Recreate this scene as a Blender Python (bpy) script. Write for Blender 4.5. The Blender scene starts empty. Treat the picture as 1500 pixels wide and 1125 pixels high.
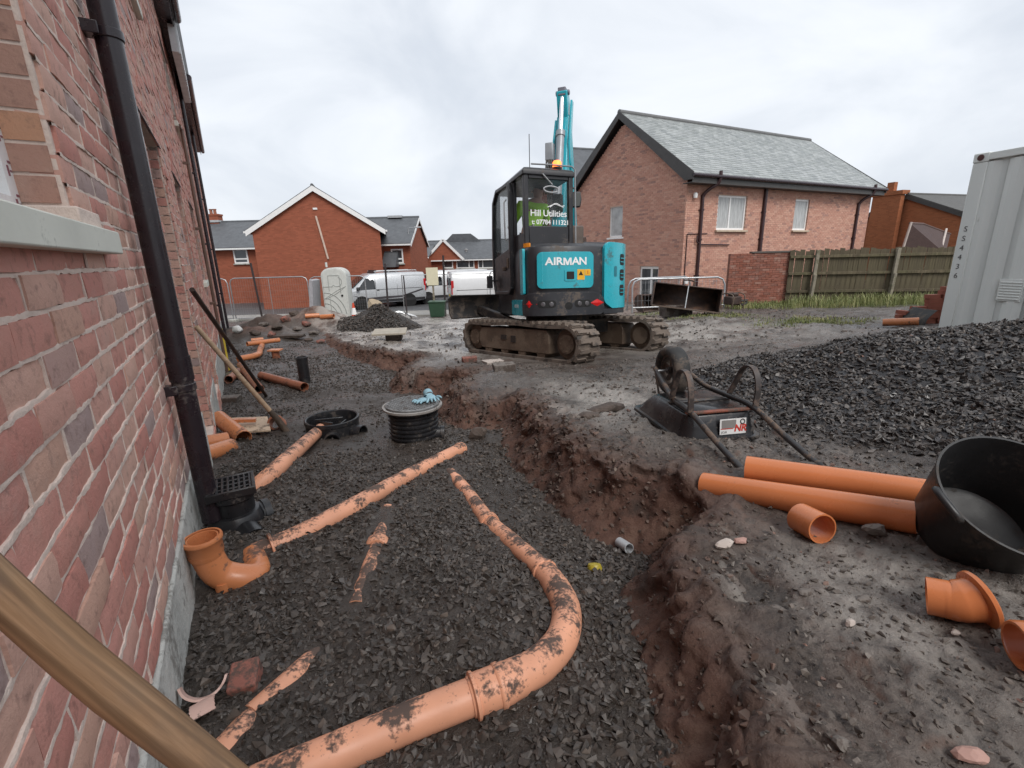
import bpy, bmesh, math, random
import numpy as np
from mathutils import Vector, Matrix, Euler

random.seed(7)
RNG = np.random.default_rng(11)
scene = bpy.context.scene
COL = scene.collection
R = math.radians
PI = math.pi

# ------------------------------------------------------------------ camera
FPX, CX, CY, CAMZ = 690.0, 750.0, 562.5, 1.2
_p = math.atan(188 / 690.0)
_r = R(1.46)
_F = Vector((0, math.cos(_p), -math.sin(_p)))
_R0 = Vector((1, 0, 0))
_U0 = Vector((0, math.sin(_p), math.cos(_p)))
_RT = _R0 * math.cos(_r) - _U0 * math.sin(_r)
_UP = _U0 * math.cos(_r) + _R0 * math.sin(_r)
cam_data = bpy.data.cameras.new('camera')
cam_data.sensor_width = 36.0
cam_data.lens = FPX / 1500 * 36.0
cam_data.clip_start = 0.02
cam_data.clip_end = 2000
cam = bpy.data.objects.new('camera', cam_data)
COL.objects.link(cam)
cam.matrix_world = Matrix(((_RT.x, _UP.x, -_F.x, 0), (_RT.y, _UP.y, -_F.y, 0),
                           (_RT.z, _UP.z, -_F.z, CAMZ), (0, 0, 0, 1)))
scene.camera = cam

# ------------------------------------------------------------------ world, sun, exposure
SUN_EL, SUN_AZ = R(50), R(150)          # azimuth from +Y towards +X: behind the camera, to the right
world = bpy.data.worlds.new('World')
scene.world = world
world.use_nodes = True
wn, wl = world.node_tree.nodes, world.node_tree.links
wn.clear()
w_out = wn.new('ShaderNodeOutputWorld')
sky = wn.new('ShaderNodeTexSky')
sky.sky_type = 'NISHITA'
sky.sun_disc = False
sky.sun_elevation = SUN_EL
sky.sun_rotation = SUN_AZ
sky.air_density = 1.0
sky.dust_density = 4.0
bg_sky = wn.new('ShaderNodeBackground')
bg_sky.inputs['Strength'].default_value = 0.08
wl.new(sky.outputs['Color'], bg_sky.inputs['Color'])
w_tc = wn.new('ShaderNodeTexCoord')
w_map = wn.new('ShaderNodeMapping')
w_map.inputs['Scale'].default_value = (1.0, 1.0, 1.7)
w_map.inputs['Location'].default_value = (0.35, 0.1, 0.2)
wl.new(w_tc.outputs['Generated'], w_map.inputs['Vector'])
w_n = wn.new('ShaderNodeTexNoise')
w_n.inputs['Scale'].default_value = 2.6
w_n.inputs['Detail'].default_value = 7
w_n.inputs['Roughness'].default_value = 0.52
w_n.inputs['Distortion'].default_value = 0.5
wl.new(w_map.outputs['Vector'], w_n.inputs['Vector'])
w_cr = wn.new('ShaderNodeValToRGB')
w_cr.color_ramp.interpolation = 'EASE'
w_cr.color_ramp.elements[0].position = 0.30
w_cr.color_ramp.elements[0].color = (0.545, 0.585, 0.645, 1)
w_cr.color_ramp.elements[1].position = 0.72
w_cr.color_ramp.elements[1].color = (0.745, 0.772, 0.81, 1)
wl.new(w_n.outputs['Fac'], w_cr.inputs['Fac'])
bg_cloud = wn.new('ShaderNodeBackground')
bg_cloud.inputs['Strength'].default_value = 0.86
wl.new(w_cr.outputs['Color'], bg_cloud.inputs['Color'])
w_mix = wn.new('ShaderNodeMixShader')
w_mix.inputs['Fac'].default_value = 0.92
wl.new(bg_sky.outputs[0], w_mix.inputs[1])
wl.new(bg_cloud.outputs[0], w_mix.inputs[2])
wl.new(w_mix.outputs[0], w_out.inputs['Surface'])

sun_d = bpy.data.lights.new('sun', 'SUN')
sun_d.energy = 1.5
sun_d.angle = R(28)
sun_d.color = (1.0, 0.97, 0.93)
sun = bpy.data.objects.new('sun', sun_d)
COL.objects.link(sun)
_sd = Vector((math.sin(SUN_AZ) * math.cos(SUN_EL), math.cos(SUN_AZ) * math.cos(SUN_EL), math.sin(SUN_EL)))
sun.rotation_euler = _sd.to_track_quat('Z', 'Y').to_euler()
sun.location = (5, -5, 20)

scene.view_settings.view_transform = 'Standard'
scene.view_settings.look = 'None'
scene.view_settings.gamma = 1
scene.view_settings.exposure = 0.68
scene.view_settings.use_curve_mapping = False

# ------------------------------------------------------------------ helpers: noise
def _hash(ix, iy, seed):
    n = (ix * 374761393 + iy * 668265263 + seed * 974711) & 0xFFFFFFFF
    n = ((n ^ (n >> 13)) * 1274126177) & 0xFFFFFFFF
    return ((n ^ (n >> 16)) & 0xFFFF) / 32767.5 - 1.0

def vnoise(x, y, seed=0):
    x = np.asarray(x, dtype=np.float64); y = np.asarray(y, dtype=np.float64)
    x0 = np.floor(x).astype(np.int64); y0 = np.floor(y).astype(np.int64)
    fx = x - x0; fy = y - y0
    fx = fx * fx * fx * (fx * (fx * 6 - 15) + 10); fy = fy * fy * fy * (fy * (fy * 6 - 15) + 10)
    a = _hash(x0, y0, seed); b = _hash(x0 + 1, y0, seed)
    c = _hash(x0, y0 + 1, seed); d = _hash(x0 + 1, y0 + 1, seed)
    return (a * (1 - fx) + b * fx) * (1 - fy) + (c * (1 - fx) + d * fx) * fy

def fbm(x, y, octs=4, seed=0, gain=0.5):
    s = 0; amp = 1.0; f = 1.0
    for i in range(octs):
        s = s + amp * vnoise(x * f + 17.3 * i, y * f - 9.1 * i, seed + i)
        amp *= gain; f *= 2.03
    return s

def sstep(a, b, x):
    t = np.clip((x - a) / (b - a), 0, 1)
    return t * t * (3 - 2 * t)

# ------------------------------------------------------------------ helpers: terrain height
LEFT_Y = [-20, 0, 1.5, 3.5, 6.5, 12, 21, 23.2, 27, 400]
LEFT_Z = [.42, .37, .27, .06, -.24, -.70, -1.38, -1.56, -1.63, -1.75]
RIGHT_Y = [-20, 0, 3.5, 7, 10, 16, 22, 30, 400]
RIGHT_Z = [.42, .38, .20, -.06, -.26, -.60, -.80, -.9, -1.7]
GRAV_Y = [-20, 0, .8, 1.3, 3.5, 5, 6, 9, 12, 14.5]
GRAV_Z = [.22, .15, .10, .05, -.22, -.40, -.50, -.70, -.82, -.93]
EDGE = [(.30, -20), (.31, 0), (.345, .5), (.37, .78), (.40, .95), (.41, 1.29), (.50, 1.50), (.70, 1.74), (.60, 1.90), (.41, 2.03),
        (.24, 2.5), (.10, 3.1), (.03, 3.6), (-.02, 3.9), (-.10, 4.12), (-.28, 3.98), (-.5, 4.25), (-.74, 4.75), (-.72, 5.3),
        (-.62, 5.8), (-1.0, 6.05), (-1.42, 5.9), (-1.62, 6.4), (-1.72, 7.2), (-1.62, 7.9), (-2.3, 8.2), (-2.9, 9.0), (-3.6, 10.0), (-4.3, 11.25),
        (-5.3, 13.3), (-6.4, 14.6), (-9, 15.2), (-40, 15.5)]
POLY = np.array(EDGE + [(-40, 600), (900, 600), (900, -20)])

def edge_sd(x, y):
    """signed distance to the bank's foot, positive on the bank"""
    x = np.asarray(x, float); y = np.asarray(y, float)
    best = np.full(x.shape, 1e9)
    E = np.array(EDGE)
    for (ax, ay), (bx, by) in zip(E[:-1], E[1:]):
        dx, dy = bx - ax, by - ay
        t = np.clip(((x - ax) * dx + (y - ay) * dy) / (dx * dx + dy * dy), 0, 1)
        best = np.minimum(best, np.hypot(x - ax - t * dx, y - ay - t * dy))
    ins = np.zeros(x.shape, bool)
    n = len(POLY); j = n - 1
    for i in range(n):
        xi, yi = POLY[i]; xj, yj = POLY[j]
        if yi != yj:
            c = ((yi > y) != (yj > y)) & (x < (xj - xi) * (y - yi) / (yj - yi) + xi)
            ins ^= c
        j = i
    return np.where(ins, best, -best)

def gauss(x, y, cx, cy, sx, sy, rot=0):
    c, s = math.cos(rot), math.sin(rot)
    u = (x - cx) * c + (y - cy) * s; v = -(x - cx) * s + (y - cy) * c
    return np.exp(-(u / sx) ** 2 - (v / sy) ** 2)

def heap_h(x, y):
    u = (x - 4.15) / 2.75; v = (y - 3.35) / 2.05
    d = np.sqrt(u * u + v * v) + .05 * vnoise(x * 1.3, y * 1.3, 5)
    return .50 * np.clip(1.08 - d, 0, 1) ** 0.9 * (1 + .12 * vnoise(x * 1.1, y * 1.4, 8)) * (d < 1.08)

def terrain(x, y, full=False):
    x = np.asarray(x, float); y = np.asarray(y, float)
    near = np.exp(-np.maximum(np.hypot(x, y) - 14, 0) / 6)
    k = sstep(0.8, 5.5, x - np.maximum(y - 14, 0) * .12)
    zb = np.interp(y, LEFT_Y, LEFT_Z) * (1 - k) + np.interp(y, RIGHT_Y, RIGHT_Z) * k
    zg = np.interp(y, GRAV_Y, GRAV_Z)
    zg = np.where(y > 14.5, zb, zg)
    sd = edge_sd(x, y)
    sdn = sd - .075 + .022 * fbm(x * 3.1, y * 3.1, 3, 31)
    sw = np.interp(y, [1.5, 3.5], [.085, .15]); steep = np.clip((sdn + .02) / (sw + .02), 0, 1); steep = steep * steep * (3 - 2 * steep); should = sstep(.06, .62, sdn)
    ws = np.interp(y, [1.0, 2.6, 3.6], [.74, .76, .88])
    m = ws * steep + (1 - ws) * should
    dip = np.exp(-((sd + .10) / .24) ** 2) * sstep(1.3, 1.9, y) * (1 - sstep(6, 9, y)) * sstep(-3, -2, x)
    lip = np.exp(-((sd - .28) / .20) ** 2) * sstep(1.0, 1.9, y) * (1 - sstep(3.3, 5, y))
    zg = zg - .015 * dip
    zb = zb + (.055 + .03 * vnoise(x * 2.2, y * 2.2, 17)) * lip
    z = zg + (zb - zg) * m
    # roughness
    rb = (.030 * fbm(x * 1.1, y * 1.1, 3, 3) + .016 * fbm(x * 5, y * 5, 3, 13) + .008 * fbm(x * 22, y * 22, 3, 23)
          + .016 * np.abs(fbm(x * 9, y * 9, 3, 29)) * sstep(-.2, .5, vnoise(x * .9, y * .9, 91)))
    rg = .028 * fbm(x * 1.6, y * 1.6, 3, 43) + .010 * fbm(x * 9, y * 9, 3, 53)
    face = steep * (1 - sstep(.05, .45, sdn))
    rf = .03 * fbm(x * 7, y * 7, 3, 63)
    z = z + near * (rb * m + rg * (1 - m) + rf * face)
    # ruts left by tracks and boots on the bank
    z = z + near * m * .03 * fbm(x * 2.5 + y * .6, y * .9, 2, 67) * sstep(5, 9, y)
    # local lumps: gravel ridge by the gully, spoil mounds, heap at right
    z = z + .13 * gauss(x, y, -1.62, 2.75, .30, .22, .3) + .05 * gauss(x, y, -.85, 2.0, .5, .5)
    z = z - .11 * gauss(x, y, -.20, 4.22, .26, .24) - .12 * gauss(x, y, -.82, 5.75, .34, .30) - .10 * gauss(x, y, -1.75, 7.8, .4, .4)
    z = z + (.62 + .22 * fbm(x * 1.3, y * 1.3, 3, 83)) * gauss(x, y, -6.6, 15.3, 1.9, .9, .1)
    z = z + (.40 + .18 * fbm(x * 2.3, y * 2.3, 3, 85)) * gauss(x, y, -7.2, 13.2, 1.1, .7, .1)
    z = z + heap_h(x, y)
    # machine pad: levelled along the slope
    pz = -.26 - .080 * (y - 6.5) + .012 * (x - 1)
    pm = 1 - sstep(1.55, 2.2, np.hypot(x - .95, (y - 7.75)))
    z = z * (1 - .85 * pm) + (pz) * .85 * pm
    # long flat road level at the back left
    if full:
        return z, m, face, sd
    return z

def H(x, y):
    return float(terrain(np.array([x]), np.array([y]))[0])

def ray(px, py):
    return _F + _RT * ((px - CX) / FPX) + _UP * ((CY - py) / FPX)

_TS = np.exp(np.linspace(math.log(.3), math.log(120), 900))
def hit(px, py, dz=0.0):
    """where the sight line through a photo pixel meets the ground (raised by dz)"""
    d = ray(px, py)
    X, Y, Z = d.x * _TS, d.y * _TS, CAMZ + d.z * _TS
    g = terrain(X, Y) + dz
    k = np.argmax(Z < g)
    if k == 0: k = len(_TS) - 1
    a, b = (Z - g)[k - 1], (g - Z)[k]
    t = _TS[k - 1] + (_TS[k] - _TS[k - 1]) * (a / max(a + b, 1e-9))
    return Vector((d.x * t, d.y * t, CAMZ + d.z * t))

def aty(px, py, Y):
    d = ray(px, py); t = Y / d.y
    return Vector((d.x * t, Y, CAMZ + d.z * t))

# ------------------------------------------------------------------ helpers: objects
def tag(o, label=None, cat=None, group=None, kind=None):
    if label: o['label'] = label
    if cat: o['category'] = cat
    if group: o['group'] = group
    if kind: o['kind'] = kind
    return o

def thing(name, label, cat, loc=(0, 0, 0), rz=0.0, group=None, rot=None):
    o = bpy.data.objects.new(name, None)
    o.empty_display_size = .1
    COL.objects.link(o)
    o.location = loc
    o.rotation_euler = rot if rot is not None else (0, 0, rz)
    return tag(o, label, cat, group)

def frame(vx, vy, vz, o=(0, 0, 0)):
    vx, vy, vz, o = Vector(vx), Vector(vy), Vector(vz), Vector(o)
    return Matrix(((vx.x, vy.x, vz.x, o.x), (vx.y, vy.y, vz.y, o.y), (vx.z, vy.z, vz.z, o.z), (0, 0, 0, 1)))

def T(x, y, z): return Matrix.Translation((x, y, z))
def RX(a): return Matrix.Rotation(a, 4, 'X')
def RY(a): return Matrix.Rotation(a, 4, 'Y')
def RZ(a): return Matrix.Rotation(a, 4, 'Z')

def zalign(d):
    return Vector(d).normalized().to_track_quat('Z', 'Y').to_matrix().to_4x4()

def crom(pts, n=6):
    P = [Vector(p) for p in pts]
    if len(P) < 3: return P
    Q = [P[0] * 2 - P[1]] + P + [P[-1] * 2 - P[-2]]
    out = []
    for i in range(1, len(Q) - 2):
        for k in range(n):
            t = k / n
            a, b, c, d = Q[i - 1], Q[i], Q[i + 1], Q[i + 2]
            out.append(.5 * ((2 * b) + (c - a) * t + (2 * a - 5 * b + 4 * c - d) * t * t + (3 * b - a - 3 * c + d) * t ** 3))
    out.append(P[-1])
    return out

class MB:
    def __init__(s):
        s.v, s.f = [], []
    def add(s, V, Fs, M=None):
        o = len(s.v)
        if M is not None: V = [M @ Vector(p) for p in V]
        s.v += [tuple(p) for p in V]
        s.f += [tuple(i + o for i in f) for f in Fs]
        return s
    def box(s, c, d, M=None):
        x, y, z = c; a, b, e = d[0] / 2, d[1] / 2, d[2] / 2
        V = [(x - a, y - b, z - e), (x + a, y - b, z - e), (x + a, y + b, z - e), (x - a, y + b, z - e),
             (x - a, y - b, z + e), (x + a, y - b, z + e), (x + a, y + b, z + e), (x - a, y + b, z + e)]
        return s.add(V, [(0, 3, 2, 1), (4, 5, 6, 7), (0, 1, 5, 4), (1, 2, 6, 5), (2, 3, 7, 6), (3, 0, 4, 7)], M)
    def bx(s, x0, x1, y0, y1, z0, z1, M=None):
        return s.box(((x0 + x1) / 2, (y0 + y1) / 2, (z0 + z1) / 2), (x1 - x0, y1 - y0, z1 - z0), M)
    def prism(s, poly, z0, z1, M=None):
        n = len(poly)
        V = [(p[0], p[1], z0) for p in poly] + [(p[0], p[1], z1) for p in poly]
        Fs = [tuple(range(n - 1, -1, -1)), tuple(range(n, 2 * n))] + [(i, (i + 1) % n, n + (i + 1) % n, n + i) for i in range(n)]
        return s.add(V, Fs, M)
    def loft(s, rings, caps=True, closed=False):
        n = len(rings[0]); V = [p for r in rings for p in r]; Fs = []
        m = len(rings)
        for k in range(m if closed else m - 1):
            a, b = k * n, ((k + 1) % m) * n
            Fs += [(a + i, a + (i + 1) % n, b + (i + 1) % n, b + i) for i in range(n)]
        if caps and not closed:
            Fs += [tuple(range(n - 1, -1, -1)), tuple(range((m - 1) * n, m * n))]
        return s.add(V, Fs)
    def tube(s, path, r, n=12, wall=0.0, caps=True, M=None, cap0=None):
        P = [Vector(p) for p in path]; m = len(P)
        rr = r if hasattr(r, '__len__') else [r] * m
        tang = []
        for i in range(m):
            t = (P[min(i + 1, m - 1)] - P[max(i - 1, 0)]).normalized(); tang.append(t)
        up = Vector((0, 0, 1)) if abs(tang[0].z) < .9 else Vector((0, 1, 0))
        u = tang[0].cross(up).normalized()
        def rings(off):
            nonlocal u
            uu = tang[0].cross(up).normalized(); out = []
            for i in range(m):
                uu = (uu - tang[i] * uu.dot(tang[i])).normalized(); w = tang[i].cross(uu)
                q = rr[i] - off
                out.append([P[i] + (uu * math.cos(2 * PI * k / n) + w * math.sin(2 * PI * k / n)) * q for k in range(n)])
            return out
        A = rings(0)
        if wall <= 0:
            o = MB(); o.loft(A, caps); return s.add(o.v, o.f, M)
        B = rings(wall)
        o = MB(); o.loft(A + B[::-1], False, True)
        return s.add(o.v, o.f, M)
    def rod(s, a, b, r, n=8, M=None):
        return s.tube([a, b], r, n, M=M)
    def lathe(s, prof, n=24, M=None, closed=False):
        rings = [[(r * math.cos(2 * PI * k / n), r * math.sin(2 * PI * k / n), z) for k in range(n)] for r, z in prof]
        o = MB(); o.loft(rings, not closed, closed); return s.add(o.v, o.f, M)
    def bar(s, a, b, w, h, up=(0, 0, 1), M=None):
        a, b = Vector(a), Vector(b); d = b - a; L = d.length; d.normalize()
        up = Vector(up); sd = d.cross(up)
        if sd.length < 1e-4: sd = d.cross(Vector((1, 0, 0)))
        sd.normalize(); u = sd.cross(d)
        o = MB(); o.box((L / 2, 0, 0), (L, w, h)); m = frame(d, sd, u, a)
        return s.add(o.v, o.f, m if M is None else M @ m)
    def grid(s, f, nu, nv, M=None):
        V = [f(i / nu, j / nv) for j in range(nv + 1) for i in range(nu + 1)]
        Fs = [(j * (nu + 1) + i, j * (nu + 1) + i + 1, (j + 1) * (nu + 1) + i + 1, (j + 1) * (nu + 1) + i) for j in range(nv) for i in range(nu)]
        return s.add(V, Fs, M)
    def mesh(s, name, smooth=None):
        me = bpy.data.meshes.new(name)
        me.from_pydata(s.v, [], s.f)
        bm = bmesh.new(); bm.from_mesh(me)
        bmesh.ops.recalc_face_normals(bm, faces=bm.faces)
        bm.to_mesh(me); bm.free()
        if smooth is not None:
            me.shade_smooth()
            me.set_sharp_from_angle(angle=R(smooth))
        return me
    def build(s, name, m, parent=None, smooth=None, bevel=0, seg=2, loc=None, recentre=False):
        me = s.mesh(name, smooth)
        me.materials.append(m)
        o = bpy.data.objects.new(name, me)
        COL.objects.link(o)
        if parent is not None: o.parent = parent
        if loc is not None: o.location = loc
        if bevel:
            b = o.modifiers.new('bevel', 'BEVEL'); b.width = bevel; b.segments = seg; b.limit_method = 'ANGLE'; b.angle_limit = R(35)
            b.harden_normals = False
            if smooth is None: me.shade_smooth(); me.set_sharp_from_angle(angle=R(40))
        return o

def solo(mb, name, m, label, cat, group=None, smooth=None, bevel=0, seg=2, kind=None):
    """a thing that is one mesh in world coordinates: origin moved to its base centre"""
    V = np.array(mb.v); c = Vector(((V[:, 0].min() + V[:, 0].max()) / 2, (V[:, 1].min() + V[:, 1].max()) / 2, V[:, 2].min()))
    mb.v = [(p[0] - c.x, p[1] - c.y, p[2] - c.z) for p in mb.v]
    o = mb.build(name, m, None, smooth, bevel, seg, loc=c)
    return tag(o, label, cat, group, kind)

def link_mesh(name, me, parent, loc=(0, 0, 0), rot=(0, 0, 0), scale=None):
    o = bpy.data.objects.new(name, me); COL.objects.link(o)
    o.parent = parent; o.location = loc; o.rotation_euler = rot
    if scale: o.scale = scale
    return o

def copy_tree(o, parent=None):
    c = o.copy(); COL.objects.link(c)
    if parent is not None: c.parent = parent
    for ch in list(o.children): copy_tree(ch, c)
    return c

def text_mesh(txt, size, depth=.002, bold=0.0, shear=0, spacing=1.0):
    cu = bpy.data.curves.new('lettering', 'FONT')
    cu.body = txt; cu.size = size; cu.extrude = depth; cu.offset = bold; cu.shear = shear
    cu.align_x = 'CENTER'; cu.align_y = 'CENTER'; cu.space_character = spacing; cu.resolution_u = 3
    ob = bpy.data.objects.new('tmp', cu); COL.objects.link(ob)
    dg = bpy.context.evaluated_depsgraph_get()
    me = bpy.data.meshes.new_from_object(ob.evaluated_get(dg))
    bpy.data.objects.remove(ob); bpy.data.curves.remove(cu)
    return me

def lettering(txt, size, m, parent, M, name='lettering', **k):
    me = text_mesh(txt, size, **k); me.materials.clear(); me.materials.append(m)
    me.transform(M)
    return link_mesh(name, me, parent)

# ------------------------------------------------------------------ helpers: materials
def nodes(name):
    m = bpy.data.materials.new(name); m.use_nodes = True
    nt = m.node_tree
    return m, nt.nodes, nt.links, nt.nodes['Principled BSDF']

def nnoise(N, L, vec, scale, detail=4, rough=.55, dist=0):
    n = N.new('ShaderNodeTexNoise'); n.inputs['Scale'].default_value = scale
    n.inputs['Detail'].default_value = detail; n.inputs['Roughness'].default_value = rough
    n.inputs['Distortion'].default_value = dist
    L.new(vec, n.inputs['Vector']); return n.outputs['Fac']

def nramp(N, L, fac, stops, interp='LINEAR'):
    r = N.new('ShaderNodeValToRGB'); r.color_ramp.interpolation = interp
    e = r.color_ramp.elements
    while len(e) < len(stops): e.new(.5)
    for k, (p, c) in enumerate(stops):
        e[k].position = p
        e[k].color = (c, c, c, 1) if not hasattr(c, '__len__') else (*c[:3], 1)
    L.new(fac, r.inputs['Fac']); return r.outputs['Color']

def nmix(N, L, fac, a, b, mode='MIX'):
    n = N.new('ShaderNodeMix'); n.data_type = 'RGBA'; n.blend_type = mode
    for k, v in ((0, fac), (6, a), (7, b)):
        if hasattr(v, 'is_linked') or isinstance(v, bpy.types.NodeSocket): L.new(v, n.inputs[k])
        elif k == 0: n.inputs[0].default_value = v
        else: n.inputs[k].default_value = (*v[:3], 1)
    return n.outputs[2]

def nmath(N, L, op, a, b=0.0, clamp=False):
    n = N.new('ShaderNodeMath'); n.operation = op; n.use_clamp = clamp
    for k, v in ((0, a), (1, b)):
        if isinstance(v, bpy.types.NodeSocket): L.new(v, n.inputs[k])
        else: n.inputs[k].default_value = v
    return n.outputs[0]

def nbump(N, L, h, strength, dist, normal=None):
    b = N.new('ShaderNodeBump'); b.inputs['Strength'].default_value = strength; b.inputs['Distance'].default_value = dist
    L.new(h, b.inputs['Height'])
    if normal is not None: L.new(normal, b.inputs['Normal'])
    return b.outputs['Normal']

def ntc(N, kind='Object'):
    return N.new('ShaderNodeTexCoord').outputs[kind]

def geo(N): return N.new('ShaderNodeNewGeometry')

def scale3(N, L, vec, s):
    m = N.new('ShaderNodeMapping'); m.inputs['Scale'].default_value = s; L.new(vec, m.inputs['Vector']); return m.outputs['Vector']

MATS = {}
def pbr(name, base, rough=.5, metal=0.0, var=.18, vscale=6, bump=.0, bscale=80, bdist=.002, dirt=0.0,
        dirtcol=(.075, .055, .042), dscale=7, up=False, spec=.5, coords='Object', rvar=.12, stretch=None, coat=0):
    """painted / moulded / cast surface with tone variation, optional dirt in soft-edged patches and fine relief"""
    if name in MATS: return MATS[name]
    m, N, L, B = nodes(name)
    v = ntc(N, coords)
    if stretch: v = scale3(N, L, v, stretch)
    n1 = nnoise(N, L, v, vscale, 5)
    f = nramp(N, L, n1, [(.25, 0.0), (.75, 1.0)])
    lo = tuple(c * (1 - var) for c in base); hi = tuple(min(1, c * (1 + var)) for c in base)
    c = nmix(N, L, f, lo, hi)
    rr = nramp(N, L, nnoise(N, L, v, vscale * 2.7, 4), [(.2, max(.02, rough - rvar)), (.8, min(1, rough + rvar))])
    if dirt > 0:
        d = nnoise(N, L, v, dscale, 8, .68)
        d = nmath(N, L, 'ADD', nmath(N, L, 'MULTIPLY', d, .72), nmath(N, L, 'MULTIPLY', nnoise(N, L, v, dscale * 11, 4, .6), .28))
        if up:
            g = geo(N); sx = N.new('ShaderNodeSeparateXYZ'); L.new(g.outputs['Normal'], sx.inputs[0])
            d = nmath(N, L, 'ADD', d, nmath(N, L, 'MULTIPLY', sx.outputs['Z'], .12))
        k = nramp(N, L, d, [(max(0, .63 - dirt * .5), 0.0), (min(1, .665 - dirt * .5), .55), (min(1, .70 - dirt * .5), .95)])
        c = nmix(N, L, k, c, dirtcol)
        rr = nmix(N, L, k, rr, (.85, .85, .85))
    L.new(c, B.inputs['Base Color']); L.new(rr, B.inputs['Roughness'])
    B.inputs['Metallic'].default_value = metal
    B.inputs['Specular IOR Level'].default_value = spec
    if coat: B.inputs['Coat Weight'].default_value = coat; B.inputs['Coat Roughness'].default_value = .15
    if bump > 0:
        L.new(nbump(N, L, nnoise(N, L, v, bscale, 5, .6), bump, bdist), B.inputs['Normal'])
    MATS[name] = m
    return m

def glass(name, tint=(.02, .025, .03), rough=.03, alpha=None):
    if name in MATS: return MATS[name]
    m, N, L, B = nodes(name)
    B.inputs['Base Color'].default_value = (*tint, 1); B.inputs['Roughness'].default_value = rough
    B.inputs['Specular IOR Level'].default_value = .9
    if alpha is not None:
        B.inputs['Alpha'].default_value = alpha
    MATS[name] = m
    return m

def lamp(name, col, strength):
    m, N, L, B = nodes(name)
    B.inputs['Base Color'].default_value = (*col, 1)
    B.inputs['Emission Color'].default_value = (*col, 1); B.inputs['Emission Strength'].default_value = strength
    return m

BLACKP = pbr('black_plastic', (.016, .016, .018), .32, var=.3, dirt=.16, dirtcol=(.07, .058, .05), dscale=9, bump=.15, bscale=120)
DARKPIPE = pbr('dark_brown_pvc', (.020, .014, .018), .28, var=.2, dirt=.08, dirtcol=(.12, .1, .09), dscale=5)
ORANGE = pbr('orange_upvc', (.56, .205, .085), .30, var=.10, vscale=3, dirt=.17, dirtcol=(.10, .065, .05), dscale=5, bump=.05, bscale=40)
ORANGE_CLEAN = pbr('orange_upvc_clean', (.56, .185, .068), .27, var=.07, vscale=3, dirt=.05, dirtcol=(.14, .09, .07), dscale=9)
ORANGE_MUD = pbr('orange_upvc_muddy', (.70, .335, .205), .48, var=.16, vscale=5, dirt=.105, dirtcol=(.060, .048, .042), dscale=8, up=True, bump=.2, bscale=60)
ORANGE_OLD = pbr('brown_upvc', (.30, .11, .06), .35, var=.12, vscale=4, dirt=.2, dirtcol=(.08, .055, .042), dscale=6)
WHITE_UPVC = pbr('white_upvc', (.78, .78, .77), .3, var=.04)
CONCRETE = pbr('concrete', (.40, .40, .36), .8, var=.22, vscale=5, bump=.35, bscale=50, bdist=.004, dirt=.14, dirtcol=(.16, .15, .13), dscale=3)
PALE_WOOD = pbr('pale_wood', (.42, .29, .19), .6, var=.25, vscale=4, dirt=.1, stretch=(1, 1, 6), bump=.2, bscale=30)
STEEL = pbr('galvanised_steel', (.42, .43, .44), .42, metal=.8, var=.15, dirt=.1, dirtcol=(.2, .17, .14))
RUST = pbr('rusty_steel', (.055, .036, .030), .55, metal=.25, var=.4, vscale=8, dirt=.22, dirtcol=(.12, .065, .04), dscale=6, bump=.3, bscale=60)
MUDDY_STEEL = pbr('muddy_steel', (.095, .068, .050), .6, metal=.1, var=.35, vscale=7, dirt=.3, dirtcol=(.14, .10, .075), dscale=5, bump=.4, bscale=50, bdist=.006)
RUBBER = pbr('rubber', (.020, .020, .020), .7, var=.3, dirt=.25, dirtcol=(.10, .08, .065), dscale=8, bump=.3, bscale=60)
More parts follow.
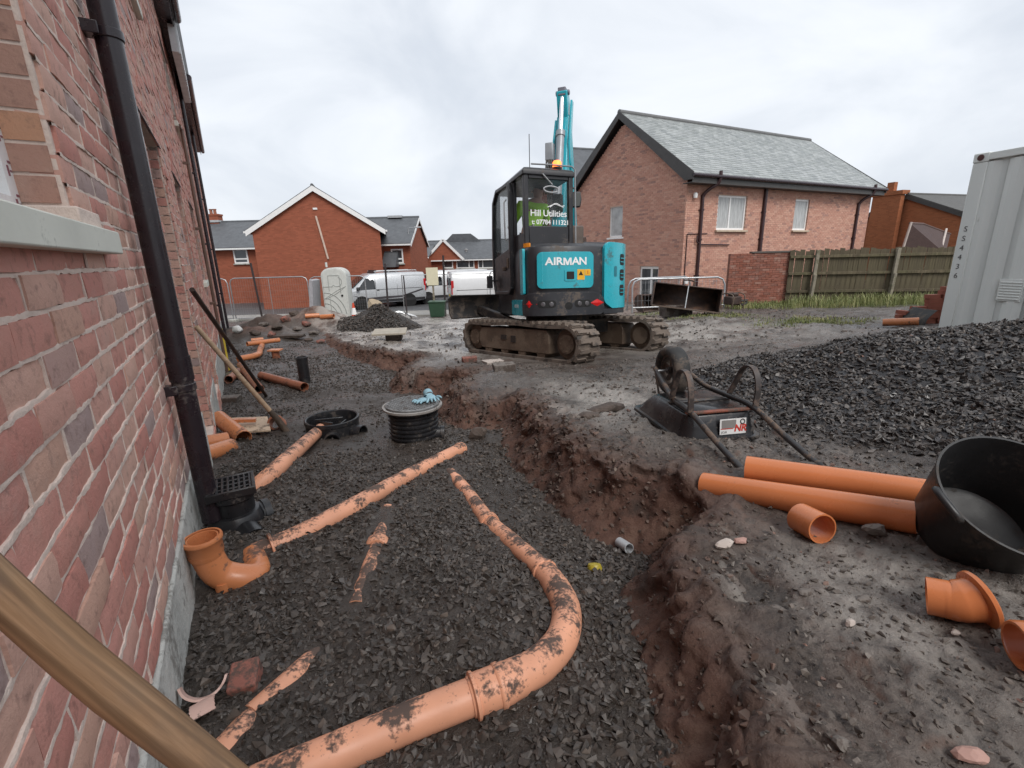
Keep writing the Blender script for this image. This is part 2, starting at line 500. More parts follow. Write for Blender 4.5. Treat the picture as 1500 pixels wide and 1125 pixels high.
# ================================================================== GROUND
def ground_material():
    m, N, L, B = nodes('muddy_ground')
    pos = geo(N).outputs['Position']
    def attr(n):
        a = N.new('ShaderNodeAttribute'); a.attribute_name = n; return a.outputs['Fac']
    bank, face, clay, grass, heap = attr('bank'), attr('face'), attr('clay'), attr('turf'), attr('heap')
    big = nnoise(N, L, pos, 1.3, 5, .6)
    mid = nnoise(N, L, pos, 6, 6, .62)
    fine = nnoise(N, L, pos, 42, 6, .68)
    vor = N.new('ShaderNodeTexVoronoi'); vor.inputs['Scale'].default_value = 38; L.new(pos, vor.inputs['Vector'])
    # gravel bed: dark fines between the stones
    g1 = nramp(N, L, fine, [(.3, (.026, .021, .018)), (.7, (.074, .060, .050))])
    g1 = nmix(N, L, nramp(N, L, big, [(.4, 0), (.65, .55)]), g1, (.055, .043, .036))
    # bank: brown mud and grey silt
    b1 = nramp(N, L, mid, [(.30, (.030, .023, .019)), (.52, (.086, .066, .054)), (.72, (.185, .153, .130))])
    b2 = nramp(N, L, big, [(.35, (.042, .031, .026)), (.62, (.20, .175, .156))])
    b = nmix(N, L, .5, b1, b2)
    b = nmix(N, L, nramp(N, L, fine, [(.36, .75), (.55, 0)]), b, (.020, .016, .015))
    b = nmix(N, L, nramp(N, L, nnoise(N, L, pos, 2.7, 5, .6), [(.58, 0), (.70, .55)]), b, (.10, .052, .038))
    # cut face: red-brown subsoil
    f1 = nramp(N, L, mid, [(.3, (.034, .021, .016)), (.5, (.098, .048, .034)), (.75, (.165, .10, .072))])
    b = nmix(N, L, nramp(N, L, face, [(.15, 0), (.75, .92)]), b, f1)
    # pale wet clay where the machine tracks
    cm = nmath(N, L, 'MULTIPLY', clay, nramp(N, L, nnoise(N, L, scale3(N, L, pos, (1, .55, 1)), 1.9, 7, .68), [(.40, 0), (.56, 1)]))
    b = nmix(N, L, cm, b, (.36, .33, .30))
    c = nmix(N, L, bank, g1, b)
    c = nmix(N, L, nmath(N, L, 'MULTIPLY', grass, nramp(N, L, fine, [(.35, .3), (.6, 1)])), c, (.075, .085, .028))
    c = nmix(N, L, heap, c, (.028, .027, .029))
    L.new(c, B.inputs['Base Color'])
    wet = nramp(N, L, nnoise(N, L, pos, 2.2, 6, .65), [(.42, .20), (.64, .66)])
    rg = nmix(N, L, cm, wet, (.22, .22, .22))
    rg = nmix(N, L, face, rg, (.9, .9, .9))
    L.new(rg, B.inputs['Roughness'])
    B.inputs['Specular IOR Level'].default_value = .42
    h = nmath(N, L, 'ADD', nmath(N, L, 'MULTIPLY', fine, 1.0), nmath(N, L, 'MULTIPLY', vor.outputs['Distance'], .5))
    nb = nbump(N, L, h, .7, .010)
    nb = nbump(N, L, nnoise(N, L, pos, 95, 6, .72), .9, .008, nb)
    L.new(nb, B.inputs['Normal'])
    return m

def build_ground():
    a1 = np.radians(np.concatenate([np.arange(-180, -64, 4.0), np.arange(-64, 64.01, .2), np.arange(66, 180, 4.0)]))
    r = [.25]
    while r[-1] < 26: r.append(r[-1] * 1.0068 + .0003)
    while r[-1] < 900: r.append(r[-1] * 1.12)
    r = np.array(r)
    A, RR = np.meshgrid(a1, r)
    X, Y = np.sin(A) * RR, np.cos(A) * RR
    Z, m, face, sd = terrain(X, Y, True)
    na, nr = len(a1), len(r)
    V = np.stack([X, Y, Z], -1).reshape(-1, 3)
    V = np.vstack([V, [[0, 0, H(0, 0)]]])
    j, i = np.meshgrid(np.arange(nr - 1), np.arange(na), indexing='ij')
    i2 = (i + 1) % na
    Q = np.stack([j * na + i, (j + 1) * na + i, (j + 1) * na + i2, j * na + i2], -1).reshape(-1, 4)[:, ::-1]
    tri = np.stack([np.full(na, len(V) - 1), np.arange(na), (np.arange(na) + 1) % na], -1)[:, ::-1]
    me = bpy.data.meshes.new('ground')
    me.vertices.add(len(V)); me.vertices.foreach_set('co', V.ravel())
    nl = Q.size + tri.size
    me.loops.add(nl); me.loops.foreach_set('vertex_index', np.concatenate([Q.ravel(), tri.ravel()]).astype(np.int32))
    nf = len(Q) + len(tri)
    me.polygons.add(nf)
    starts = np.concatenate([np.arange(len(Q)) * 4, Q.size + np.arange(len(tri)) * 3]).astype(np.int32)
    me.polygons.foreach_set('loop_start', starts)
    me.polygons.foreach_set('use_smooth', np.ones(nf, bool))
    me.update(calc_edges=True); me.validate()
    x, y = V[:, 0], V[:, 1]
    def att(n, a):
        at = me.attributes.new(n, 'FLOAT', 'POINT'); at.data.foreach_set('value', np.asarray(a, np.float32).ravel())
    pad = lambda a: np.append(a.ravel(), 0)
    # steepness of the built surface decides where bare subsoil shows
    mound = np.clip(1.2 * gauss(X, Y, -6.6, 15.3, 1.9, .9, .1) + 1.2 * gauss(X, Y, -7.2, 13.2, 1.1, .7, .1), 0, 1)
    gy, gx = np.gradient(Z)
    slope = np.abs(gx) / np.maximum(RR * np.gradient(a1)[None, :], 1e-3) + np.abs(gy) / np.gradient(r)[:, None]
    fc = np.clip(face * .7 + sstep(.55, 1.5, slope) * .8 * sstep(.05, .4, m), 0, 1) * (RR < 25)
    att('bank', pad(np.clip(m, 0, 1))); fc = np.clip(fc + .75 * mound, 0, 1); m = np.maximum(m, mound)
    att('face', pad(fc)); me.attributes['bank'].data.foreach_set('value', pad(np.clip(m, 0, 1)).astype(np.float32))
    cl = sstep(6.2, 8.5, Y) * (1 - sstep(20, 24, Y)) * sstep(-6, -3.2, X + .12 * Y) * (1 - sstep(2.5, 7, X)) + 1.0 * gauss(X, Y, .90, 1.02, .50, .42) + .8 * gauss(X, Y, .7, 3.6, .9, .9)
    att('clay', pad(np.clip(cl, 0, 1)))
    gr = gauss(X, Y, 6.1, 9.3, 1.0, .55, .1) + gauss(X, Y, 5.0, 11.5, .9, .6) + sstep(13.4, 14.6, Y + .15 * X - 1) * sstep(6, 7.5, X) * (1 - sstep(16.2, 17, Y))
    att('turf', pad(np.clip(gr, 0, 1)))
    att('heap', pad(np.clip(heap_h(X, Y) * 14, 0, 1)))
    me.materials.append(ground_material())
    o = bpy.data.objects.new('ground', me); COL.objects.link(o); o['kind'] = 'structure'
    return o
build_ground()

import mathutils.noise as mn
def build_bank():
    """the cut side of the trench as a finely broken face with a crumbling lip"""
    E = [Vector((a, b_, 0)) for a, b_ in EDGE if .3 < b_ < 14.0]
    E = crom([Vector((.33, .1, 0))] + E, 10)
    pts = [E[0]]; acc = 0
    for p, q in zip(E[:-1], E[1:]):
        L_ = (q - p).length; d = 0
        while True:
            st = .013 if q.y < 3 else (.02 if q.y < 6.5 else .035)
            if acc + (L_ - d) < st: acc += L_ - d; break
            d += st - acc; acc = 0; pts.append(p + (q - p) * (d / max(L_, 1e-6)))
    n = len(pts); P = np.array([[p.x, p.y] for p in pts]); tg = np.gradient(P, axis=0)
    k = np.hanning(13); k /= k.sum(); tg = np.stack([np.convolve(np.pad(tg[:, i], 6, 'edge'), k, 'valid') for i in (0, 1)], 1)
    tg /= np.linalg.norm(tg, axis=1)[:, None]; nr = np.stack([-tg[:, 1], tg[:, 0]], 1)          # towards the gravel
    Q = P + nr * .22; zl = terrain(Q[:, 0], Q[:, 1]) - .045
    Q = P - nr * .24; zt = terrain(Q[:, 0], Q[:, 1]) + .004
    zt = np.maximum(zt, zl + .08)
    rows = np.concatenate([np.linspace(0, 1, 22), 1 + np.linspace(.04, 1, 20)])
    V = np.zeros((len(rows), n, 3)); FA = np.zeros((len(rows), n)); s_ = np.arange(n) * .02
    und = .5 + .5 * vnoise(P[:, 0] * 2.1 + 5, P[:, 1] * 2.1, 203)
    for r, v in enumerate(rows):
        if v <= 1:
            o = -.07 + (np.interp(P[:, 1], [1.2, 2.0], [.15, .225]) + .05 * und) * (1 - v) ** 1.25 - .035 * und * np.sin(np.pi * min(v * 1.15, 1)) ; z = zl + (zt - .025 - zl) * v
            FA[r] = 1 - .35 * sstep(.8, 1.0, np.array(v))
        else:
            t = v - 1; o = -.07 - .40 * t
            q = P + nr * np.reshape(o, (-1, 1)) if np.ndim(o) else P + nr * o
            zz = np.maximum(terrain(P[:, 0] + nr[:, 0] * (o - .06 * (1 - t)), P[:, 1] + nr[:, 1] * (o - .06 * (1 - t))), zl)
            w_ = min(t * 3, 1); z = (zt - .025 + .03 * np.sin(min(t * 6, 1) * 1.57)) * (1 - w_) + (zz + .010 - .045 * t ** 2) * w_
            FA[r] = .62 * max(0, 1 - t * 1.5)
        xy = P + nr * np.reshape(o * np.ones(n), (-1, 1))
        V[r, :, :2] = xy; V[r, :, 2] = z
    for r, v in enumerate(rows):
        fade = min(v * 4, 1) * (1 if v <= 1.05 else max(0, 1 - (v - 1.05) * 1.25))
        for i in range(n):
            p = Vector(V[r, i]); a = mn.fractal(p * 3.2, 1.0, 2.1, 3); b_ = mn.voronoi(p * 5.5 + Vector((a, a, a)) * .3)[0]; b2 = mn.voronoi(p * 16)[0]; c = mn.fractal(p * 24, .9, 2.2, 3)
            bl = b_[1] - b_[0]; bl2 = b2[1] - b2[0]
            d = fade * (.045 * a + .075 * min(bl, .55) + .030 * min(bl2, .5) - .035 + .010 * c)
            V[r, i, 0] += nr[i, 0] * d; V[r, i, 1] += nr[i, 1] * d
            V[r, i, 2] += fade * (.010 * c + .016 * a + .028 * min(bl2, .5) - .008) * (.35 if v < 1 else 1)
    nv = len(rows); j, i = np.meshgrid(np.arange(nv - 1), np.arange(n - 1), indexing='ij')
    Fq = np.stack([j * n + i, j * n + i + 1, (j + 1) * n + i + 1, (j + 1) * n + i], -1).reshape(-1, 4)
    me = bpy.data.meshes.new('trench_bank'); me.from_pydata(V.reshape(-1, 3).tolist(), [], Fq.tolist())
    me.shade_smooth()
    for nm, a in (('bank', np.ones_like(FA)), ('face', FA), ('clay', FA * 0), ('turf', FA * 0), ('heap', FA * 0)):
        at = me.attributes.new(nm, 'FLOAT', 'POINT'); at.data.foreach_set('value', a.astype(np.float32).ravel())
    me.materials.append(bpy.data.materials['muddy_ground'])
    global BANKV; BANKV = V
    o = bpy.data.objects.new('trench_bank', me); COL.objects.link(o); o['kind'] = 'structure'
build_bank()

# ------------------------------------------------------------------ loose stones
def stone_templates(n, flat, pts=7, seed=3):
    rnd = random.Random(seed); out = []
    for _ in range(n):
        bm = bmesh.new()
        for _ in range(pts):
            v = Vector((rnd.gauss(0, 1), rnd.gauss(0, 1), rnd.gauss(0, 1))).normalized() * rnd.uniform(.8, 1.15)
            bm.verts.new((v.x * 1.12, v.y * .82, v.z * flat))
        bmesh.ops.convex_hull(bm, input=bm.verts)
        bmesh.ops.delete(bm, geom=[v for v in bm.verts if not v.link_faces], context='VERTS')
        bmesh.ops.triangulate(bm, faces=bm.faces)
        bm.verts.index_update()
        out.append((np.array([v.co[:] for v in bm.verts]), np.array([[v.index for v in f.verts] for f in bm.faces])))
        bm.free()
    return out

def stone_material(name, lo, hi, warm, rough=(.3, .7)):
    m, N, L, B = nodes(name)
    a = N.new('ShaderNodeAttribute'); a.attribute_name = 'tone'
    c = nramp(N, L, a.outputs['Fac'], [(0, lo), (.6, tuple((x + y) / 2 for x, y in zip(lo, hi))), (.93, hi), (1.0, warm)])
    pos = geo(N).outputs['Position']
    n = nnoise(N, L, pos, 55, 4, .6)
    c = nmix(N, L, nramp(N, L, n, [(.38, 0), (.7, .75)]), c, (.082, .064, .052))
    L.new(c, B.inputs['Base Color'])
    L.new(nramp(N, L, nnoise(N, L, pos, 11, 3), [(.3, rough[0]), (.7, rough[1])]), B.inputs['Roughness'])
    L.new(nbump(N, L, nnoise(N, L, pos, 260, 3), .3, .002), B.inputs['Normal'])
    return m

def scatter(name, P, size, mat_, label, cat, seed=1, flat=.5, sink=.25, tilt=.6, kind='stuff', normals=None):
    rg = np.random.default_rng(seed)
    tm = stone_templates(22, flat, 8, seed)
    n = len(P); which = rg.integers(0, len(tm), n)
    Vs, Fs, Ts = [], [], []; off = 0
    for k, (tv, tf) in enumerate(tm):
        ids = np.where(which == k)[0]
        if not len(ids): continue
        c = len(ids); s = size[ids] if hasattr(size, '__len__') else np.full(c, size)
        az = rg.uniform(0, 2 * PI, c); tx = rg.normal(0, tilt, c); ty = rg.normal(0, tilt, c)
        ca, sa = np.cos(az), np.sin(az); cx, sx = np.cos(tx), np.sin(tx); cy, sy = np.cos(ty), np.sin(ty)
        sc = s[:, None] * rg.uniform(.8, 1.25, (c, 3))
        v = tv[None] * sc[:, None, :]
        x, y, z = v[..., 0], v[..., 1], v[..., 2]
        x, y = x * ca[:, None] - y * sa[:, None], x * sa[:, None] + y * ca[:, None]
        y, z = y * cx[:, None] - z * sx[:, None], y * sx[:, None] + z * cx[:, None]
        x, z = x * cy[:, None] + z * sy[:, None], -x * sy[:, None] + z * cy[:, None]
        w = np.stack([x, y, z], -1) + P[ids][:, None, :]
        w[..., 2] += (s * flat * (1 - 2 * sink))[:, None] * rg.uniform(.2, 1.2, c)[:, None]
        Vs.append(w.reshape(-1, 3))
        Fs.append((tf[None] + (np.arange(c) * len(tv))[:, None, None] + off).reshape(-1, 3))
        Ts.append(np.repeat(rg.random(c), len(tv))); off += c * len(tv)
    V, F_, Tn = np.vstack(Vs), np.vstack(Fs).astype(np.int32), np.concatenate(Ts)
    me = bpy.data.meshes.new(name)
    me.vertices.add(len(V)); me.vertices.foreach_set('co', V.astype(np.float32).ravel())
    me.loops.add(F_.size); me.loops.foreach_set('vertex_index', F_.ravel())
    me.polygons.add(len(F_)); me.polygons.foreach_set('loop_start', np.arange(len(F_), dtype=np.int32) * 3)
    me.polygons.foreach_set('use_smooth', np.zeros(len(F_), bool))
    me.update(calc_edges=True)
    at = me.attributes.new('tone', 'FLOAT', 'POINT'); at.data.foreach_set('value', Tn.astype(np.float32))
    me.materials.append(mat_)
    o = bpy.data.objects.new(name, me); COL.objects.link(o)
    return tag(o, label, cat, None, kind)

SLATE = stone_material('slate_gravel', (.021, .018, .0165), (.080, .068, .060), (.13, .10, .080), (.36, .75))
SLATE_HEAP = stone_material('slate_gravel_clean', (.013, .0122, .0128), (.062, .056, .054), (.11, .095, .085), (.28, .6))
CRUMB = stone_material('mud_crumbs', (.045, .037, .032), (.18, .155, .135), (.24, .13, .10), (.5, .9))

# keep the stones off the pipes that lie half buried: filled in by the pipe builder
def wall_dist(x, y):                      # distance in front of the left wall
    return .29 - (x * NW.x + y * NW.y)
_d = ray(328, 382); PSI = math.atan2(-_d.x, _d.y)
DW = Vector((-math.sin(PSI), math.cos(PSI), 0)); NW = Vector((-math.cos(PSI), -math.sin(PSI), 0))

def sample_gravel():
    pts, sz = [], []
    for (y0, y1, dens, s0, s1) in ((.45, 2.0, 6000, .005, .020), (2.0, 3.6, 3400, .007, .020), (3.6, 6.5, 2100, .010, .021), (6.5, 12, 420, .014, .028)):
        x0, x1 = -1.15 * y1 - .3, .9
        n = int(dens * (x1 - x0) * (y1 - y0))
        x = RNG.uniform(x0, x1, n); y = RNG.uniform(y0, y1, n)
        ok = (wall_dist(x, y) > .012) & (edge_sd(x, y) < .02 + .05 * RNG.random(n)) & (np.abs(x) < y * 1.25 + .25)
        # dirtier places hold fewer loose stones
        dirtp = sstep(-.15, .45, fbm(x * 1.4, y * 1.4, 3, 101))
        ok &= RNG.random(n) > dirtp * .93
        x, y = x[ok], y[ok]
        z = terrain(x, y)
        pts.append(np.stack([x, y, z], -1)); k = RNG.random(len(x)); sz.append(s0 + (s1 - s0) * k ** 2.2)
    return np.vstack(pts), np.concatenate(sz)
PIPES = []                      # (points, radius) of pipes the loose stones are kept off

def sample_heap():
    pts, sz = [], []
    for (y0, y1, dens, s0, s1) in ((1.3, 2.6, 4000, .010, .022), (2.6, 5.5, 2300, .012, .026)):
        n = int(dens * 5.6 * (y1 - y0))
        x = RNG.uniform(1.2, 6.8, n); y = RNG.uniform(y0, y1, n)
        h = heap_h(x, y)
        ok = (h > .015 + .03 * RNG.random(n)) | ((RNG.random(n) < .10) & (heap_h(x * .93 + .29, y * .93 + .23) > .01))
        ok &= np.abs(x) < y * 1.45 + .6
        x, y = x[ok], y[ok]
        pts.append(np.stack([x, y, terrain(x, y)], -1)); k = RNG.random(len(x)); sz.append(s0 + (s1 - s0) * k ** 1.5)
    return np.vstack(pts), np.concatenate(sz)
hp, hs = sample_heap()
scatter('gravel_heap', hp, hs, SLATE_HEAP, 'large heap of black slate gravel between the upturned wheelbarrow and the container', 'gravel heap', 9, .42, .1, .6)

def sample_crumbs():
    pts, sz = [], []
    for (y0, y1, x0, x1, dens, s0, s1) in ((.5, 2.4, .2, 3.2, 3600, .002, .011), (2.4, 6.5, -1, 3.6, 420, .005, .022), (6.5, 14, -6, 8, 60, .01, .04)):
        n = int(dens * (x1 - x0) * (y1 - y0))
        x = RNG.uniform(x0, x1, n); y = RNG.uniform(y0, y1, n)
        cl = sstep(-.5, .5, fbm(x * 1.7, y * 1.7, 3, 111))
        ok = (edge_sd(x, y) > -.03) & (RNG.random(n) < .12 + .88 * cl) & (np.hypot(x - .95, y - 7.75) > 1.5)
        x, y = x[ok], y[ok]
        sde = edge_sd(x, y); ok = sde > .10; x, y, sde = x[ok], y[ok], sde[ok]
        pts.append(np.stack([x, y, terrain(x, y) + .012 * (sde < .36)], -1)); k = RNG.random(len(x)); sz.append(s0 + (s1 - s0) * k ** 3)
    return np.vstack(pts), np.concatenate(sz)
cp, cs = sample_crumbs()
scatter('soil_crumbs', cp, cs, CRUMB, 'loose crumbs of soil and chippings strewn over the muddy bank', 'soil crumbs', 13, .6, .2, .5)

# ------------------------------------------------------------------ road behind the fence
ASPHALT = pbr('asphalt', (.075, .076, .078), .55, var=.2, vscale=1.5, bump=.3, bscale=90)
KERB = pbr('kerb_stone', (.36, .35, .33), .75, var=.2, bump=.2)
def strip(name, y0, y1, z0, z1, x0, x1, m):
    b = MB(); b.bx(x0, x1, y0, y1, z0, z1); o = b.build(name, m); o['kind'] = 'structure'; return o
strip('road', 24.6, 33.0, -1.9, -1.52, -45, 3.5, ASPHALT)
strip('pavement', 22.9, 24.45, -1.9, -1.45, -45, 3.0, pbr('paving', (.30, .29, .27), .6, var=.25, vscale=1.2))
strip('kerb', 24.45, 24.6, -1.9, -1.43, -45, 3.0, KERB)

# ================================================================== BRICK BUILDING ON THE LEFT
def brick_material(name, stops, source):
    m, N, L, B = nodes(name)
    if source == 'object':
        f = N.new('ShaderNodeObjectInfo').outputs['Random']
    else:
        a = N.new('ShaderNodeAttribute'); a.attribute_name = 'tone'; f = a.outputs['Fac']
    c = nramp(N, L, f, stops, 'CONSTANT')
    pos = geo(N).outputs['Position']
    n = nnoise(N, L, pos, 16, 6, .65)
    c = nmix(N, L, nramp(N, L, n, [(.35, .0), (.75, .30)]), c, (.40, .27, .21))
    n2 = nnoise(N, L, pos, 34, 5, .65)
    c = nmix(N, L, nramp(N, L, n2, [(.30, .45), (.46, 0)]), c, (.13, .075, .065))
    n3 = nnoise(N, L, scale3(N, L, pos, (1, 1, 1)), 3.1, 6, .7)
    c = nmix(N, L, nramp(N, L, n3, [(.56, 0), (.78, .5)]), c, (.46, .39, .34))
    L.new(c, B.inputs['Base Color'])
    B.inputs['Roughness'].default_value = .78
    B.inputs['Specular IOR Level'].default_value = .3
    L.new(nbump(N, L, nnoise(N, L, pos, 120, 6, .65), .55, .004), B.inputs['Normal'])
    return m
LSTOPS = [(0, (.58, .275, .225)), (.2, (.63, .385, .31)), (.36, (.54, .235, .195)), (.50, (.61, .335, .275)), (.64, (.59, .355, .275)), (.74, (.62, .295, .245)), (.90, (.40, .295, .28)), (.97, (.48, .31, .275))]
BRICK_OBJ = brick_material('red_brick_single', LSTOPS, 'object')
BRICK_ATT = brick_material('red_brick_field', LSTOPS, 'attr')
MORTAR = pbr('mortar', (.68, .56, .49), .9, var=.16, vscale=9, bump=.7, bscale=70, bdist=.006)

def courses(L_, z0, z1, openings, span=None, bl=.215, bh=.065, j=.010, u_start=0.0, jv=None):
    """bricks (u0,u1,za,zb) of a stretcher-bond wall with openings (u0,u1,z0,z1)"""
    jv = j if jv is None else jv
    out = []; n = int(round((z1 - z0) / (bh + j)))
    for k in range(n):
        za = z0 + k * (bh + j); zb = za + bh; zm = (za + zb) / 2
        a0, a1 = (u_start, L_) if span is None else span(zm)
        if a1 - a0 < .05: continue
        cuts = sorted([(o[0], o[1]) for o in openings if o[2] - .02 < zm < o[3] + .02])
        segs = []; p = a0
        for c0, c1 in cuts:
            if c0 > p: segs.append((p, min(c0, a1)))
            p = max(p, c1)
        if p < a1: segs.append((p, a1))
        off = (bl + jv) * .5 * (k % 2)
        for s0, s1 in segs:
            i = math.floor((s0 - off) / (bl + jv))
            while True:
                u0 = i * (bl + jv) + off; u1 = u0 + bl
                if u0 >= s1: break
                c0, c1 = max(u0, s0), min(u1, s1)
                if c1 - c0 > .03: out.append((c0, c1, za, zb))
                i += 1
    return out

def field(name, bricks, m, parent, M, depth=.07, seed=1, jit=.002, y0=0.0, cham=0.0):
    """many bricks joined as one part, each its own box with a tone of its own"""
    rg = np.random.default_rng(seed); B_ = np.array(bricks); n = len(B_)
    jy = rg.normal(0, jit, n) + y0
    u0, u1, z0, z1 = B_.T
    P = [(u0, jy, z0), (u1, jy, z0), (u1, jy, z1), (u0, jy, z1), (u0, jy * 0 + depth, z0), (u1, jy * 0 + depth, z0), (u1, jy * 0 + depth, z1), (u0, jy * 0 + depth, z1)]
    V = np.stack([np.stack(p, -1) for p in P], 1) 
    V[:, :4, 1] += rg.normal(0, jit * .7, (n, 4)); V[:, :, 2] += rg.normal(0, jit * .5, (n, 1))
    V = V.reshape(-1, 3)
    F0 = np.array([(0, 1, 2, 3), (1, 0, 4, 5), (2, 1, 5, 6), (3, 2, 6, 7), (0, 3, 7, 4)])
    Fq = (F0[None] + (np.arange(n) * 8)[:, None, None]).reshape(-1, 4)
    me = bpy.data.meshes.new(name)
    me.from_pydata(V.tolist(), [], Fq.tolist())
    me.transform(M)
    at = me.attributes.new('tone', 'FLOAT', 'POINT'); at.data.foreach_set('value', np.repeat(rg.random(n), 8).astype(np.float32))
    me.materials.append(m)
    o = bpy.data.objects.new(name, me); COL.objects.link(o); o.parent = parent; o['kind'] = 'stuff'
    return o

def backing(mb, L0, L1, z0, z1, openings, y0, y1, M):
    us = sorted({L0, L1} | {o[i] for o in openings for i in (0, 1) if L0 < o[i] < L1})
    zs = sorted({z0, z1} | {o[i] for o in openings for i in (2, 3) if z0 < o[i] < z1})
    for a, b in zip(us[:-1], us[1:]):
        run = None
        for c, d in list(zip(zs[:-1], zs[1:])):
            um, zm = (a + b) / 2, (c + d) / 2
            if any(o[0] < um < o[1] and o[2] < zm < o[3] for o in openings):
                if run: mb.bx(a, b, y0, y1, run[0], run[1], M); run = None
            else:
                run = (run[0], d) if run else (c, d)
        if run: mb.bx(a, b, y0, y1, run[0], run[1], M)

def rbox(w, h, t, y, M, mb):      # rectangular ring (a frame) in the x-z plane
    for a in ((-w / 2, -w / 2 + t, 0, h), (w / 2 - t, w / 2, 0, h), (-w / 2 + t, w / 2 - t, 0, t), (-w / 2 + t, w / 2 - t, h - t, h)):
        mb.bx(a[0], a[1], y, y + .06, a[2], a[3], M)

CURTAIN = pbr('net_curtain', (.40, .41, .41), .10, var=.35, vscale=3, stretch=(9, 1, 1))
DARKGLASS = glass('window_glass', (.045, .05, .055), .05)
def window(parent, M, w, h, mull=(), trans=(), t=.06, pane=DARKGLASS, frame_m=WHITE_UPVC, sill=None, sill_m=CONCRETE, sill_over=.08):
    """window part with pane and sill as sub-parts; M maps x along the wall, y into it, z up from the sill"""
    b = MB(); rbox(w, h, t, 0, M, b)
    for u in mull: b.bx(u - t / 2, u + t / 2, .003, .057, t, h - t, M)
    for z in trans: b.bx(-w / 2 + t, w / 2 - t, .005, .055, z - t / 2, z + t / 2, M)
    f = b.build('window', frame_m, parent)
    g = MB(); g.bx(-w / 2 + t * .8, w / 2 - t * .8, .025, .04, t * .8, h - t * .8, M)
    g.build('pane', pane, f)
    if sill:
        s = MB(); s.bx(-w / 2 - sill_over, w / 2 + sill_over, -sill, .05, -.075, -.004, M); s.build('sill', sill_m, f, bevel=.006)
    return f

bld = thing('brick_building', 'new red brick building at the far left with black downpipe and white concrete window sill', 'building', NW * .29, PI / 2 + PSI)
S_END, Z_EAVE = 20.0, 4.78
LO = [(.25, 1.56, 1.295, 2.42), (3.70, 4.66, -.16, 2.05), (5.72, 6.62, -.22, 2.02), (8.0, 9.1, .95, 2.0), (10.4, 11.3, -.4, 2.0),
      (3.8, 5.0, 3.1, 4.2), (8.6, 9.8, 3.1, 4.2), (13.5, 14.6, 3.1, 4.2), (14, 15, -.4, 1.9)]
ident = Matrix.Identity(4)
mb = MB(); backing(mb, -2.5, S_END, -.9, Z_EAVE, LO, .0085, .25, ident)
wall_o = mb.build('wall', MORTAR, bld)
BK = dict(bl=.1925, bh=.0585, j=.0075, jv=.0050)
allb = courses(S_END, .27, Z_EAVE - .02, LO, u_start=-2.5, **BK)
# below the damp course the far stretch of wall carries brick down to the ground
allb += courses(S_END, -.63, .26, LO + [(-3, 1.9, -1, .4)], u_start=-2.5, **BK)
Wm = Matrix.Translation(NW * .29) @ Matrix.Rotation(PI / 2 + PSI, 4, 'Z')
def brick_px(b):
    P = Wm @ Vector(((b[0] + b[1]) / 2, 0, (b[2] + b[3]) / 2)); d = P - Vector((0, 0, CAMZ)); t = d.dot(_F)
    if t < .15: return -1
    x = CX + FPX * d.dot(_RT) / t; y = CY - FPX * d.dot(_UP) / t
    if not (-60 < x < 1560 and -60 < y < 1180): return -1
    # area on the picture: foreshortened length by height
    vd = d.normalized(); fs = abs(vd.dot(NW)); return (b[1] - b[0]) * (b[3] - b[2]) * fs / (t * t)
rank = sorted(range(len(allb)), key=lambda i: -brick_px(allb[i]))
top = set(rank[:300])
bvars = []
for k in range(7):
    rnd = random.Random(40 + k); b = MB(); nu, nz = 6, 3
    def P(i, j, y): return (i / nu - .5, y, j / nz - .5)
    V = []; Fq = []
    for j in range(nz + 1):
        for i in range(nu + 1):
            e = (i in (0, nu)) + (j in (0, nz))
            V.append(((i / nu - .5) * (1 + rnd.uniform(-.008, .004)), rnd.uniform(-.0015, .0015) + .0022 * min(e, 1) + .0015 * (e == 2), (j / nz - .5) * (1 + rnd.uniform(-.02, .02))))
    for j in range(nz):
        for i in range(nu): Fq.append((j * (nu + 1) + i, j * (nu + 1) + i + 1, (j + 1) * (nu + 1) + i + 1, (j + 1) * (nu + 1) + i))
    rim = [i for i in range(nu + 1)] + [(j * (nu + 1) + nu) for j in range(1, nz + 1)] + [nz * (nu + 1) + i for i in range(nu - 1, -1, -1)] + [j * (nu + 1) for j in range(nz - 1, 0, -1)]
    o0 = len(V); V += [(V[i][0], .06, V[i][2]) for i in rim]
    for a in range(len(rim)): Fq.append((rim[(a + 1) % len(rim)], rim[a], o0 + a, o0 + (a + 1) % len(rim)))
    b.add(V, Fq); me = b.mesh('brick', 50); me.materials.append(BRICK_OBJ); bvars.append(me)
rb = random.Random(5)
for i in rank[:300]:
    u0, u1, z0, z1 = allb[i]
    link_mesh('brick', rb.choice(bvars), wall_o, ((u0 + u1) / 2, rb.gauss(0, .002), (z0 + z1) / 2 + rb.gauss(0, .001)),
              (rb.gauss(0, .006), rb.gauss(0, .005), rb.gauss(0, .004)), (u1 - u0, 1, z1 - z0))
rest = [allb[i] for i in rank[300:]]
field('brickwork', rest, BRICK_ATT, wall_o, ident, .06, 3, .0022)
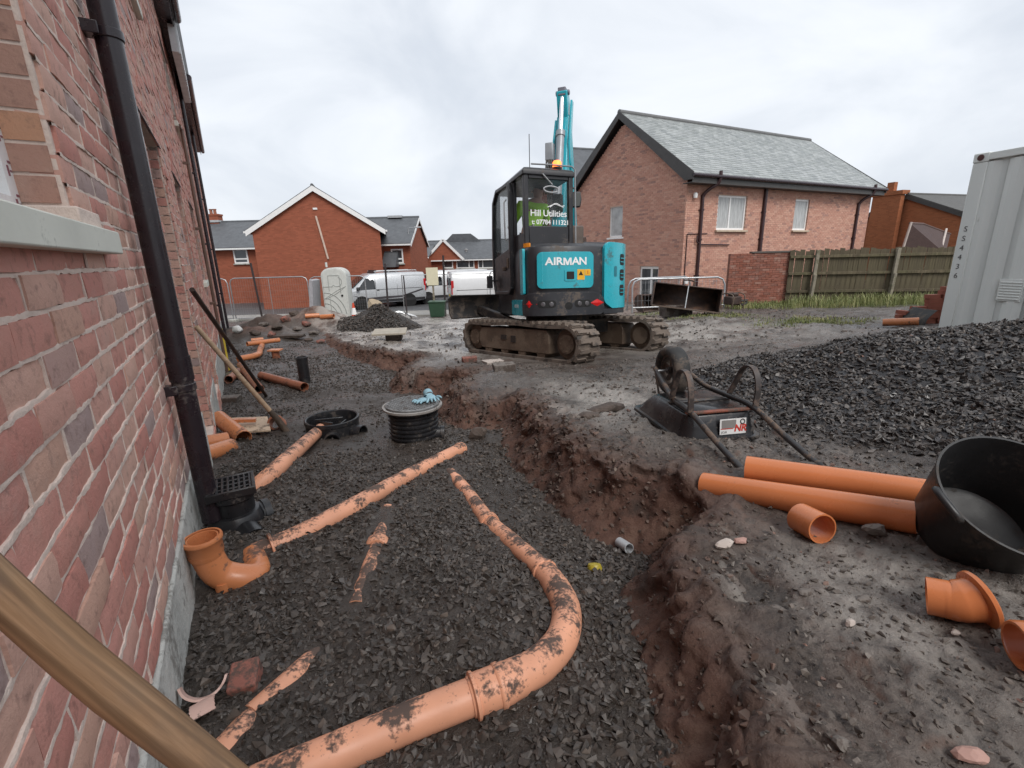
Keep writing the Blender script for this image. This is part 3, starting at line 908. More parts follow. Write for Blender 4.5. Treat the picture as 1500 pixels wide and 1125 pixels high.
# mortar struck roughly over the joints: one wavering strip per bed joint, a short one per upright joint
mb = MB(); rm = np.random.default_rng(77)
def strip_z(zc, s0, s1, step=.018):
    n = max(2, int((s1 - s0) / step)); ss = np.linspace(s0, s1, n + 1)
    wob = fbm(ss * 9, ss * 0 + zc * 31, 3, 5) * .0012
    lo_ = zc - .0043 + wob + rm.normal(0, .0012, n + 1); hi_ = zc + .0043 + wob + rm.normal(0, .0012, n + 1) + .001
    yy = .0004 + fbm(ss * 6, ss * 0 + zc * 13, 3, 9) * .0016 + rm.normal(0, .0006, n + 1)
    V = []
    for k in range(n + 1):
        V += [(ss[k], .006, lo_[k] - .001), (ss[k], yy[k] + .0012, lo_[k]), (ss[k], yy[k] + .0006, zc + .001), (ss[k], yy[k] + .0012, hi_[k]), (ss[k], .006, hi_[k] + .001)]
    Fq = [(5 * k + i, 5 * k + 5 + i, 5 * k + 6 + i, 5 * k + 1 + i) for k in range(n) for i in range(4)]
    mb.add(V, Fq)
zz = .27 + .0585 + .00375
while zz < 4.4:
    segs = [(-.6, 5.7)] if zz < 1.2 else ([(-.6, 5.7)] if zz > 2.45 else [(1.57, 5.7)])
    for s0, s1 in segs:
        if zz < 2.05: 
            strip_z(zz, s0, 3.69); strip_z(zz, 4.67, s1)
        else: strip_z(zz, s0, s1)
    zz += .066
for i in rank[:520]:
    u0, u1, z0, z1 = allb[i]
    if u1 - u0 < .17 and any(abs(u1 - o_[0]) < .02 for o_ in LO): continue
    w = rm.normal(0, .001); mb.add([(u1 - .0015 + w, .006, z0), (u1 - .0008 + w, .0016, z0), (u1 + .0057 + w, .0016 + rm.normal(0, .0008), z0), (u1 + .0063 + w, .006, z0),
            (u1 - .0015 - w, .006, z1), (u1 - .0008 - w, .0016 + rm.normal(0, .0008), z1), (u1 + .0057 - w, .0016, z1), (u1 + .0063 - w, .006, z1)], [(0, 1, 5, 4), (1, 2, 6, 5), (2, 3, 7, 6)])
o = mb.build('mortar_joint', MORTAR, wall_o, smooth=60); o['kind'] = 'stuff'
# jamb bricks of the openings (faces turned towards the camera)
ORB = brick_material('jamb_brick', [(0, (.50, .25, .17)), (.3, (.46, .19, .145)), (.55, (.40, .23, .18)), (.75, (.50, .27, .17))], 'object')
PLAINB = brick_material('plain_brick', LSTOPS, 'object')
for (sj, za, zb_, m_, dep) in ((1.56, 1.345, 2.4, ORB, .088), (4.66, -.15, 2.05, PLAINB, .11), (6.62, -.2, 2.02, PLAINB, .11), (9.1, .97, 2.0, PLAINB, .11)):
    k = 0; z = za
    while z < zb_ - .05:
        b = MB(); b.box((0, 0, 0), (1, 1, 1)); 
        if k == 0 and sj == 1.56: jm = b.mesh('brick'); jm.materials.append(ORB); jm2 = jm.copy(); jm2.materials.clear(); jm2.materials.append(PLAINB)
        link_mesh('brick', jm if m_ is ORB else jm2, wall_o, (sj + .03 - rb.random() * .002, .012 + dep / 2, z + .0292), (0, 0, rb.gauss(0, .006)), (.066, dep - .012, .0575))
        z += .066; k += 1
# reveal of mortar behind the jamb bricks, plinth, sill
mb = MB(); mb.bx(-2.5, 2.9, -.007, .02, -.6, .262); mb.bx(2.9, 3.68, -.007, .02, -.8, .235); mb.bx(4.68, 5.7, -.007, .02, -.9, .05); mb.bx(6.64, 10.38, -.007, .02, -1.1, -.02); mb.bx(11.3, S_END, -.007, .02, -1.5, -.1)
PLINTH = pbr('rendered_plinth', (.47, .47, .44), .85, var=.2, vscale=5, bump=.8, bscale=26, bdist=.012, dirt=.22, dirtcol=(.23, .22, .20), dscale=6)
mb.build('plinth', PLINTH, bld, bevel=.008)
CAST = pbr('cast_stone', (.64, .65, .58), .7, var=.08, vscale=5, bump=.25, bscale=60, dirt=.12, dirtcol=(.40, .41, .36), dscale=5)
mb = MB(); mb.bx(-.1, 1.80, -.042, .085, 1.232, 1.293); mb.build('window_sill', CAST, bld, bevel=.004)
mb = MB(); mb.bx(1.50, 1.72, -.02, .08, 1.295, 1.335); mb.build('mortar_bed', MORTAR, bld, bevel=.004)
wf = window(bld, T(.905, .088, 1.297), 1.306, 1.12, mull=(.2,), trans=(.30,), t=.055, frame_m=pbr('taped_upvc', (.76, .77, .78), .35, var=.08, vscale=20), pane=CURTAIN)
TAPE = pbr('tape_print', (.22, .08, .10), .5)
mb = MB()
for k in range(16):
    z = .03 + k * .07; u = .642
    mb.bx(u - .022, u - .014, -.0015, .001, z, z + .022, T(.905, .088, 1.297)); mb.bx(u - .010, u + .006, -.0015, .001, z + .028, z + .033, T(.905, .088, 1.297)); mb.bx(u - .006, u + .004, -.0015, .001, z + .010, z + .014, T(.905, .088, 1.297))
o = mb.build('tape_mark', TAPE, wf); o['kind'] = 'stuff'
# doors and openings set back in the wall, soffits above them
DOORM = pbr('dark_opening', (.045, .04, .04), .6)
for (a, b_, z0, z1) in LO[1:]:
    mb = MB(); mb.bx(a, b_, .125, .20, z0, z1); mb.build('door' if z0 < 0 else 'window', DOORM if z0 < 0 else WHITE_UPVC, bld)
    if z0 > 0:
        mb = MB(); mb.bx(a + .07, b_ - .07, .11, .126, z0 + .07, z1 - .07); mb.build('pane', DARKGLASS, bld.children[-1])
        mb = MB(); mb.bx(a - .12, b_ + .12, -.04, .11, z0 - .07, z0 - .003); mb.build('sill', CAST, bld, bevel=.004)
for (a, b_, z0, z1) in LO: mb = MB(); mb.bx(a - .1, b_ + .1, -.008, .11, z1 + .002, z1 + .010); mb.build('lintel', pbr('steel_lintel', (.10, .07, .07), .5), bld)
# eaves: soffit, fascia, gutter, roof
ED = pbr('dark_eaves', (.030, .018, .024), .3, var=.1)
mb = MB(); mb.bx(-2.5, S_END + .1, -.17, .25, Z_EAVE, Z_EAVE + .03); mb.build('soffit', ED, bld)
mb = MB(); mb.bx(-2.5, S_END + .1, -.19, -.172, Z_EAVE - .06, Z_EAVE + .16); mb.build('fascia', ED, bld)
mb = MB(); mb.tube([(-2.5, -.245, Z_EAVE + .10), (10.0, -.245, Z_EAVE + .10)], .055, 12); mb.tube([(12.6, -.245, Z_EAVE + .06), (S_END + .15, -.245, Z_EAVE + .04)], .055, 12)
mb.build('gutter', ED, bld, smooth=50)
RIB = pbr('ribbed_panel', (.62, .63, .64), .4)
mb = MB()
for k in range(22):
    s = 9.9 + k * .125; mb.bx(s, s + .095, -.215, -.192, Z_EAVE - .40, Z_EAVE + .12)
mb.bx(9.85, 12.65, -.19, -.10, Z_EAVE - .40, Z_EAVE - .03)
mb.build('vent_panel', RIB, bld)
mb = MB(); mb.prism([(-.26, Z_EAVE + .17), (5, Z_EAVE + 3.6), (10.2, Z_EAVE + .17), (10.2, Z_EAVE + .03), (5, Z_EAVE + 3.4), (-.2, Z_EAVE + .035)], -2.5, S_END + .1,
                    Matrix(((0, 0, 1, 0), (1, 0, 0, 0), (0, 1, 0, 0), (0, 0, 0, 1)))); mb.build('roof', pbr('dark_slate', (.09, .095, .10), .5, var=.2), bld)
mb = MB(); mb.bx(S_END - .25, S_END - .002, .252, 10, -1.2, Z_EAVE); mb.build('end_wall', BRICK_ATT, bld)
# rainwater pipe next to the window, gully under it, smaller pipes farther along
def pipe_run(s, y, z0, z1, r, name, brackets, parent=bld, m=DARKPIPE, collars=()):
    b = MB(); b.tube([(s, y, z0), (s, y, z1)], r, 20); 
    for z in collars: b.tube([(s, y, z - .05), (s, y, z + .05)], r * 1.1, 20)
    p = b.build(name, m, parent, smooth=50)
    for z in brackets:
        q = MB(); q.tube([(s, y, z - .016), (s, y, z + .016)], r * 1.13, 20); q.bx(s - r * 1.5, s + r * .4, y + r * .75, .004, z - .014, z + .014); q.bx(s - r * 1.6, s - r * 1.3, y + .4 * r, .004, z - .02, z + .02)
        q.build('bracket', m, p, smooth=40, bevel=.003)
    return p
pipe_run(2.36, -.062, .07, Z_EAVE + .06, .041, 'downpipe', (.70, 1.98, 3.4), collars=(.78,))
COPPER = pbr('brown_waste_pipe', (.13, .075, .055), .4, var=.2)
p_ = pipe_run(8.75, -.06, -.5, 3.05, .022, 'waste_pipe', (.6, 1.7, 2.6), m=COPPER)
mb = MB(); mb.tube([(8.75, -.06, 3.05), (8.75, .02, 3.06)], .022, 12); mb.tube([(8.55, -.05, 3.05), (8.75, -.05, 3.05)], .02, 12); mb.build('waste_branch', COPPER, bld, smooth=50)
pipe_run(12.4, -.055, -.9, Z_EAVE, .034, 'downpipe', (.3, 1.6, 3.0))
pipe_run(17.2, -.075, -1.2, Z_EAVE, .036, 'downpipe', (.3, 1.6, 3.0))
YELLOW = pbr('yellow_gas_pipe', (.60, .44, .05), .4, var=.15, dirt=.2)
pipe_run(9.6, -.055, -.75, -.02, .035, 'gas_pipe', (), m=YELLOW)
pipe_run(10.0, -.06, -.75, .05, .022, 'gas_pipe', (), m=YELLOW)

# ================================================================== HOUSES
SLATE_ROOF = pbr('slate_roof', (.085, .09, .097), .5, var=.25, vscale=3, bump=.3, bscale=12)
def house_brick(name, base, mort, sc=1.0):
    m, N, L, B = nodes(name)
    v = ntc(N); sx = N.new('ShaderNodeSeparateXYZ'); L.new(v, sx.inputs[0])
    cb = N.new('ShaderNodeCombineXYZ'); L.new(nmath(N, L, 'ADD', sx.outputs['X'], sx.outputs['Y']), cb.inputs['X']); L.new(sx.outputs['Z'], cb.inputs['Y'])
    bt = N.new('ShaderNodeTexBrick'); L.new(cb.outputs[0], bt.inputs['Vector'])
    bt.inputs['Scale'].default_value = 1.0; bt.inputs['Brick Width'].default_value = .225 * sc; bt.inputs['Row Height'].default_value = .075 * sc
    bt.inputs['Mortar Size'].default_value = .006; bt.inputs['Color1'].default_value = (*base, 1); bt.inputs['Color2'].default_value = (*[c * .72 for c in base], 1)
    bt.inputs['Mortar'].default_value = (*mort, 1)
    n = nramp(N, L, nnoise(N, L, v, .8, 5, .6), [(.3, 0), (.7, .35)])
    c = nmix(N, L, n, bt.outputs['Color'], tuple(c * .7 for c in base))
    L.new(c, B.inputs['Base Color']); B.inputs['Roughness'].default_value = .85; B.inputs['Specular IOR Level'].default_value = .25
    return m
HB_RED = house_brick('estate_brick', (.34, .105, .060), (.25, .10, .06))
HB_ORANGE = house_brick('orange_brick', (.37, .125, .055), (.30, .15, .08))

def house(name, label, loc, rz, L_, W_, eave, ridge, wm, rm=SLATE_ROOF, verge=.14, over=.28, barge=None, barge_m=WHITE_UPVC, group=None, below=1.0):
    h = thing(name, label, 'house', loc, rz, group)
    b = MB(); b.bx(0, L_, 0, W_, -below, eave)
    YZ = Matrix(((0, 0, 1, 0), (1, 0, 0, 0), (0, 1, 0, 0), (0, 0, 0, 1)))
    b.prism([(0, eave), (W_, eave), (W_ / 2, ridge)], 0, L_, YZ)
    b.build('wall', wm, h)
    sl = (ridge - eave) / (W_ / 2); t = .13
    b = MB()
    y0, y1 = -over, W_ + over
    ze = eave - over * sl
    b.prism([(y0, ze + .02), (W_ / 2, ridge + .02), (y1, ze + .02), (y1, ze + t), (W_ / 2, ridge + t + .05), (y0, ze + t)], -verge, L_ + verge, YZ)
    rf = b.build('roof', rm, h)
    b = MB(); b.tube([(-verge - .02, W_ / 2, ridge + t + .03), (L_ + verge + .02, W_ / 2, ridge + t + .03)], .09, 8); b.build('ridge_tile', rm, rf, smooth=50)
    if barge:
        for xe in (-verge - .035, L_ + verge + .005):
            b = MB(); b.prism([(y0, ze - barge + .06), (y0, ze + t * .7), (W_ / 2, ridge + t * .7 + .04), (y1, ze + t * .7), (y1, ze - barge + .06), (W_ / 2, ridge - barge + .1)], xe, xe + .03, YZ)
            b.build('bargeboard', barge_m, h)
    for yy, s in ((y0 - .06, -1), (y1 + .06, 1)):
        b = MB(); b.bx(-verge, L_ + verge, yy - .06, yy + .05, ze - .03, ze + .07); b.build('gutter', barge_m, h)
    return h, rf

def chimney(parent, x, y, z0, z1, m, sx=.6, sy=.45, pots=1):
    b = MB(); b.bx(x - sx / 2, x + sx / 2, y - sy / 2, y + sy / 2, z0, z1 - .12); b.bx(x - sx / 2 - .04, x + sx / 2 + .04, y - sy / 2 - .04, y + sy / 2 + .04, z1 - .12, z1)
    c = b.build('chimney', m, parent)
    b = MB()
    for k in range(pots): b.lathe([(.11, z1), (.10, z1 + .28), (.13, z1 + .3), (.13, z1 + .36), (.08, z1 + .36), (.08, z1)], 10, T(x + (k - (pots - 1) / 2) * .28, y, 0))
    b.build('chimney_pot', ORANGE_OLD, c, smooth=40)
    b = MB(); b.bx(x - sx / 2 - .06, x + sx / 2 + .06, y - sy / 2 - .06, y + sy / 2 + .06, z0 + .35, z0 + .5); b.build('flashing', pbr('lead', (.38, .39, .4), .5), c)
    return c
# gable house straight beyond the fence
def gx(px, py, Y): return aty(px, py, Y)
YG = 30.0
xl, xr = gx(379, 400, YG).x, gx(562, 400, YG).x
GA = R(105)
_k = xl / YG; WG = (xr - _k * YG) / (math.sin(GA) - _k * -math.cos(GA) * 1.0) if False else (xr - _k * YG) / (math.sin(GA) + _k * math.cos(GA))
ze_g = gx(465, 336, YG).z; zr_g = gx(466, 279, YG).z
hA, rfA = house('gable_house', 'red brick house with blank gable and white bargeboards behind the portable toilet', (xr, YG, -1.62), GA, 9.0, WG, ze_g + 1.62, zr_g + 1.62, HB_RED, barge=.26, over=.32)
b = MB(); yy = WG * .52
b.bx(-.05, -.004, WG * .5 - .12, WG * .5 + .12, zr_g + 1.62 - 1.15, zr_g + 1.62 - 1.05); b.build('vent', WHITE_UPVC, hA)
b = MB(); b.bar((-.05, WG * .5, zr_g + 1.62 - 1.5), (-.05, WG * .445, 2.9), .10, .05, (1, 0, 0)); b.build('movement_joint', pbr('pale_sealant', (.55, .42, .34), .6), hA)
# wing of the terrace either side of it
YT = 33.0
xa, xb = gx(255, 400, YT).x, gx(603, 400, YT).x
ze_t = gx(350, 362, YT).z; zr_t = gx(350, 328, YT + 3.5).z
hB, rfB = house('terrace_house', 'low terrace roof with two chimneys and small white windows running behind the gable house', (xa, YT, -1.62), 0, xb - xa, 7.0, ze_t + 1.62, zr_t + 1.62, HB_RED, barge=.18)
for px_, w_ in ((355, .95), (583, .8)):
    P = gx(px_, 386, YT); window(hB, T(P.x - xa, -.05, P.z + 1.62), w_, .95, trans=(.3,), t=.09, sill=.05)
c1 = gx(314, 322, YT + 3.5); c2 = gx(581, 335, YT + 3.5)
chimney(rfB, c1.x - xa, 3.5, zr_t + 1.4, c1.z + 2.0, HB_RED, .9, .6, 2); chimney(rfB, c2.x - xa, 3.5, zr_t + 1.4, c2.z + 2.0, HB_RED, .9, .6, 2)
P = gx(568, 390, YT - 1); b = MB(); x0 = gx(563, 380, YT).x - xa + .05; x1 = gx(584, 380, YT).x - xa; b.prism([(-1.2, gx(570, 386, YT).z + 1.4), (0, gx(570, 368, YT).z + 1.62), (0, gx(570, 386, YT).z + 1.4)], x0, x1, Matrix(((0, 0, 1, 0), (1, 0, 0, 0), (0, 1, 0, 0), (0, 0, 0, 1)))); b.build('porch_roof', SLATE_ROOF, hB)
# middle distance block
P0, P1 = gx(598, 395, 44), gx(628, 395, 44)
hM, rM = house('brick_house', 'narrow red brick house seen between the street lamp and the bungalow row', (P0.x - 2.2, 44, -1.7), 0, P1.x - P0.x + 2.2, 7, gx(610, 377, 44).z + 1.7, gx(610, 362, 47.5).z + 1.7, HB_RED)
window(hM, T(P1.x - P0.x + 1.6, -.05, 1.35), .9, 1.1, t=.09)
# bungalow row
YB = 46.0
xa2, xb2 = gx(624, 400, YB).x, gx(800, 400, YB).x
zeb = gx(690, 379, YB).z; zrb = gx(690, 354.5, YB + 3.5).z
hC, rfC = house('bungalow_row', 'long row of brick bungalows with grey roof beyond the white vans', (xa2, YB, -1.75), 0, xb2 - xa2, 7.0, zeb + 1.75, zrb + 1.75, HB_RED, barge=.22)
for px_, w_, mu in ((657, .9, ()), (682, 1.7, (.35,)), (712, 1.5, (-.3,))):
    P = gx(px_, 392, YB); window(hC, T(P.x - xa2, -.05, P.z + 1.75 - .05), w_, .95, mull=mu, t=.09, sill=.05)
P = gx(676, 351, YB + 3); b = MB(); b.prism([(-1.7, 0), (-.9, .75), (.9, .75), (1.9, 0)], -1, 1, T(P.x - xa2, 4.2, zrb + 1.75 + .05) @ RX(PI / 2)); b.build('raised_roof', SLATE_ROOF, rfC)
b = MB(); b.prism([(0, 0), (3.3, 0), (1.65, 1.75)], -.6, .35, T(.2, 0, zeb + 1.75 - .12) @ RX(PI / 2)); b.build('gable', HB_RED, hC)
b = MB(); b.bar((0, -.5, zeb + 1.68), (1.85, -.5, zeb + 1.75 + 1.78), .06, .22, (0, 0, 1)); b.bar((1.85, -.5, zeb + 1.75 + 1.78), (3.7, -.5, zeb + 1.68), .06, .22, (0, 0, 1)); b.build('bargeboard', WHITE_UPVC, hC)
for px_ in (683, 727): 
    P = gx(px_, 368, YB + 1.2); b = MB(); b.lathe([(.11, -.5), (.11, .1), (.17, .1), (.17, .2), (.0, .24)], 8, T(P.x - xa2, 1.2, P.z + 1.75)); b.build('roof_vent', pbr('grey_vent', (.3, .3, .3), .6), rfC)

# ------------------------------------------------------------------ big brick house at right
HP = Vector((6.4, 17.95, 0)); 
u_side = Vector((.882, .471, 0)).normalized(); u_gab = Vector((.471, -.882, 0)).normalized()
HL, HW, HZ0, HEV, HRG = 12.3, 6.95, -.9, 3.74, 6.22
hR = thing('detached_house', 'large brick house with wet slate roof and three dark downpipes behind the wooden fence', 'house', (HP.x, HP.y, HZ0), math.atan2(u_side.y, u_side.x))
E_, G_ = HEV - HZ0, HRG - HZ0
RSTOPS = [(0, (.57, .31, .235)), (.28, (.54, .28, .21)), (.5, (.61, .35, .265)), (.72, (.51, .265, .20)), (.90, (.41, .225, .185)), (.97, (.34, .20, .17))]
RB = brick_material('pink_brick_field', RSTOPS, 'attr')
RMORT = pbr('pinkish_mortar', (.56, .38, .30), .9, var=.1)
SO = [(1.70, 3.35, 2.85, 4.1), (6.45, 7.45, 2.85, 4.1)]
side_M = ident                                   # local x along the side wall, y inwards
gab_M = frame((0, -1, 0), (1, 0, 0), (0, 0, 1), (0, HW, 0))      # x runs from the far corner to the near corner
GO = [(2.75, 3.6, 2.75, 4.0), (4.75, 5.8, -.2, 1.55)]
b = MB(); backing(b, .012, HL, -.8, E_, SO, .012, .3, side_M); backing(b, 0, HW - .012, -.8, E_, GO, .012, .3, gab_M)
sl = (G_ - E_) / (HW / 2)
b.prism([(0.03, E_), (HW - .03, E_), (HW / 2, G_ - .04)], .012, .3, frame((0, -1, 0), (0, 0, 1), (1, 0, 0), (0, HW, 0)))
b.bx(HL - .3, HL, .31, HW, -.8, E_); b.bx(.31, HL, HW - .3, HW, -.8, E_)
wR = b.build('wall', RMORT, hR)
field('brickwork', courses(HL, 0, E_, SO), RB, wR, side_M, .06, 21, .0015)
def gspan(z):
    if z < E_: return (0.0, HW)
    k = (z - E_) / sl; return (k, HW - k)
field('brickwork', courses(HW, 0, G_ - .1, GO, span=gspan), RB, wR, gab_M, .06, 23, .0015)
SILLM = pbr('stone_sill', (.50, .40, .30), .8, var=.15)
for (a, c_, z0, z1), mu in zip(SO, ((-.08,), ())):
    window(hR, T((a + c_) / 2, .06, z0), c_ - a, z1 - z0, mull=mu, t=.075, pane=CURTAIN, sill=.16, sill_m=SILLM)
window(hR, gab_M @ T((GO[0][0] + GO[0][1]) / 2, .06, GO[0][2]), .9, 1.3, t=.075, pane=CURTAIN, sill=.1, sill_m=WHITE_UPVC)
window(hR, gab_M @ T((GO[1][0] + GO[1][1]) / 2, .06, GO[1][2]), 1.1, 1.75, mull=(.1,), t=.1, pane=DARKGLASS, sill=.1, sill_m=SILLM)
# roof with single slates
RSL = pbr('wet_slate', (.27, .285, .285), .30, var=.2, vscale=2.2, bump=.2, bscale=30, coords='Object', rvar=.1)
YZ = Matrix(((0, 0, 1, 0), (1, 0, 0, 0), (0, 1, 0, 0), (0, 0, 0, 1)))
ov, vg, t = .42, .22, .10
b = MB(); ze = E_ - ov * sl + .25
zr = ze + (HW / 2 + ov) * sl
b.prism([(-ov, ze), (HW / 2, zr), (HW + ov, ze), (HW + ov, ze + t), (HW / 2, zr + t), (-ov, ze + t)], -vg, HL + vg, YZ)
rfR = b.build('roof', pbr('roof_underlay', (.03, .027, .028), .5), hR)
slm, N, L, B = nodes('single_slates'); a = N.new('ShaderNodeAttribute'); a.attribute_name = 'tone'
c = nramp(N, L, a.outputs['Fac'], [(0, (.20, .215, .215)), (.5, (.29, .305, .30)), (1, (.36, .375, .37))]); c = nmix(N, L, nramp(N, L, nnoise(N, L, ntc(N), 2, 5), [(.4, 0), (.7, .4)]), c, (.19, .21, .19))
L.new(c, B.inputs['Base Color']); B.inputs['Roughness'].default_value = .34; MATS['single_slates'] = slm
SV, SF, ST = [], [], []
ang = math.atan(sl); ln = (HW / 2 + ov) / math.cos(ang); rows = int(ln / .17); rs = random.Random(8)
for r_ in range(rows):
    for k in range(int((HL + 2 * vg) / .3) + 2):
        x0 = -vg - .03 + (k - .5 * (r_ % 2)) * .3; x1 = x0 + .292
        x0 = max(x0, -vg - .03); x1 = min(x1, HL + vg + .03)
        if x1 - x0 < .05: continue
        d0 = r_ * .17 - .04; d1 = d0 + .24; lift = .012 + rs.uniform(0, .006)
        o0 = len(SV)
        for (d, z) in ((d0, t + lift + .014), (d1, t + .010), (d0, t + .003)):
            for x in (x0, x1): SV.append((x, -ov + d * math.cos(ang), ze + d * math.sin(ang) + z / math.cos(ang)))
        SF += [(o0, o0 + 1, o0 + 3, o0 + 2), (o0 + 4, o0 + 5, o0 + 1, o0), (o0 + 4, o0, o0 + 2), (o0 + 1, o0 + 5, o0 + 3)]
        ST += [rs.random()] * 6
me = bpy.data.meshes.new('slates'); me.from_pydata(SV, [], SF); at = me.attributes.new('tone', 'FLOAT', 'POINT'); at.data.foreach_set('value', ST); me.materials.append(slm)
o = bpy.data.objects.new('slates', me); COL.objects.link(o); o.parent = rfR; o['kind'] = 'stuff'
b = MB(); b.tube([(-vg - .04, HW / 2, zr + t + .03), (HL + vg + .04, HW / 2, zr + t + .03)], .11, 8); b.build('ridge_tile', pbr('ridge', (.13, .13, .13), .5), rfR, smooth=50)
BG = pbr('dark_bargeboard', (.050, .047, .045), .5, var=.2)
for xe in (-vg - .05, HL + vg + .01):
    b = MB(); b.prism([(-ov - .05, ze - .10), (-ov - .05, ze + t + .05), (HW / 2, zr + t + .06), (HW + ov + .05, ze + t + .05), (HW + ov + .05, ze - .10), (HW + .1, ze - .10), (HW / 2, zr - .10), (-.1, ze - .10)], xe, xe + .04, YZ); b.build('bargeboard', BG, hR)
b = MB(); b.bx(-vg, HL + vg, -ov + .02, .0, ze - .2, ze - .17); b.bx(-vg, HL + vg, -ov - .002, -ov + .02, ze - .2, ze + .1); b.build('soffit', BG, hR)
b = MB(); b.tube([(-vg - .05, -ov - .06, ze + .04), (HL + vg + .05, -ov - .06, ze + .04)], .062, 10); b.build('gutter', ED, hR, smooth=50)
BRN = pbr('brown_downpipe', (.045, .020, .022), .35, var=.2)
for s, top in ((.78, True), (4.35, False), (11.2, True)):
    b = MB()
    if top:
        b.tube(crom([(s, -.06, -.4), (s, -.06, E_ - 1.0), (s, -.07, E_ - .62), (s + .12, -.22, E_ - .40), (s + .30, -.40, E_ - .24), (s + .34, -.47, E_ - .02), (s + .34, -.47, E_ + .18)], 5), .062, 10)
    else: b.tube([(s, -.06, -.4), (s, -.06, ze - .15)], .075, 10)
    p = b.build('downpipe', BRN, hR, smooth=50)
    for z in (1.2, 2.5, E_ - 1.1):
        q = MB(); q.tube([(s, -.06, z - .03), (s, -.06, z + .03)], .085, 10); q.bx(s - .12, s + .12, -.03, -.002, z - .02, z + .02); q.build('bracket', BRN, p)
b = MB(); b.tube([(.86, -.05, 2.33), (2.45, -.05, 2.30)], .024, 8); b.tube([(.60, -.09, 2.42), (.60, -.09, 2.65)], .03, 8); b.tube([(.60, -.09, 2.42), (.78, -.07, 2.36)], .024, 8); b.build('waste_pipe', BRN, hR, smooth=50)
b = MB(); b.tube([(.15, -.02, -.3), (.15, -.02, 2.7)], .018, 6); b.tube([(.15, -.02, 2.7), (1.2, -.02, 2.72)], .018, 6); b.build('cable', BRN, hR, smooth=50)
for P in ((.36, -.08, E_ - .62), (.2, -.08, 1.0)):
    b = MB(); b.lathe([(0, -.08), (.07, -.08), (.08, .05), (.05, .1), (0, .11)], 10, T(*P)); b.build('wall_lamp', WHITE_UPVC, hR, smooth=50)

# ------------------------------------------------------------------ roofs behind, orange house at right
DA = gx(816, 214, 31)
hD, rD = house('brick_house', 'dark roofed house half hidden behind the excavator arm', (DA.x + 1.2, DA.y - 3.3, -1.2), R(20), 8.5, 7, DA.z + 1.2 - 2.9, DA.z + .95, house_brick('dark_estate_brick', (.20, .075, .05), (.2, .1, .07)), barge=.2, barge_m=BG)
P = Vector((0, 0, DA.z - 1.2))
b = MB(); b.rod((4.2, 3, P.z + .4), (4.2, 3, P.z + 2.4), .025); b.rod((3.6, 3, P.z + 2.2), (5.2, 3, P.z + 2.45), .02)
for k in range(5): b.rod((3.8 + k * .3, 2.75, P.z + 2.25 + k * .045), (3.8 + k * .3, 3.25, P.z + 2.25 + k * .045), .012)
b.build('aerial', STEEL, rD)
OE = gx(1424, 330, 27); OW = 6.9
_ez = gx(1424, 318, 27).z; OA = Vector((OE.x - .342 * OW / 2, OE.y + .94 * OW / 2, 0)); _rz = gx(1345, 283, OA.y).z
hE, rE = house('orange_house', 'orange brick house with tall chimney stack beyond the wooden fence', (OE.x, OE.y, -1.0), R(20), 9.5, OW, _ez + 1.0, _rz + .8, HB_ORANGE, rm=pbr('brown_tiles', (.075, .072, .066), .6, var=.3, vscale=5), barge=.22, barge_m=BG)
_cz = gx(1330, 284, OA.y).z + 1.0
b = MB(); b.bx(-.55, -.2, OW / 2 + .1, OW / 2 + 1.75, -1, _cz); b.bx(-.62, .05, OW / 2 + .0, OW / 2 + 1.85, _cz, _cz + .22); b.bx(-.45, -.15, OW / 2 + .65, OW / 2 + 1.05, _cz + .22, _cz + .75); b.build('chimney', HB_ORANGE, hE)
# ================================================================== DRAINAGE IN THE TRENCH
def hits(pts, dz=0.0):
    out = []
    for k, p in enumerate(pts):
        d = p[2] if len(p) > 2 else dz
        q = hit(p[0], p[1]); q = hit(p[0], p[1], d); out.append(q)
    return out

def pipe(name, label, pts, r, m, cat='pipe', dz=.03, wall=.005, group=None, n=24, sub=6, smooth_path=True):
    P = hits(pts, dz); P = crom(P, sub) if smooth_path and len(P) > 2 else P
    b = MB(); b.tube(P, r, n, wall); PIPES.append((P, r))
    return solo(b, name, m, label, cat, group, smooth=50)

def ring(mb, c, d, r, w, t=.006, n=24, wall=.008):
    c, d = Vector(c), Vector(d).normalized()
    mb.tube([c - d * w / 2, c - d * w * .3, c + d * w * .3, c + d * w / 2], [r + t * .4, r + t, r + t, r + t * .4], n, wall)

# gully and its grate
GP = Wm @ Vector((2.40, -.155, 0)); 
gpx = hit(315, 770)
gz = .205
gul = thing('drain_gully', 'black plastic drain gully with square slotted grate under the downpipe', 'drain gully', (GP.x, GP.y, gz - .20), PI / 2 + PSI)
b = MB(); b.lathe([(.085, .06), (.085, .13), (.098, .14), (.098, .165), (.09, .17), (.078, .17), (.07, .13), (.07, .06)], 28, closed=True); b.build('body', BLACKP, gul, smooth=40)
b = MB(); b.lathe([(.0, -.10), (.10, -.10), (.118, -.02), (.118, .03), (.10, .062), (.084, .066), (0, .066)], 28); b.build('trap', BLACKP, gul, smooth=40)
b = MB(); b.tube([(.02, -.04, .0), (.04, -.125, -.01)], [.066, .066], 20, .006); b.tube([(.035, -.105, -.01), (.043, -.135, -.012)], .076, 20, .012); b.tube([(-.06, -.02, -.01), (-.17, -.06, -.03)], .062, 20, .006); b.tube([(.06, 0, .0), (.16, .01, -.0)], .066, 20, .006); b.build('inlet', BLACKP, gul, smooth=40)
b = MB(); rbox(.20, .20, .012, 0, T(0, -.02, 0) @ Matrix.Identity(4), MB())
b = MB()
for a in ((-.10, -.085, -.10, .10), (.085, .10, -.10, .10), (-.085, .085, -.10, -.085), (-.085, .085, .085, .10)): b.bx(a[0], a[1], a[2], a[3], .168, .205)
b.build('grate_frame', BLACKP, gul, bevel=.003)
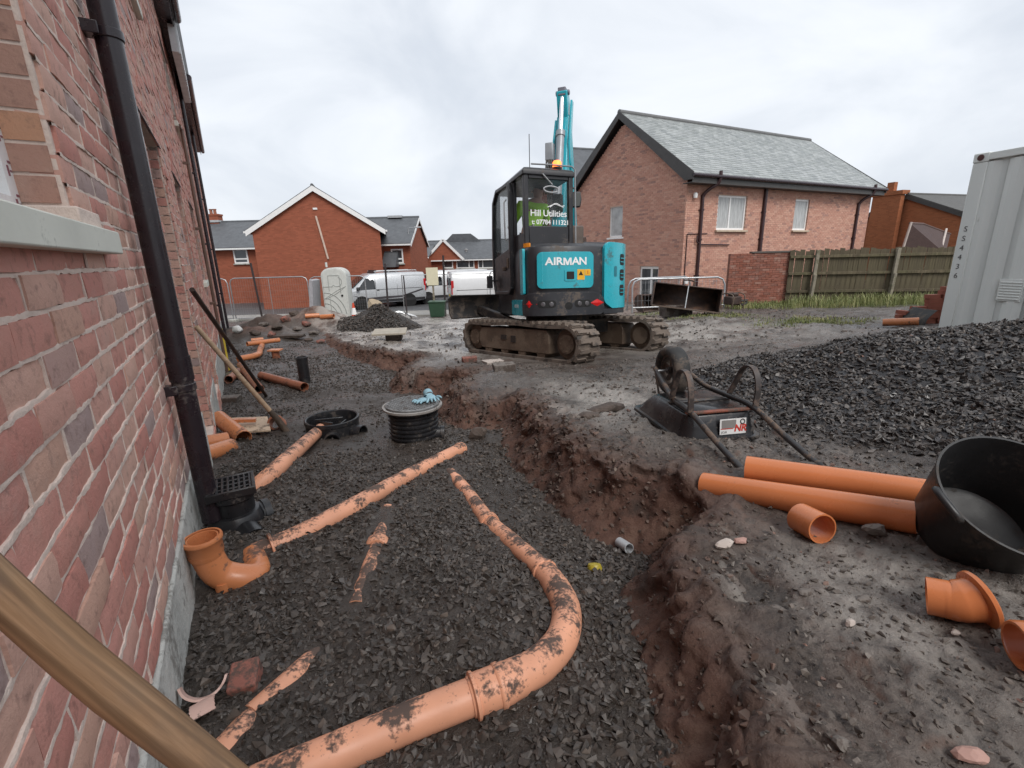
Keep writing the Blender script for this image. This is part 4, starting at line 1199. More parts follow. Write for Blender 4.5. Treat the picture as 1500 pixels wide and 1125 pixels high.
b = MB()
for k in range(8): b.bx(-.084, .084, -.084 + k * .0225, -.084 + k * .0225 + .0095, .185, .203)
for k in range(3): b.bx(-.05 + k * .047, -.04 + k * .047, -.0845, .084, .186, .1995)
o = b.build('grate', BLACKP, gul, bevel=.0015, seg=1); o['kind'] = 'stuff'

# orange bend with its open socket, and the long pipe it feeds
mth = aty(296, 788, 1.54)
p1s = hits([(372, 812, -.035), (440, 783, -.012), (530, 735, .012), (600, 696, .014), (674, 658, .024)])
b = MB(); bend = crom([mth, mth + Vector((.004, .0, -.075)), Vector((mth.x + .035, mth.y + .015, mth.z - .17)), Vector((mth.x + .125, mth.y + .07, mth.z - .222)), Vector((p1s[0].x, p1s[0].y, mth.z - .235))], 7)
bd = thing('pipe_bend', 'orange pipe bend with open upturned socket beside the concrete plinth', 'pipe bend', (mth.x, mth.y, mth.z - .25))
off = bd.location.copy()
def loc(P): return [Vector(p) - off for p in P]
b = MB(); b.tube(loc(bend), .053, 28, .005); b.build('elbow', ORANGE, bd, smooth=50)
d0 = Vector((.03, .0, -1)).normalized()
b = MB(); b.tube(loc([mth + d0 * -.004, mth + d0 * .004, mth + d0 * .012, mth + d0 * .016, mth + d0 * .062, mth + d0 * .078]), [.064, .067, .066, .061, .060, .055], 28, .007); b.build('socket', ORANGE, bd, smooth=50)
b = MB(); q = Vector((mth.x + .05, mth.y - .01, mth.z - .18)); b.tube(loc([q, q + Vector((.0, 0, -.09))]), .03, 14); b.tube(loc([q + Vector((.012, -.03, -.03)), q + Vector((.012, -.03, -.08))]), .004, 6); b.build('stub', ORANGE, bd, smooth=50)
t = thing('drain_pipe', 'straight orange pipe dusted with grit running from the open bend across the gravel', 'pipe', p1s[2])
PIPES.append((crom(p1s, 5), .046)); PIPES.append((bend, .066))
b = MB(); b.tube([p - p1s[2] for p in crom(p1s, 5)], .046, 28, .005); b.build('barrel', ORANGE_MUD, t, smooth=50)
b = MB(); ring(b, p1s[4] - p1s[2], p1s[4] - p1s[3], .046, .045, .006); b.build('collar', ORANGE_MUD, t, smooth=40)
b = MB(); e = hit(383, 806, .0); ring(b, e - p1s[2] + Vector((.03, .03, -.0)), p1s[1] - p1s[0], .047, .012, .012); b.build('collar', ORANGE_MUD, t, smooth=40)

# the long curved run in the foreground
cpts = [(330, 1175, .026), (450, 1122, .026), (600, 1057, .026), (742, 1000, .026), (792, 972, .022), (824, 934, .020), (829, 892, .015), (812, 856, .009), (798, 838, .005), (748, 793, -.010), (716, 765, -.010), (684, 722, -.016), (660, 694, -.035)]
CPs = hits(cpts); PIPES.append((crom(CPs, 5), .050))
t = thing('curved_drain', 'long orange pipe caked with mud curving through the gravel in the foreground', 'pipe', CPs[3])
o3 = CPs[3].copy()
b = MB(); b.tube([p - o3 for p in crom(CPs[:4], 6)], .0445, 32, .005); b.build('barrel', ORANGE_MUD, t, smooth=50)
b = MB(); b.tube([p - o3 for p in crom(CPs[3:9], 8)], [.050] * 4 + [.048] * 28 + [.046] * 9, 32, .005); b.build('bend', ORANGE_MUD, t, smooth=50)
b = MB(); b.tube([p - o3 for p in crom(CPs[8:], 8)], .041, 28, .005); b.build('barrel', ORANGE_MUD, t, smooth=50)
b = MB(); dd = CPs[3] - CPs[2]; ring(b, -dd.normalized() * .02, dd, .051, .018, .005, 32); b.build('collar', ORANGE_MUD, t, smooth=40)
b = MB(); b.tube([-dd.normalized() * .10, -dd.normalized() * .085, Vector((0, 0, 0)), dd.normalized() * .012], [.047, .052, .052, .050], 32, .008); ring(b, -dd.normalized() * .088, dd, .0515, .012, .006, 32); b.build('coupling', ORANGE_MUD, t, smooth=40)
for k, (i, w) in enumerate(((8, .02), (10, .05))):
    b = MB(); dd = CPs[i + 1] - CPs[i - 1]; ring(b, CPs[i] - o3, dd, .0445, w, .006, 28); b.build('collar', ORANGE_MUD, t, smooth=40)

# short lengths showing through the gravel
P = hits([(568, 748, -.030), (553, 800, -.025), (540, 840, -.026), (522, 892, -.031)]); PIPES.append((P, .055))
t = thing('buried_pipe', 'nearly buried orange pipe showing as a broken line in the middle of the gravel', 'pipe', P[1])
b = MB(); b.tube([p - P[1] for p in crom(P, 5)], .038, 24, .005); b.build('barrel', ORANGE_MUD, t, smooth=50)
b = MB(); ring(b, (0, 0, 0), P[2] - P[0], .044, .06, .009); b.build('collar', ORANGE_MUD, t, smooth=40)
P = hits([(366, 722, -.03), (415, 678, .012), (462, 636, .03)])
pipe('buried_pipe', 'orange pipe sinking into the gravel from the open black chamber base', [(360, 728, -.04), (415, 678, .006), (470, 628, .03)], .050, ORANGE_MUD)
pipe('buried_pipe', 'muddy orange pipe half sunk in the gravel beside a broken brick', [(482, 945, -.045), (425, 1000, -.028), (368, 1052, -.030)], .036, ORANGE_MUD)
pipe('buried_pipe', 'scrap of orange pipe poking out of the gravel right beside the thick wooden shaft', [(385, 1040, -.048), (345, 1090, -.034), (310, 1125, -.03)], .044, ORANGE_MUD)
PINK = pbr('pale_broken_plastic', (.60, .40, .34), .45, var=.1, dirt=.12, dscale=14)
def arc_piece(c, r, L_, a0, a1, rz, tilt, name, label, m):
    b = MB(); n = 14; V = []; Fq = []
    for y in (0, L_):
        for rr in (r, r - .006):
            for k in range(n + 1):
                a = a0 + (a1 - a0) * k / n; V.append((rr * math.cos(a), y + .0012 * math.sin(k * 1.9), rr * math.sin(a)))
    s = n + 1
    for k in range(n):
        Fq += [(k, k + 1, 2 * s + k + 1, 2 * s + k), (s + k + 1, s + k, 3 * s + k, 3 * s + k + 1), (k + 1, k, s + k, s + k + 1), (2 * s + k, 2 * s + k + 1, 3 * s + k + 1, 3 * s + k)]
    Fq += [(0, 2 * s, 3 * s, s), (n, s + n, 3 * s + n, 2 * s + n)]
    b.add(V, Fq, T(*c) @ RZ(rz) @ RX(tilt))
    return solo(b, name, m, label, 'pipe offcut', 'broken pipe offcuts')
c = hit(312, 1018); arc_piece((c.x, c.y - .02, c.z + .085), .058, .035, R(188), R(342), R(30), R(-36), 'pipe_offcut', 'pale pink half ring of broken pipe lying upturned on the gravel by the plinth', PINK)
c = hit(284, 1056); arc_piece((c.x, c.y, c.z - .012), .045, .055, R(55), R(125), R(-55), R(6), 'pipe_offcut', 'flat pale pink sliver of broken pipe lying against the base of the brick wall', PINK)

# rocks and broken bricks
def rock_mesh(sx, sy, sz, seed, sub=2, rough=.28):
    bm = bmesh.new(); bmesh.ops.create_icosphere(bm, subdivisions=sub, radius=1)
    rnd = random.Random(seed); pl = [(Vector((rnd.gauss(0, 1), rnd.gauss(0, 1), rnd.gauss(0, 1))).normalized(), rnd.uniform(.5, .85)) for _ in range(9)]
    for v in bm.verts:
        for nrm, d in pl:
            k = v.co.dot(nrm)
            if k > d: v.co -= nrm * (k - d) * .9
        v.co += Vector((rnd.gauss(0, 1), rnd.gauss(0, 1), rnd.gauss(0, 1))) * .035
    V = [(v.co.x * sx, v.co.y * sy, v.co.z * sz) for v in bm.verts]; Fq = [[v.index for v in f.verts] for f in bm.faces]; bm.free()
    return V, Fq
STONE = pbr('grey_stone', (.155, .135, .12), .75, var=.3, vscale=9, bump=.6, bscale=60, dirt=.3, dirtcol=(.07, .052, .042))
STONE_D = pbr('brown_stone', (.085, .062, .050), .7, var=.35, vscale=9, bump=.6, bscale=60, dirt=.3, dirtcol=(.05, .038, .03))
RUBB = pbr('broken_brick', (.26, .10, .075), .8, var=.3, vscale=12, bump=.5, bscale=70, dirt=.32, dirtcol=(.08, .055, .045))
PALE = pbr('pale_rubble', (.46, .40, .36), .8, var=.2, bump=.4, dirt=.2)
PINKR = pbr('pink_rubble', (.40, .24, .20), .8, var=.2, bump=.4, dirt=.2)
def rock(px, py, w, d, h, m, label, seed, rz=0, name='rock', group='stones and rubble on the mud', sink=.25, tilt=0):
    c = hit(px, py); V, Fq = rock_mesh(w / 2, d / 2, h / 2, seed); b = MB(); b.add(V, Fq, T(c.x, c.y, c.z + h / 2 - h * sink) @ RZ(rz) @ RX(tilt))
    return solo(b, name, m, label, 'rubble', group)
def chunk(px, py, w, d, h, m, label, rz=0, rx=0, name='broken_brick', group='broken bricks and slabs', cat='rubble', lift=0.0, seed=0):
    c = hit(px, py); rnd = random.Random(seed + int(px)); b = MB(); b.box((0, 0, h / 2 + lift), (w, d, h), RZ(rz) @ RX(rx)); b.v = [(x + c.x + rnd.uniform(-.06, .06) * w, y + c.y + rnd.uniform(-.06, .06) * d, z + c.z - .01) for x, y, z in b.v]
    return solo(b, name, m, label, cat, group, bevel=min(w, d, h) * .09)
chunk(362, 1003, .075, .09, .065, RUBB, 'broken red brick half sunk in the gravel beside the muddy pipe', .3, .2)
chunk(688, 530, .20, .12, .085, RUBB, 'reddish brick lump lying alone in front of the excavator track', .3)
chunk(722, 532, .26, .18, .05, PALE, 'pale flat broken slab lying behind the darker block near the track', .4)
chunk(738, 541, .26, .13, .085, STONE, 'grey broken block lying on the spoil just below the excavator track', .15, .1)
rock(888, 602, .30, .18, .085, STONE_D, 'flat brown stone lying at the brink of the trench behind the upturned barrow', 4, .2)
rock(862, 612, .16, .12, .06, STONE_D, 'small brown stone beside the larger flat stone on the trench brink', 14, .2)
rock(1281, 785, .085, .06, .055, STONE, 'jagged grey stone between the long orange pipe and the black tub', 6, -.5, sink=.12)
rock(1062, 800, .075, .04, .035, PALE, 'small pale fragment on the mud left of the short pipe offcut', 7, .3)
rock(1085, 795, .05, .04, .03, PINKR, 'small pink brick fragment beside the pale fragment on the mud', 8, .3)
rock(945, 722, .12, .09, .06, STONE, 'stone stuck in the red trench side below the wheelbarrow', 9, .3, sink=.1)
rock(1010, 760, .13, .08, .06, STONE, 'grey stone on the trench shoulder near the end of the long orange pipe', 10, .4)
rock(700, 640, .20, .14, .13, STONE_D, 'round muddy boulder at the foot of the pit behind the lidded chamber', 11, .4)
rock(1232, 1095, .05, .035, .03, STONE, 'dark slate flake on the mound near the bottom of the picture', 12, .4)
rock(1245, 915, .035, .02, .02, PALE, 'tiny white chip on the mud below the flanged pipe fitting', 13, .4)
rock(1400, 928, .03, .02, .012, PALE, 'white scrap lying just in front of the flanged pipe fitting', 15, .4)
rock(1265, 878, .045, .03, .012, STONE, 'flat grey flake on the wet mud left of the flanged fitting', 16, .4)
rock(1180, 868, .05, .03, .012, STONE, 'pale grey flake on the mud below the short pipe offcut', 17, .4)
rock(880, 760, .05, .03, .02, PINKR, 'pinkish chip at the foot of the trench side above the grey can', 18)
rock(1420, 1110, .06, .045, .03, PINKR, 'pink brick fragment on the mud at the bottom edge', 19)

# open chamber base
def socket(mb, a, d, r, L_, t=.008, wall=.008):
    a, d = Vector(a), Vector(d).normalized()
    mb.tube([a, a + d * L_ * .55, a + d * L_ * .6, a + d * L_], [r, r, r + t, r + t], 20, wall)
c = hit(489, 634)
cb = thing('chamber_base', 'open round black inspection chamber base with side inlets', 'drain chamber', c)
b = MB(); b.lathe([(.225, -.06), (.225, .11), (.232, .115), (.232, .145), (.222, .15), (.212, .145), (.205, .11), (.205, .02), (.205, -.06)], 40, closed=True); b.build('wall', BLACKP, cb, smooth=40)
b = MB(); b.lathe([(0, .012), (.206, .012), (.206, -.05), (0, -.05)], 32); b.build('floor', BLACKP, cb, smooth=40)
b = MB(); b.box((-.03, .05, .07), (.24, .012, .11), RZ(.25)); b.box((-.06, -.03, .06), (.18, .012, .10), RZ(-.35)); b.box((.10, .0, .06), (.012, .12, .10), RZ(-.1)); b.build('channel_divider', BLACKP, cb, bevel=.003)
for (ang, L_) in ((-112, .10), (-72, .09), (-20, .10), (95, .09)):
    d = Vector((math.cos(R(ang)), math.sin(R(ang)), 0)); b = MB(); socket(b, d * .19 + Vector((0, 0, .035)), d, .058, L_ + .03); b.build('inlet', BLACKP, cb, smooth=40)

# lidded chamber with glove
c = hit(608, 640)
mc = thing('inspection_chamber', 'ribbed black inspection chamber with round patterned metal lid', 'drain chamber', c)
mc.scale = (.87, .87, 1)
b = MB(); prof = [(.0, -.1), (.222, -.1)]
for k in range(9):
    z = -.08 + k * .036; prof += [(.222, z), (.235, z + .006), (.235, z + .018), (.222, z + .024)]
prof += [(.222, .262), (.0, .262)]
b.lathe(prof, 48); b.build('shaft', BLACKP, mc, smooth=35)
LIDM = pbr('lid_iron', (.22, .22, .22), .42, metal=.4, var=.25, vscale=10, dirt=.16, dirtcol=(.10, .08, .07), dscale=7)
b = MB(); b.lathe([(.2, .258), (.262, .258), (.278, .268), (.278, .284), (.262, .286), (.258, .275), (.2, .275)], 48, closed=True); b.build('flange', pbr('lid_flange', (.34, .32, .30), .5, metal=.3, dirt=.2), mc, smooth=35)
b = MB(); b.lathe([(0, .270), (.240, .270), (.247, .275), (.247, .296), (.240, .300), (0, .300)], 48); ld = b.build('lid', LIDM, mc, smooth=35)
b = MB()
for i in range(-9, 10):
    for j in range(-9, 10):
        x, y = i * .024, j * .024
        if x * x + y * y < .228 ** 2: b.box((0, 0, 0), (.021, .007, .008), T(x, y, .302) @ RZ(PI / 4 * (1 if (i + j) % 2 else -1)))
o = b.build('tread', LIDM, ld); o['kind'] = 'stuff'
b = MB(); socket(b, (.2, -.03, .035), (1, .1, -.05), .06, .09); b.build('inlet', BLACKP, mc, smooth=40)
GLOVE = pbr('blue_glove', (.24, .40, .47), .7, var=.15, dirt=.14, dirtcol=(.04, .04, .04), dscale=16)
def glove(name, label, M, m):
    b = MB(); b.lathe([(0, -.012), (.03, -.010), (.045, .0), (.04, .012), (.02, .018), (0, .018)], 14, M @ Matrix.Diagonal((1, 1.15, 1, 1)))
    for k, L_ in enumerate((.055, .065, .062, .05)):
        x = -.033 + k * .022; P = [Vector((x, .035, .002)), Vector((x * 1.2, .035 + L_ * .5, .016)), Vector((x * 1.4, .035 + L_, -.002))]
        b.tube(crom([M @ p for p in P], 3), [.011] * 3 + [.0105, .010, .0095, .007][:4], 8) if False else b.tube([M @ p for p in P], [.0115, .0115, .008], 8)
    b.tube([M @ Vector((-.04, .0, .0)), M @ Vector((-.07, .02, .01)), M @ Vector((-.08, .05, .0))], [.012, .012, .008], 8)
    b.tube([M @ Vector((0, -.04, .0)), M @ Vector((0, -.10, .004))], [.036, .042], 14, .004)
    o = solo(b, name, m, label, 'work glove', 'pair of work gloves on the chamber lid', smooth=60)
    md = o.modifiers.new('sub', 'SUBSURF'); md.levels = 1; md.render_levels = 1
    return o
g0 = Vector((c.x, c.y, c.z + .305))
glove('work_glove', 'pale blue work glove resting on the patterned chamber lid', Matrix.Translation(g0 + Vector((.09, .0, .014))) @ RZ(R(150)), GLOVE)
glove('work_glove', 'pale blue work glove lying over the dark one at the rim of the chamber lid', Matrix.Translation(g0 + Vector((.15, .03, .028))) @ RZ(R(205)) @ RX(R(-8)), GLOVE)

# upright black pipe and loose orange pipes up the trench
c = hit(447, 560); t = thing('upright_pipe', 'upright open black pipe standing in the trench', 'pipe', c)
b = MB(); b.tube([(0, 0, -.1), (0, 0, .36)], .078, 28, .008); b.build('barrel', BLACKP, t, smooth=50)
b = MB(); b.tube([(0, 0, .355), (0, 0, .385)], .084, 28, .014); b.build('rim', BLACKP, t, smooth=50)
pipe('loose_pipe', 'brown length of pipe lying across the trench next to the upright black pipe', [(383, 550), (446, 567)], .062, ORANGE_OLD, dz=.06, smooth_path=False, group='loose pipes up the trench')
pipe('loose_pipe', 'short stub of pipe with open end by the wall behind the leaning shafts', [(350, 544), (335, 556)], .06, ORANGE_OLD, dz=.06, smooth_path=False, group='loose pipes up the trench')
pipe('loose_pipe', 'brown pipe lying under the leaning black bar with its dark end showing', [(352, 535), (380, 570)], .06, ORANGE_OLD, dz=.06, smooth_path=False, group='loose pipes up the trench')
pipe('loose_pipe', 'orange pipe with an elbow at the far end of the trench', [(348, 526), (377, 520), (381, 512), (384, 506)], .06, ORANGE, dz=.06, group='loose pipes up the trench', sub=3)
pipe('loose_pipe', 'orange pipe lying crosswise over the elbow at the far end of the trench', [(362, 504, .14), (409, 498, .14)], .055, ORANGE, smooth_path=False, group='loose pipes up the trench')
pipe('loose_pipe', 'short orange pipe just behind the crosswise one at the far end of the trench', [(368, 499, .1), (386, 497, .1)], .055, ORANGE, smooth_path=False, group='loose pipes up the trench')
c = hit(405, 525); t = thing('capped_pipe', 'short upright orange pipe with square cap at the far end of the trench', 'pipe', c)
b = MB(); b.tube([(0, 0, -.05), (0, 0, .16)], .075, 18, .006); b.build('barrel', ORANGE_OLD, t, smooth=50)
b = MB(); b.box((0, 0, .175), (.24, .20, .03)); b.build('cap', ORANGE, t, bevel=.005)
pipe('loose_pipe', 'thick orange pipe sloping down from the wall beside the plywood sheet', [(320, 612, .14), (357, 642, .03)], .066, ORANGE, smooth_path=False, group='pipes by the plywood sheet')
pipe('loose_pipe', 'pale orange pipe end lying level by the wall in front of the plywood sheet', [(298, 649, .05), (333, 643, .05)], .055, ORANGE, smooth_path=False, group='pipes by the plywood sheet')
pipe('loose_pipe', 'darker orange pipe end emerging from the gravel ridge behind the downpipe', [(295, 668, .03), (338, 654, .0)], .062, ORANGE, smooth_path=False, group='pipes by the plywood sheet')
P = hits([(330, 636, .03), (397, 632, .03), (392, 612, .07), (335, 614, .07)]); b = MB()
n = Vector((0, 0, .014)); b.add(P + [p + n for p in P], [(3, 2, 1, 0), (4, 5, 6, 7), (0, 1, 5, 4), (1, 2, 6, 5), (2, 3, 7, 6), (3, 0, 4, 7)])
solo(b, 'plywood_sheet', pbr('plywood', (.50, .38, .27), .6, var=.18, vscale=3, dirt=.15), 'square sheet of pale plywood lying on the ground by the wall', 'plywood')
P = hits([(342, 616, .12), (375, 615, .12)]); b = MB(); b.bar(P[0], P[1], .05, .03); solo(b, 'timber_offcut', ORANGE, 'thin orange strip lying on the plywood sheet', 'offcut')
c = hit(407, 628); t = thing('pipe_coupling', 'orange ribbed pipe coupling lying at the foot of the leaning shaft', 'pipe fitting', c)
b = MB(); d = Vector((.15, -.75, .5)).normalized(); a = Vector((0, 0, .05)); b.tube([a - d * .05, a + d * .05], .062, 22, .008); b.build('sleeve', ORANGE_OLD, t, smooth=50)
for s in (-.04, .0, .04):
    b = MB(); ring(b, a + d * s, d, .064, .022, .008); b.build('rib', ORANGE_OLD, t, smooth=40)
chunk(328, 588, .34, .16, .07, STONE, 'flat grey concrete block lying by the wall near the leaning bar', .1, name='concrete_block')
chunk(420, 494, .9, .28, .07, STONE_D, 'dark flat slab lying at the head of the trench', .05, name='concrete_block')
P = hits([(455, 464, .1), (466, 463, .1)]); pipe('loose_pipe', 'far orange pipe lying on the spoil, the one nearer the wall', [(447, 463, .08), (468, 462, .08)], .07, ORANGE, smooth_path=False, group='pipes in front of the toilet')
pipe('loose_pipe', 'far orange pipe lying at the foot of the portable toilet', [(470, 464, .08), (489, 463, .08)], .07, ORANGE, smooth_path=False, group='pipes in front of the toilet')

# bars and shafts leaning on the wall
def wall_pt(px, py, off):
    d = ray(px, py); t_ = (.29 - off) / (d.x * NW.x + d.y * NW.y); return Vector((0, 0, CAMZ)) + d * t_
a, e = wall_pt(281, 424, .03), hit(390, 580); b = MB(); b.rod(a, e, .021, 8); solo(b, 'crowbar', RUST, 'long thin black bar leaning on the wall, upper of the two leaning shafts', 'crowbar', smooth=50)
a, e = wall_pt(287, 478, .03), hit(420, 630)
t = thing('shovel_shaft', 'wooden tool shaft with muddy end leaning on the wall, lower of the two leaning shafts', 'tool', e)
k_ = (a - e); b = MB(); b.tube([k_ * .22, k_], [.021, .019], 12); b.build('shaft', PALE_WOOD, t, smooth=50)
b = MB(); b.tube([Vector((0, 0, -.02)), k_ * .12, k_ * .22], [.03, .028, .023], 12); b.build('ferrule', MUDDY_STEEL, t, smooth=50)
def at_t(px, py, t_): return Vector((0, 0, CAMZ)) + ray(px, py) * t_
A_, B_ = at_t(0, 866, .372), at_t(300, 1121, .408)
dv = (B_ - A_).normalized()
lo = A_; 
while lo.x * NW.x + lo.y * NW.y < .27: lo = lo - dv * .005
hi = B_
while hi.z > H(hi.x, hi.y) + .02: hi = hi + dv * .02
SHAFT, N, L, Bs = nodes('ash_wood'); v = ntc(N)
ax = dv.to_track_quat('Z', 'Y').inverted().to_euler()
mp = N.new('ShaderNodeMapping'); mp.inputs['Rotation'].default_value = ax; mp.inputs['Scale'].default_value = (1, 1, 1); L.new(v, mp.inputs['Vector'])
mp2 = scale3(N, L, mp.outputs['Vector'], (42, 42, 2.6))
n1 = nnoise(N, L, mp2, 2.2, 6, .6, .6); wv = N.new('ShaderNodeTexWave'); wv.inputs['Scale'].default_value = .55; wv.inputs['Distortion'].default_value = 7; wv.inputs['Detail'].default_value = 3; wv.inputs['Detail Scale'].default_value = 1.2; L.new(mp2, wv.inputs['Vector'])
c_ = nramp(N, L, n1, [(.25, (.125, .068, .036)), (.5, (.275, .163, .088)), (.75, (.40, .255, .15))])
c_ = nmix(N, L, nramp(N, L, wv.outputs['Fac'], [(.05, .55), (.35, 0)]), c_, (.10, .06, .035))
c_ = nmix(N, L, nramp(N, L, nnoise(N, L, v, 7, 5), [(.5, 0), (.7, .5)]), c_, (.16, .12, .09)); L.new(c_, Bs.inputs['Base Color']); Bs.inputs['Roughness'].default_value = .62; Bs.inputs['Specular IOR Level'].default_value = .25
L.new(nbump(N, L, n1, .4, .002), Bs.inputs['Normal'])
b = MB(); n_ = 26; L_ = (hi - lo).length
pth = [lo + dv * L_ * k / n_ + Vector((0, 0, .004 * math.sin(k * .9))) for k in range(n_ + 1)]
b.tube(pth, [.0163 + .0006 * math.sin(k * 1.3) for k in range(n_ + 1)], 20)
solo(b, 'wooden_shaft', SHAFT, 'thick bare wooden tool shaft slanting across the lower corner in front of the wall', 'tool handle', smooth=60)

# grey can and yellow cap in the gravel
c = hit(914, 806); t = thing('grey_can', 'small grey open ended tube lying at the foot of the trench side', 'can', c)
d = Vector((.25, -.75, .18)).normalized(); b = MB(); b.tube([Vector((0, 0, .025)) - d * .04, Vector((0, 0, .025)) + d * .04], .022, 16, .003); b.build('tube', pbr('grey_plastic', (.42, .44, .46), .4, var=.2, dirt=.15), t, smooth=50)
c = hit(871, 834); b = MB(); b.lathe([(0, -.01), (.026, -.01), (.03, .006), (.024, .02), (.0, .024)], 16, T(*c) @ RX(-.4)); solo(b, 'yellow_cap', pbr('yellow_plastic', (.38, .30, .03), .45, dirt=.25), 'small dirty yellow cap pressed into the gravel', 'cap', smooth=50)
# twig on the bank
P = hits([(938, 775, .05), (962, 783, .045), (980, 779, .05), (992, 786, .03)]); b = MB(); b.tube(crom(P, 4), .004, 6); solo(b, 'root', STONE_D, 'thin bent root sticking out of the trench side', 'root', smooth=60)

# ================================================================== ON THE BANK
LP = 'orange pipes lying on the mud'
pipe('long_pipe', 'long orange pipe lying on the mud, the nearer of the pair beside the tub', [(1031, 710), (1345, 759)], .052, ORANGE_CLEAN, dz=.052, group=LP, smooth_path=False)
pipe('long_pipe', 'long orange pipe lying behind its twin at the foot of the gravel heap', [(1093, 686), (1372, 726)], .053, ORANGE_CLEAN, dz=.052, group=LP, smooth_path=False)
pipe('pipe_offcut', 'short open orange pipe offcut lying in front of the long pipes', [(1172, 758), (1205, 775)], .050, ORANGE_CLEAN, dz=.05, group=LP, smooth_path=False)
c = hit(1395, 903)
fb = thing('flanged_bend', 'orange pipe fitting with wide rim lying on the mud below the black tub', 'pipe fitting', c)
mo = hit(1357, 872, .05) - c; bo = hit(1400, 880, .052) - c; eo = hit(1432, 878, .055) - c
b = MB(); b.tube(crom([mo, mo * .4 + bo * .6, bo, eo], 6), [.044] * 7 + [.0445] * 4 + [.046] * 2 + [.048] * 3 + [.049, .05, .05], 28, .004); b.build('elbow', ORANGE_CLEAN, fb, smooth=60)
de = (eo - bo).normalized() + Vector((.35, .15, .1)); de.normalize()
b = MB(); b.tube([eo - de * .006, eo - de * .002, eo + de * .006, eo + de * .009], [.050, .0635, .0645, .061], 32, .010); b.build('rim', ORANGE_CLEAN, fb, smooth=40)
c = hit(1512, 965); b = MB(); q = hit(1516, 948, .05); d = Vector((.9, -.25, .1)).normalized(); b.tube([q - d * .03, q - d * .025, q + d * .12], [.047, .05, .05], 24, .005); solo(b, 'pipe_offcut', ORANGE_CLEAN, 'dark orange pipe fitting cut off by the edge of the photo', 'pipe fitting', LP, smooth=50)

# black tub
c = Vector((1.40, 1.285, .338))
tb = thing('rubber_tub', 'round black rubber tub tilted over on the mud at the edge of the heap', 'tub', c, 0)
TM = RY(R(-7)) @ RX(R(34)) @ Matrix.Diagonal((.87, .87, .90, 1))
b = MB(); b.lathe([(0, 0), (.155, 0), (.168, .012), (.176, .06), (.212, .262), (.217, .267), (.217, .274), (.210, .274), (.207, .262), (.171, .06), (.162, .020), (.150, .012), (0, .012)], 56, TM); b.build('bowl', pbr('black_rubber', (.018, .018, .019), .45, var=.35, vscale=4, dirt=.20, dirtcol=(.055, .048, .042), dscale=5, bump=.1), tb, smooth=40)
for s in (-1,):
    b = MB(); b.tube(crom([TM @ Vector((.214 * s, -.05, .262)), TM @ Vector((.235 * s, -.04, .285)), TM @ Vector((.238 * s, .04, .285)), TM @ Vector((.214 * s, .05, .262))], 4), .010, 10); b.build('handle', MATS['black_rubber'], tb, smooth=60)

# upturned wheelbarrow
wbc = Vector((1.135, 2.42, 0)); wbc.z = H(1.15, 2.5)
wb = thing('wheelbarrow', 'black wheelbarrow turned upside down with its wheel and legs in the air', 'wheelbarrow', wbc, R(9))
PAINT = pbr('black_tray', (.014, .014, .016), .30, var=.3, vscale=5, dirt=.20, dirtcol=(.10, .085, .075), dscale=6, bump=.12, bscale=40)
def rr_(hw, y0, y1, rc, z, n=5, taper=0.0):
    pts = []
    for (cx_, cy_, a0) in ((hw - rc, y1 - rc, 0), (-hw + rc, y1 - rc, 90), (-hw + rc, y0 + rc, 180), (hw - rc, y0 + rc, 270)):
        for k in range(n + 1):
            a = R(a0 + 90 * k / n); yy = cy_ + rc * math.sin(a); xx = cx_ + rc * math.cos(a)
            pts.append((xx * (1 - taper * (yy - y0) / (y1 - y0)), yy, z))
    return pts
rg_ = [rr_(.245, -.05, .64, .07, .012), rr_(.242, -.047, .637, .07, .028), rr_(.225, -.03, .61, .07, .03), rr_(.21, -.012, .55, .07, .085), rr_(.195, .0, .46, .06, .15), rr_(.185, .012, .43, .05, .162)]
b = MB(); b.loft(rg_, False); b.add(rg_[-1], [tuple(range(len(rg_[-1])))]); b.build('tray', PAINT, wb, smooth=50).modifiers.new('thick', 'SOLIDIFY').thickness = .003
TUBE = pbr('black_frame', (.025, .024, .025), .4, var=.3, dirt=.25, dirtcol=(.13, .09, .065), dscale=9)
for s in (-1, 1):
    b = MB(); b.tube(crom([(.185 * s, -.60, .03), (.185 * s, -.30, .10), (.185 * s, .0, .183), (.17 * s, .20, .19), (.125 * s, .40, .21), (.095 * s, .62, .28)], 5), .0155, 12); b.build('handle_tube', TUBE, wb, smooth=60)
    b = MB(); b.tube([(.185 * s, -.60, .03), (.185 * s, -.47, .061)], .019, 12); b.build('grip', RUBBER, wb, smooth=50)
    b = MB(); P = crom([(.190 * s, -.01, .185), (.195 * s, -.01, .29), (.196 * s, .02, .37), (.196 * s, .07, .395), (.194 * s, .13, .37), (.188 * s, .175, .28), (.18 * s, .22, .19)], 5)
    for p, q in zip(P[:-1], P[1:]): b.bar(p, q + (q - p) * .12, .032, .008, (1, 0, 0) if abs((q - p).normalized().x) < .9 else (0, 0, 1))
    b2 = MB(); rings_ = []
    for i, p in enumerate(P):
        tq = (P[min(i + 1, len(P) - 1)] - P[max(i - 1, 0)]).normalized(); sx_ = Vector((1, 0, 0)); nn = tq.cross(sx_).normalized()
        rings_.append([p + sx_ * a_ + nn * c_ for a_, c_ in ((-.016, -.005), (.016, -.005), (.016, .005), (-.016, .005))])
    b2.loft(rings_); b2.build('leg', pbr('worn_leg', (.050, .042, .040), .5, metal=.2, var=.4, dirt=.3, dirtcol=(.15, .11, .09), dscale=18), wb, smooth=40)
    b = MB(); b.bar((.095 * s, .62, .28), (.085 * s, .52, .03), .02, .005, (1, 0, 0)); b.build('strut', TUBE, wb)
b = MB(); b.bx(-.20, .20, .0, .03, .165, .176); b.build('cross_brace', pbr('rust_brace', (.20, .055, .03), .6, dirt=.3), wb, bevel=.002)
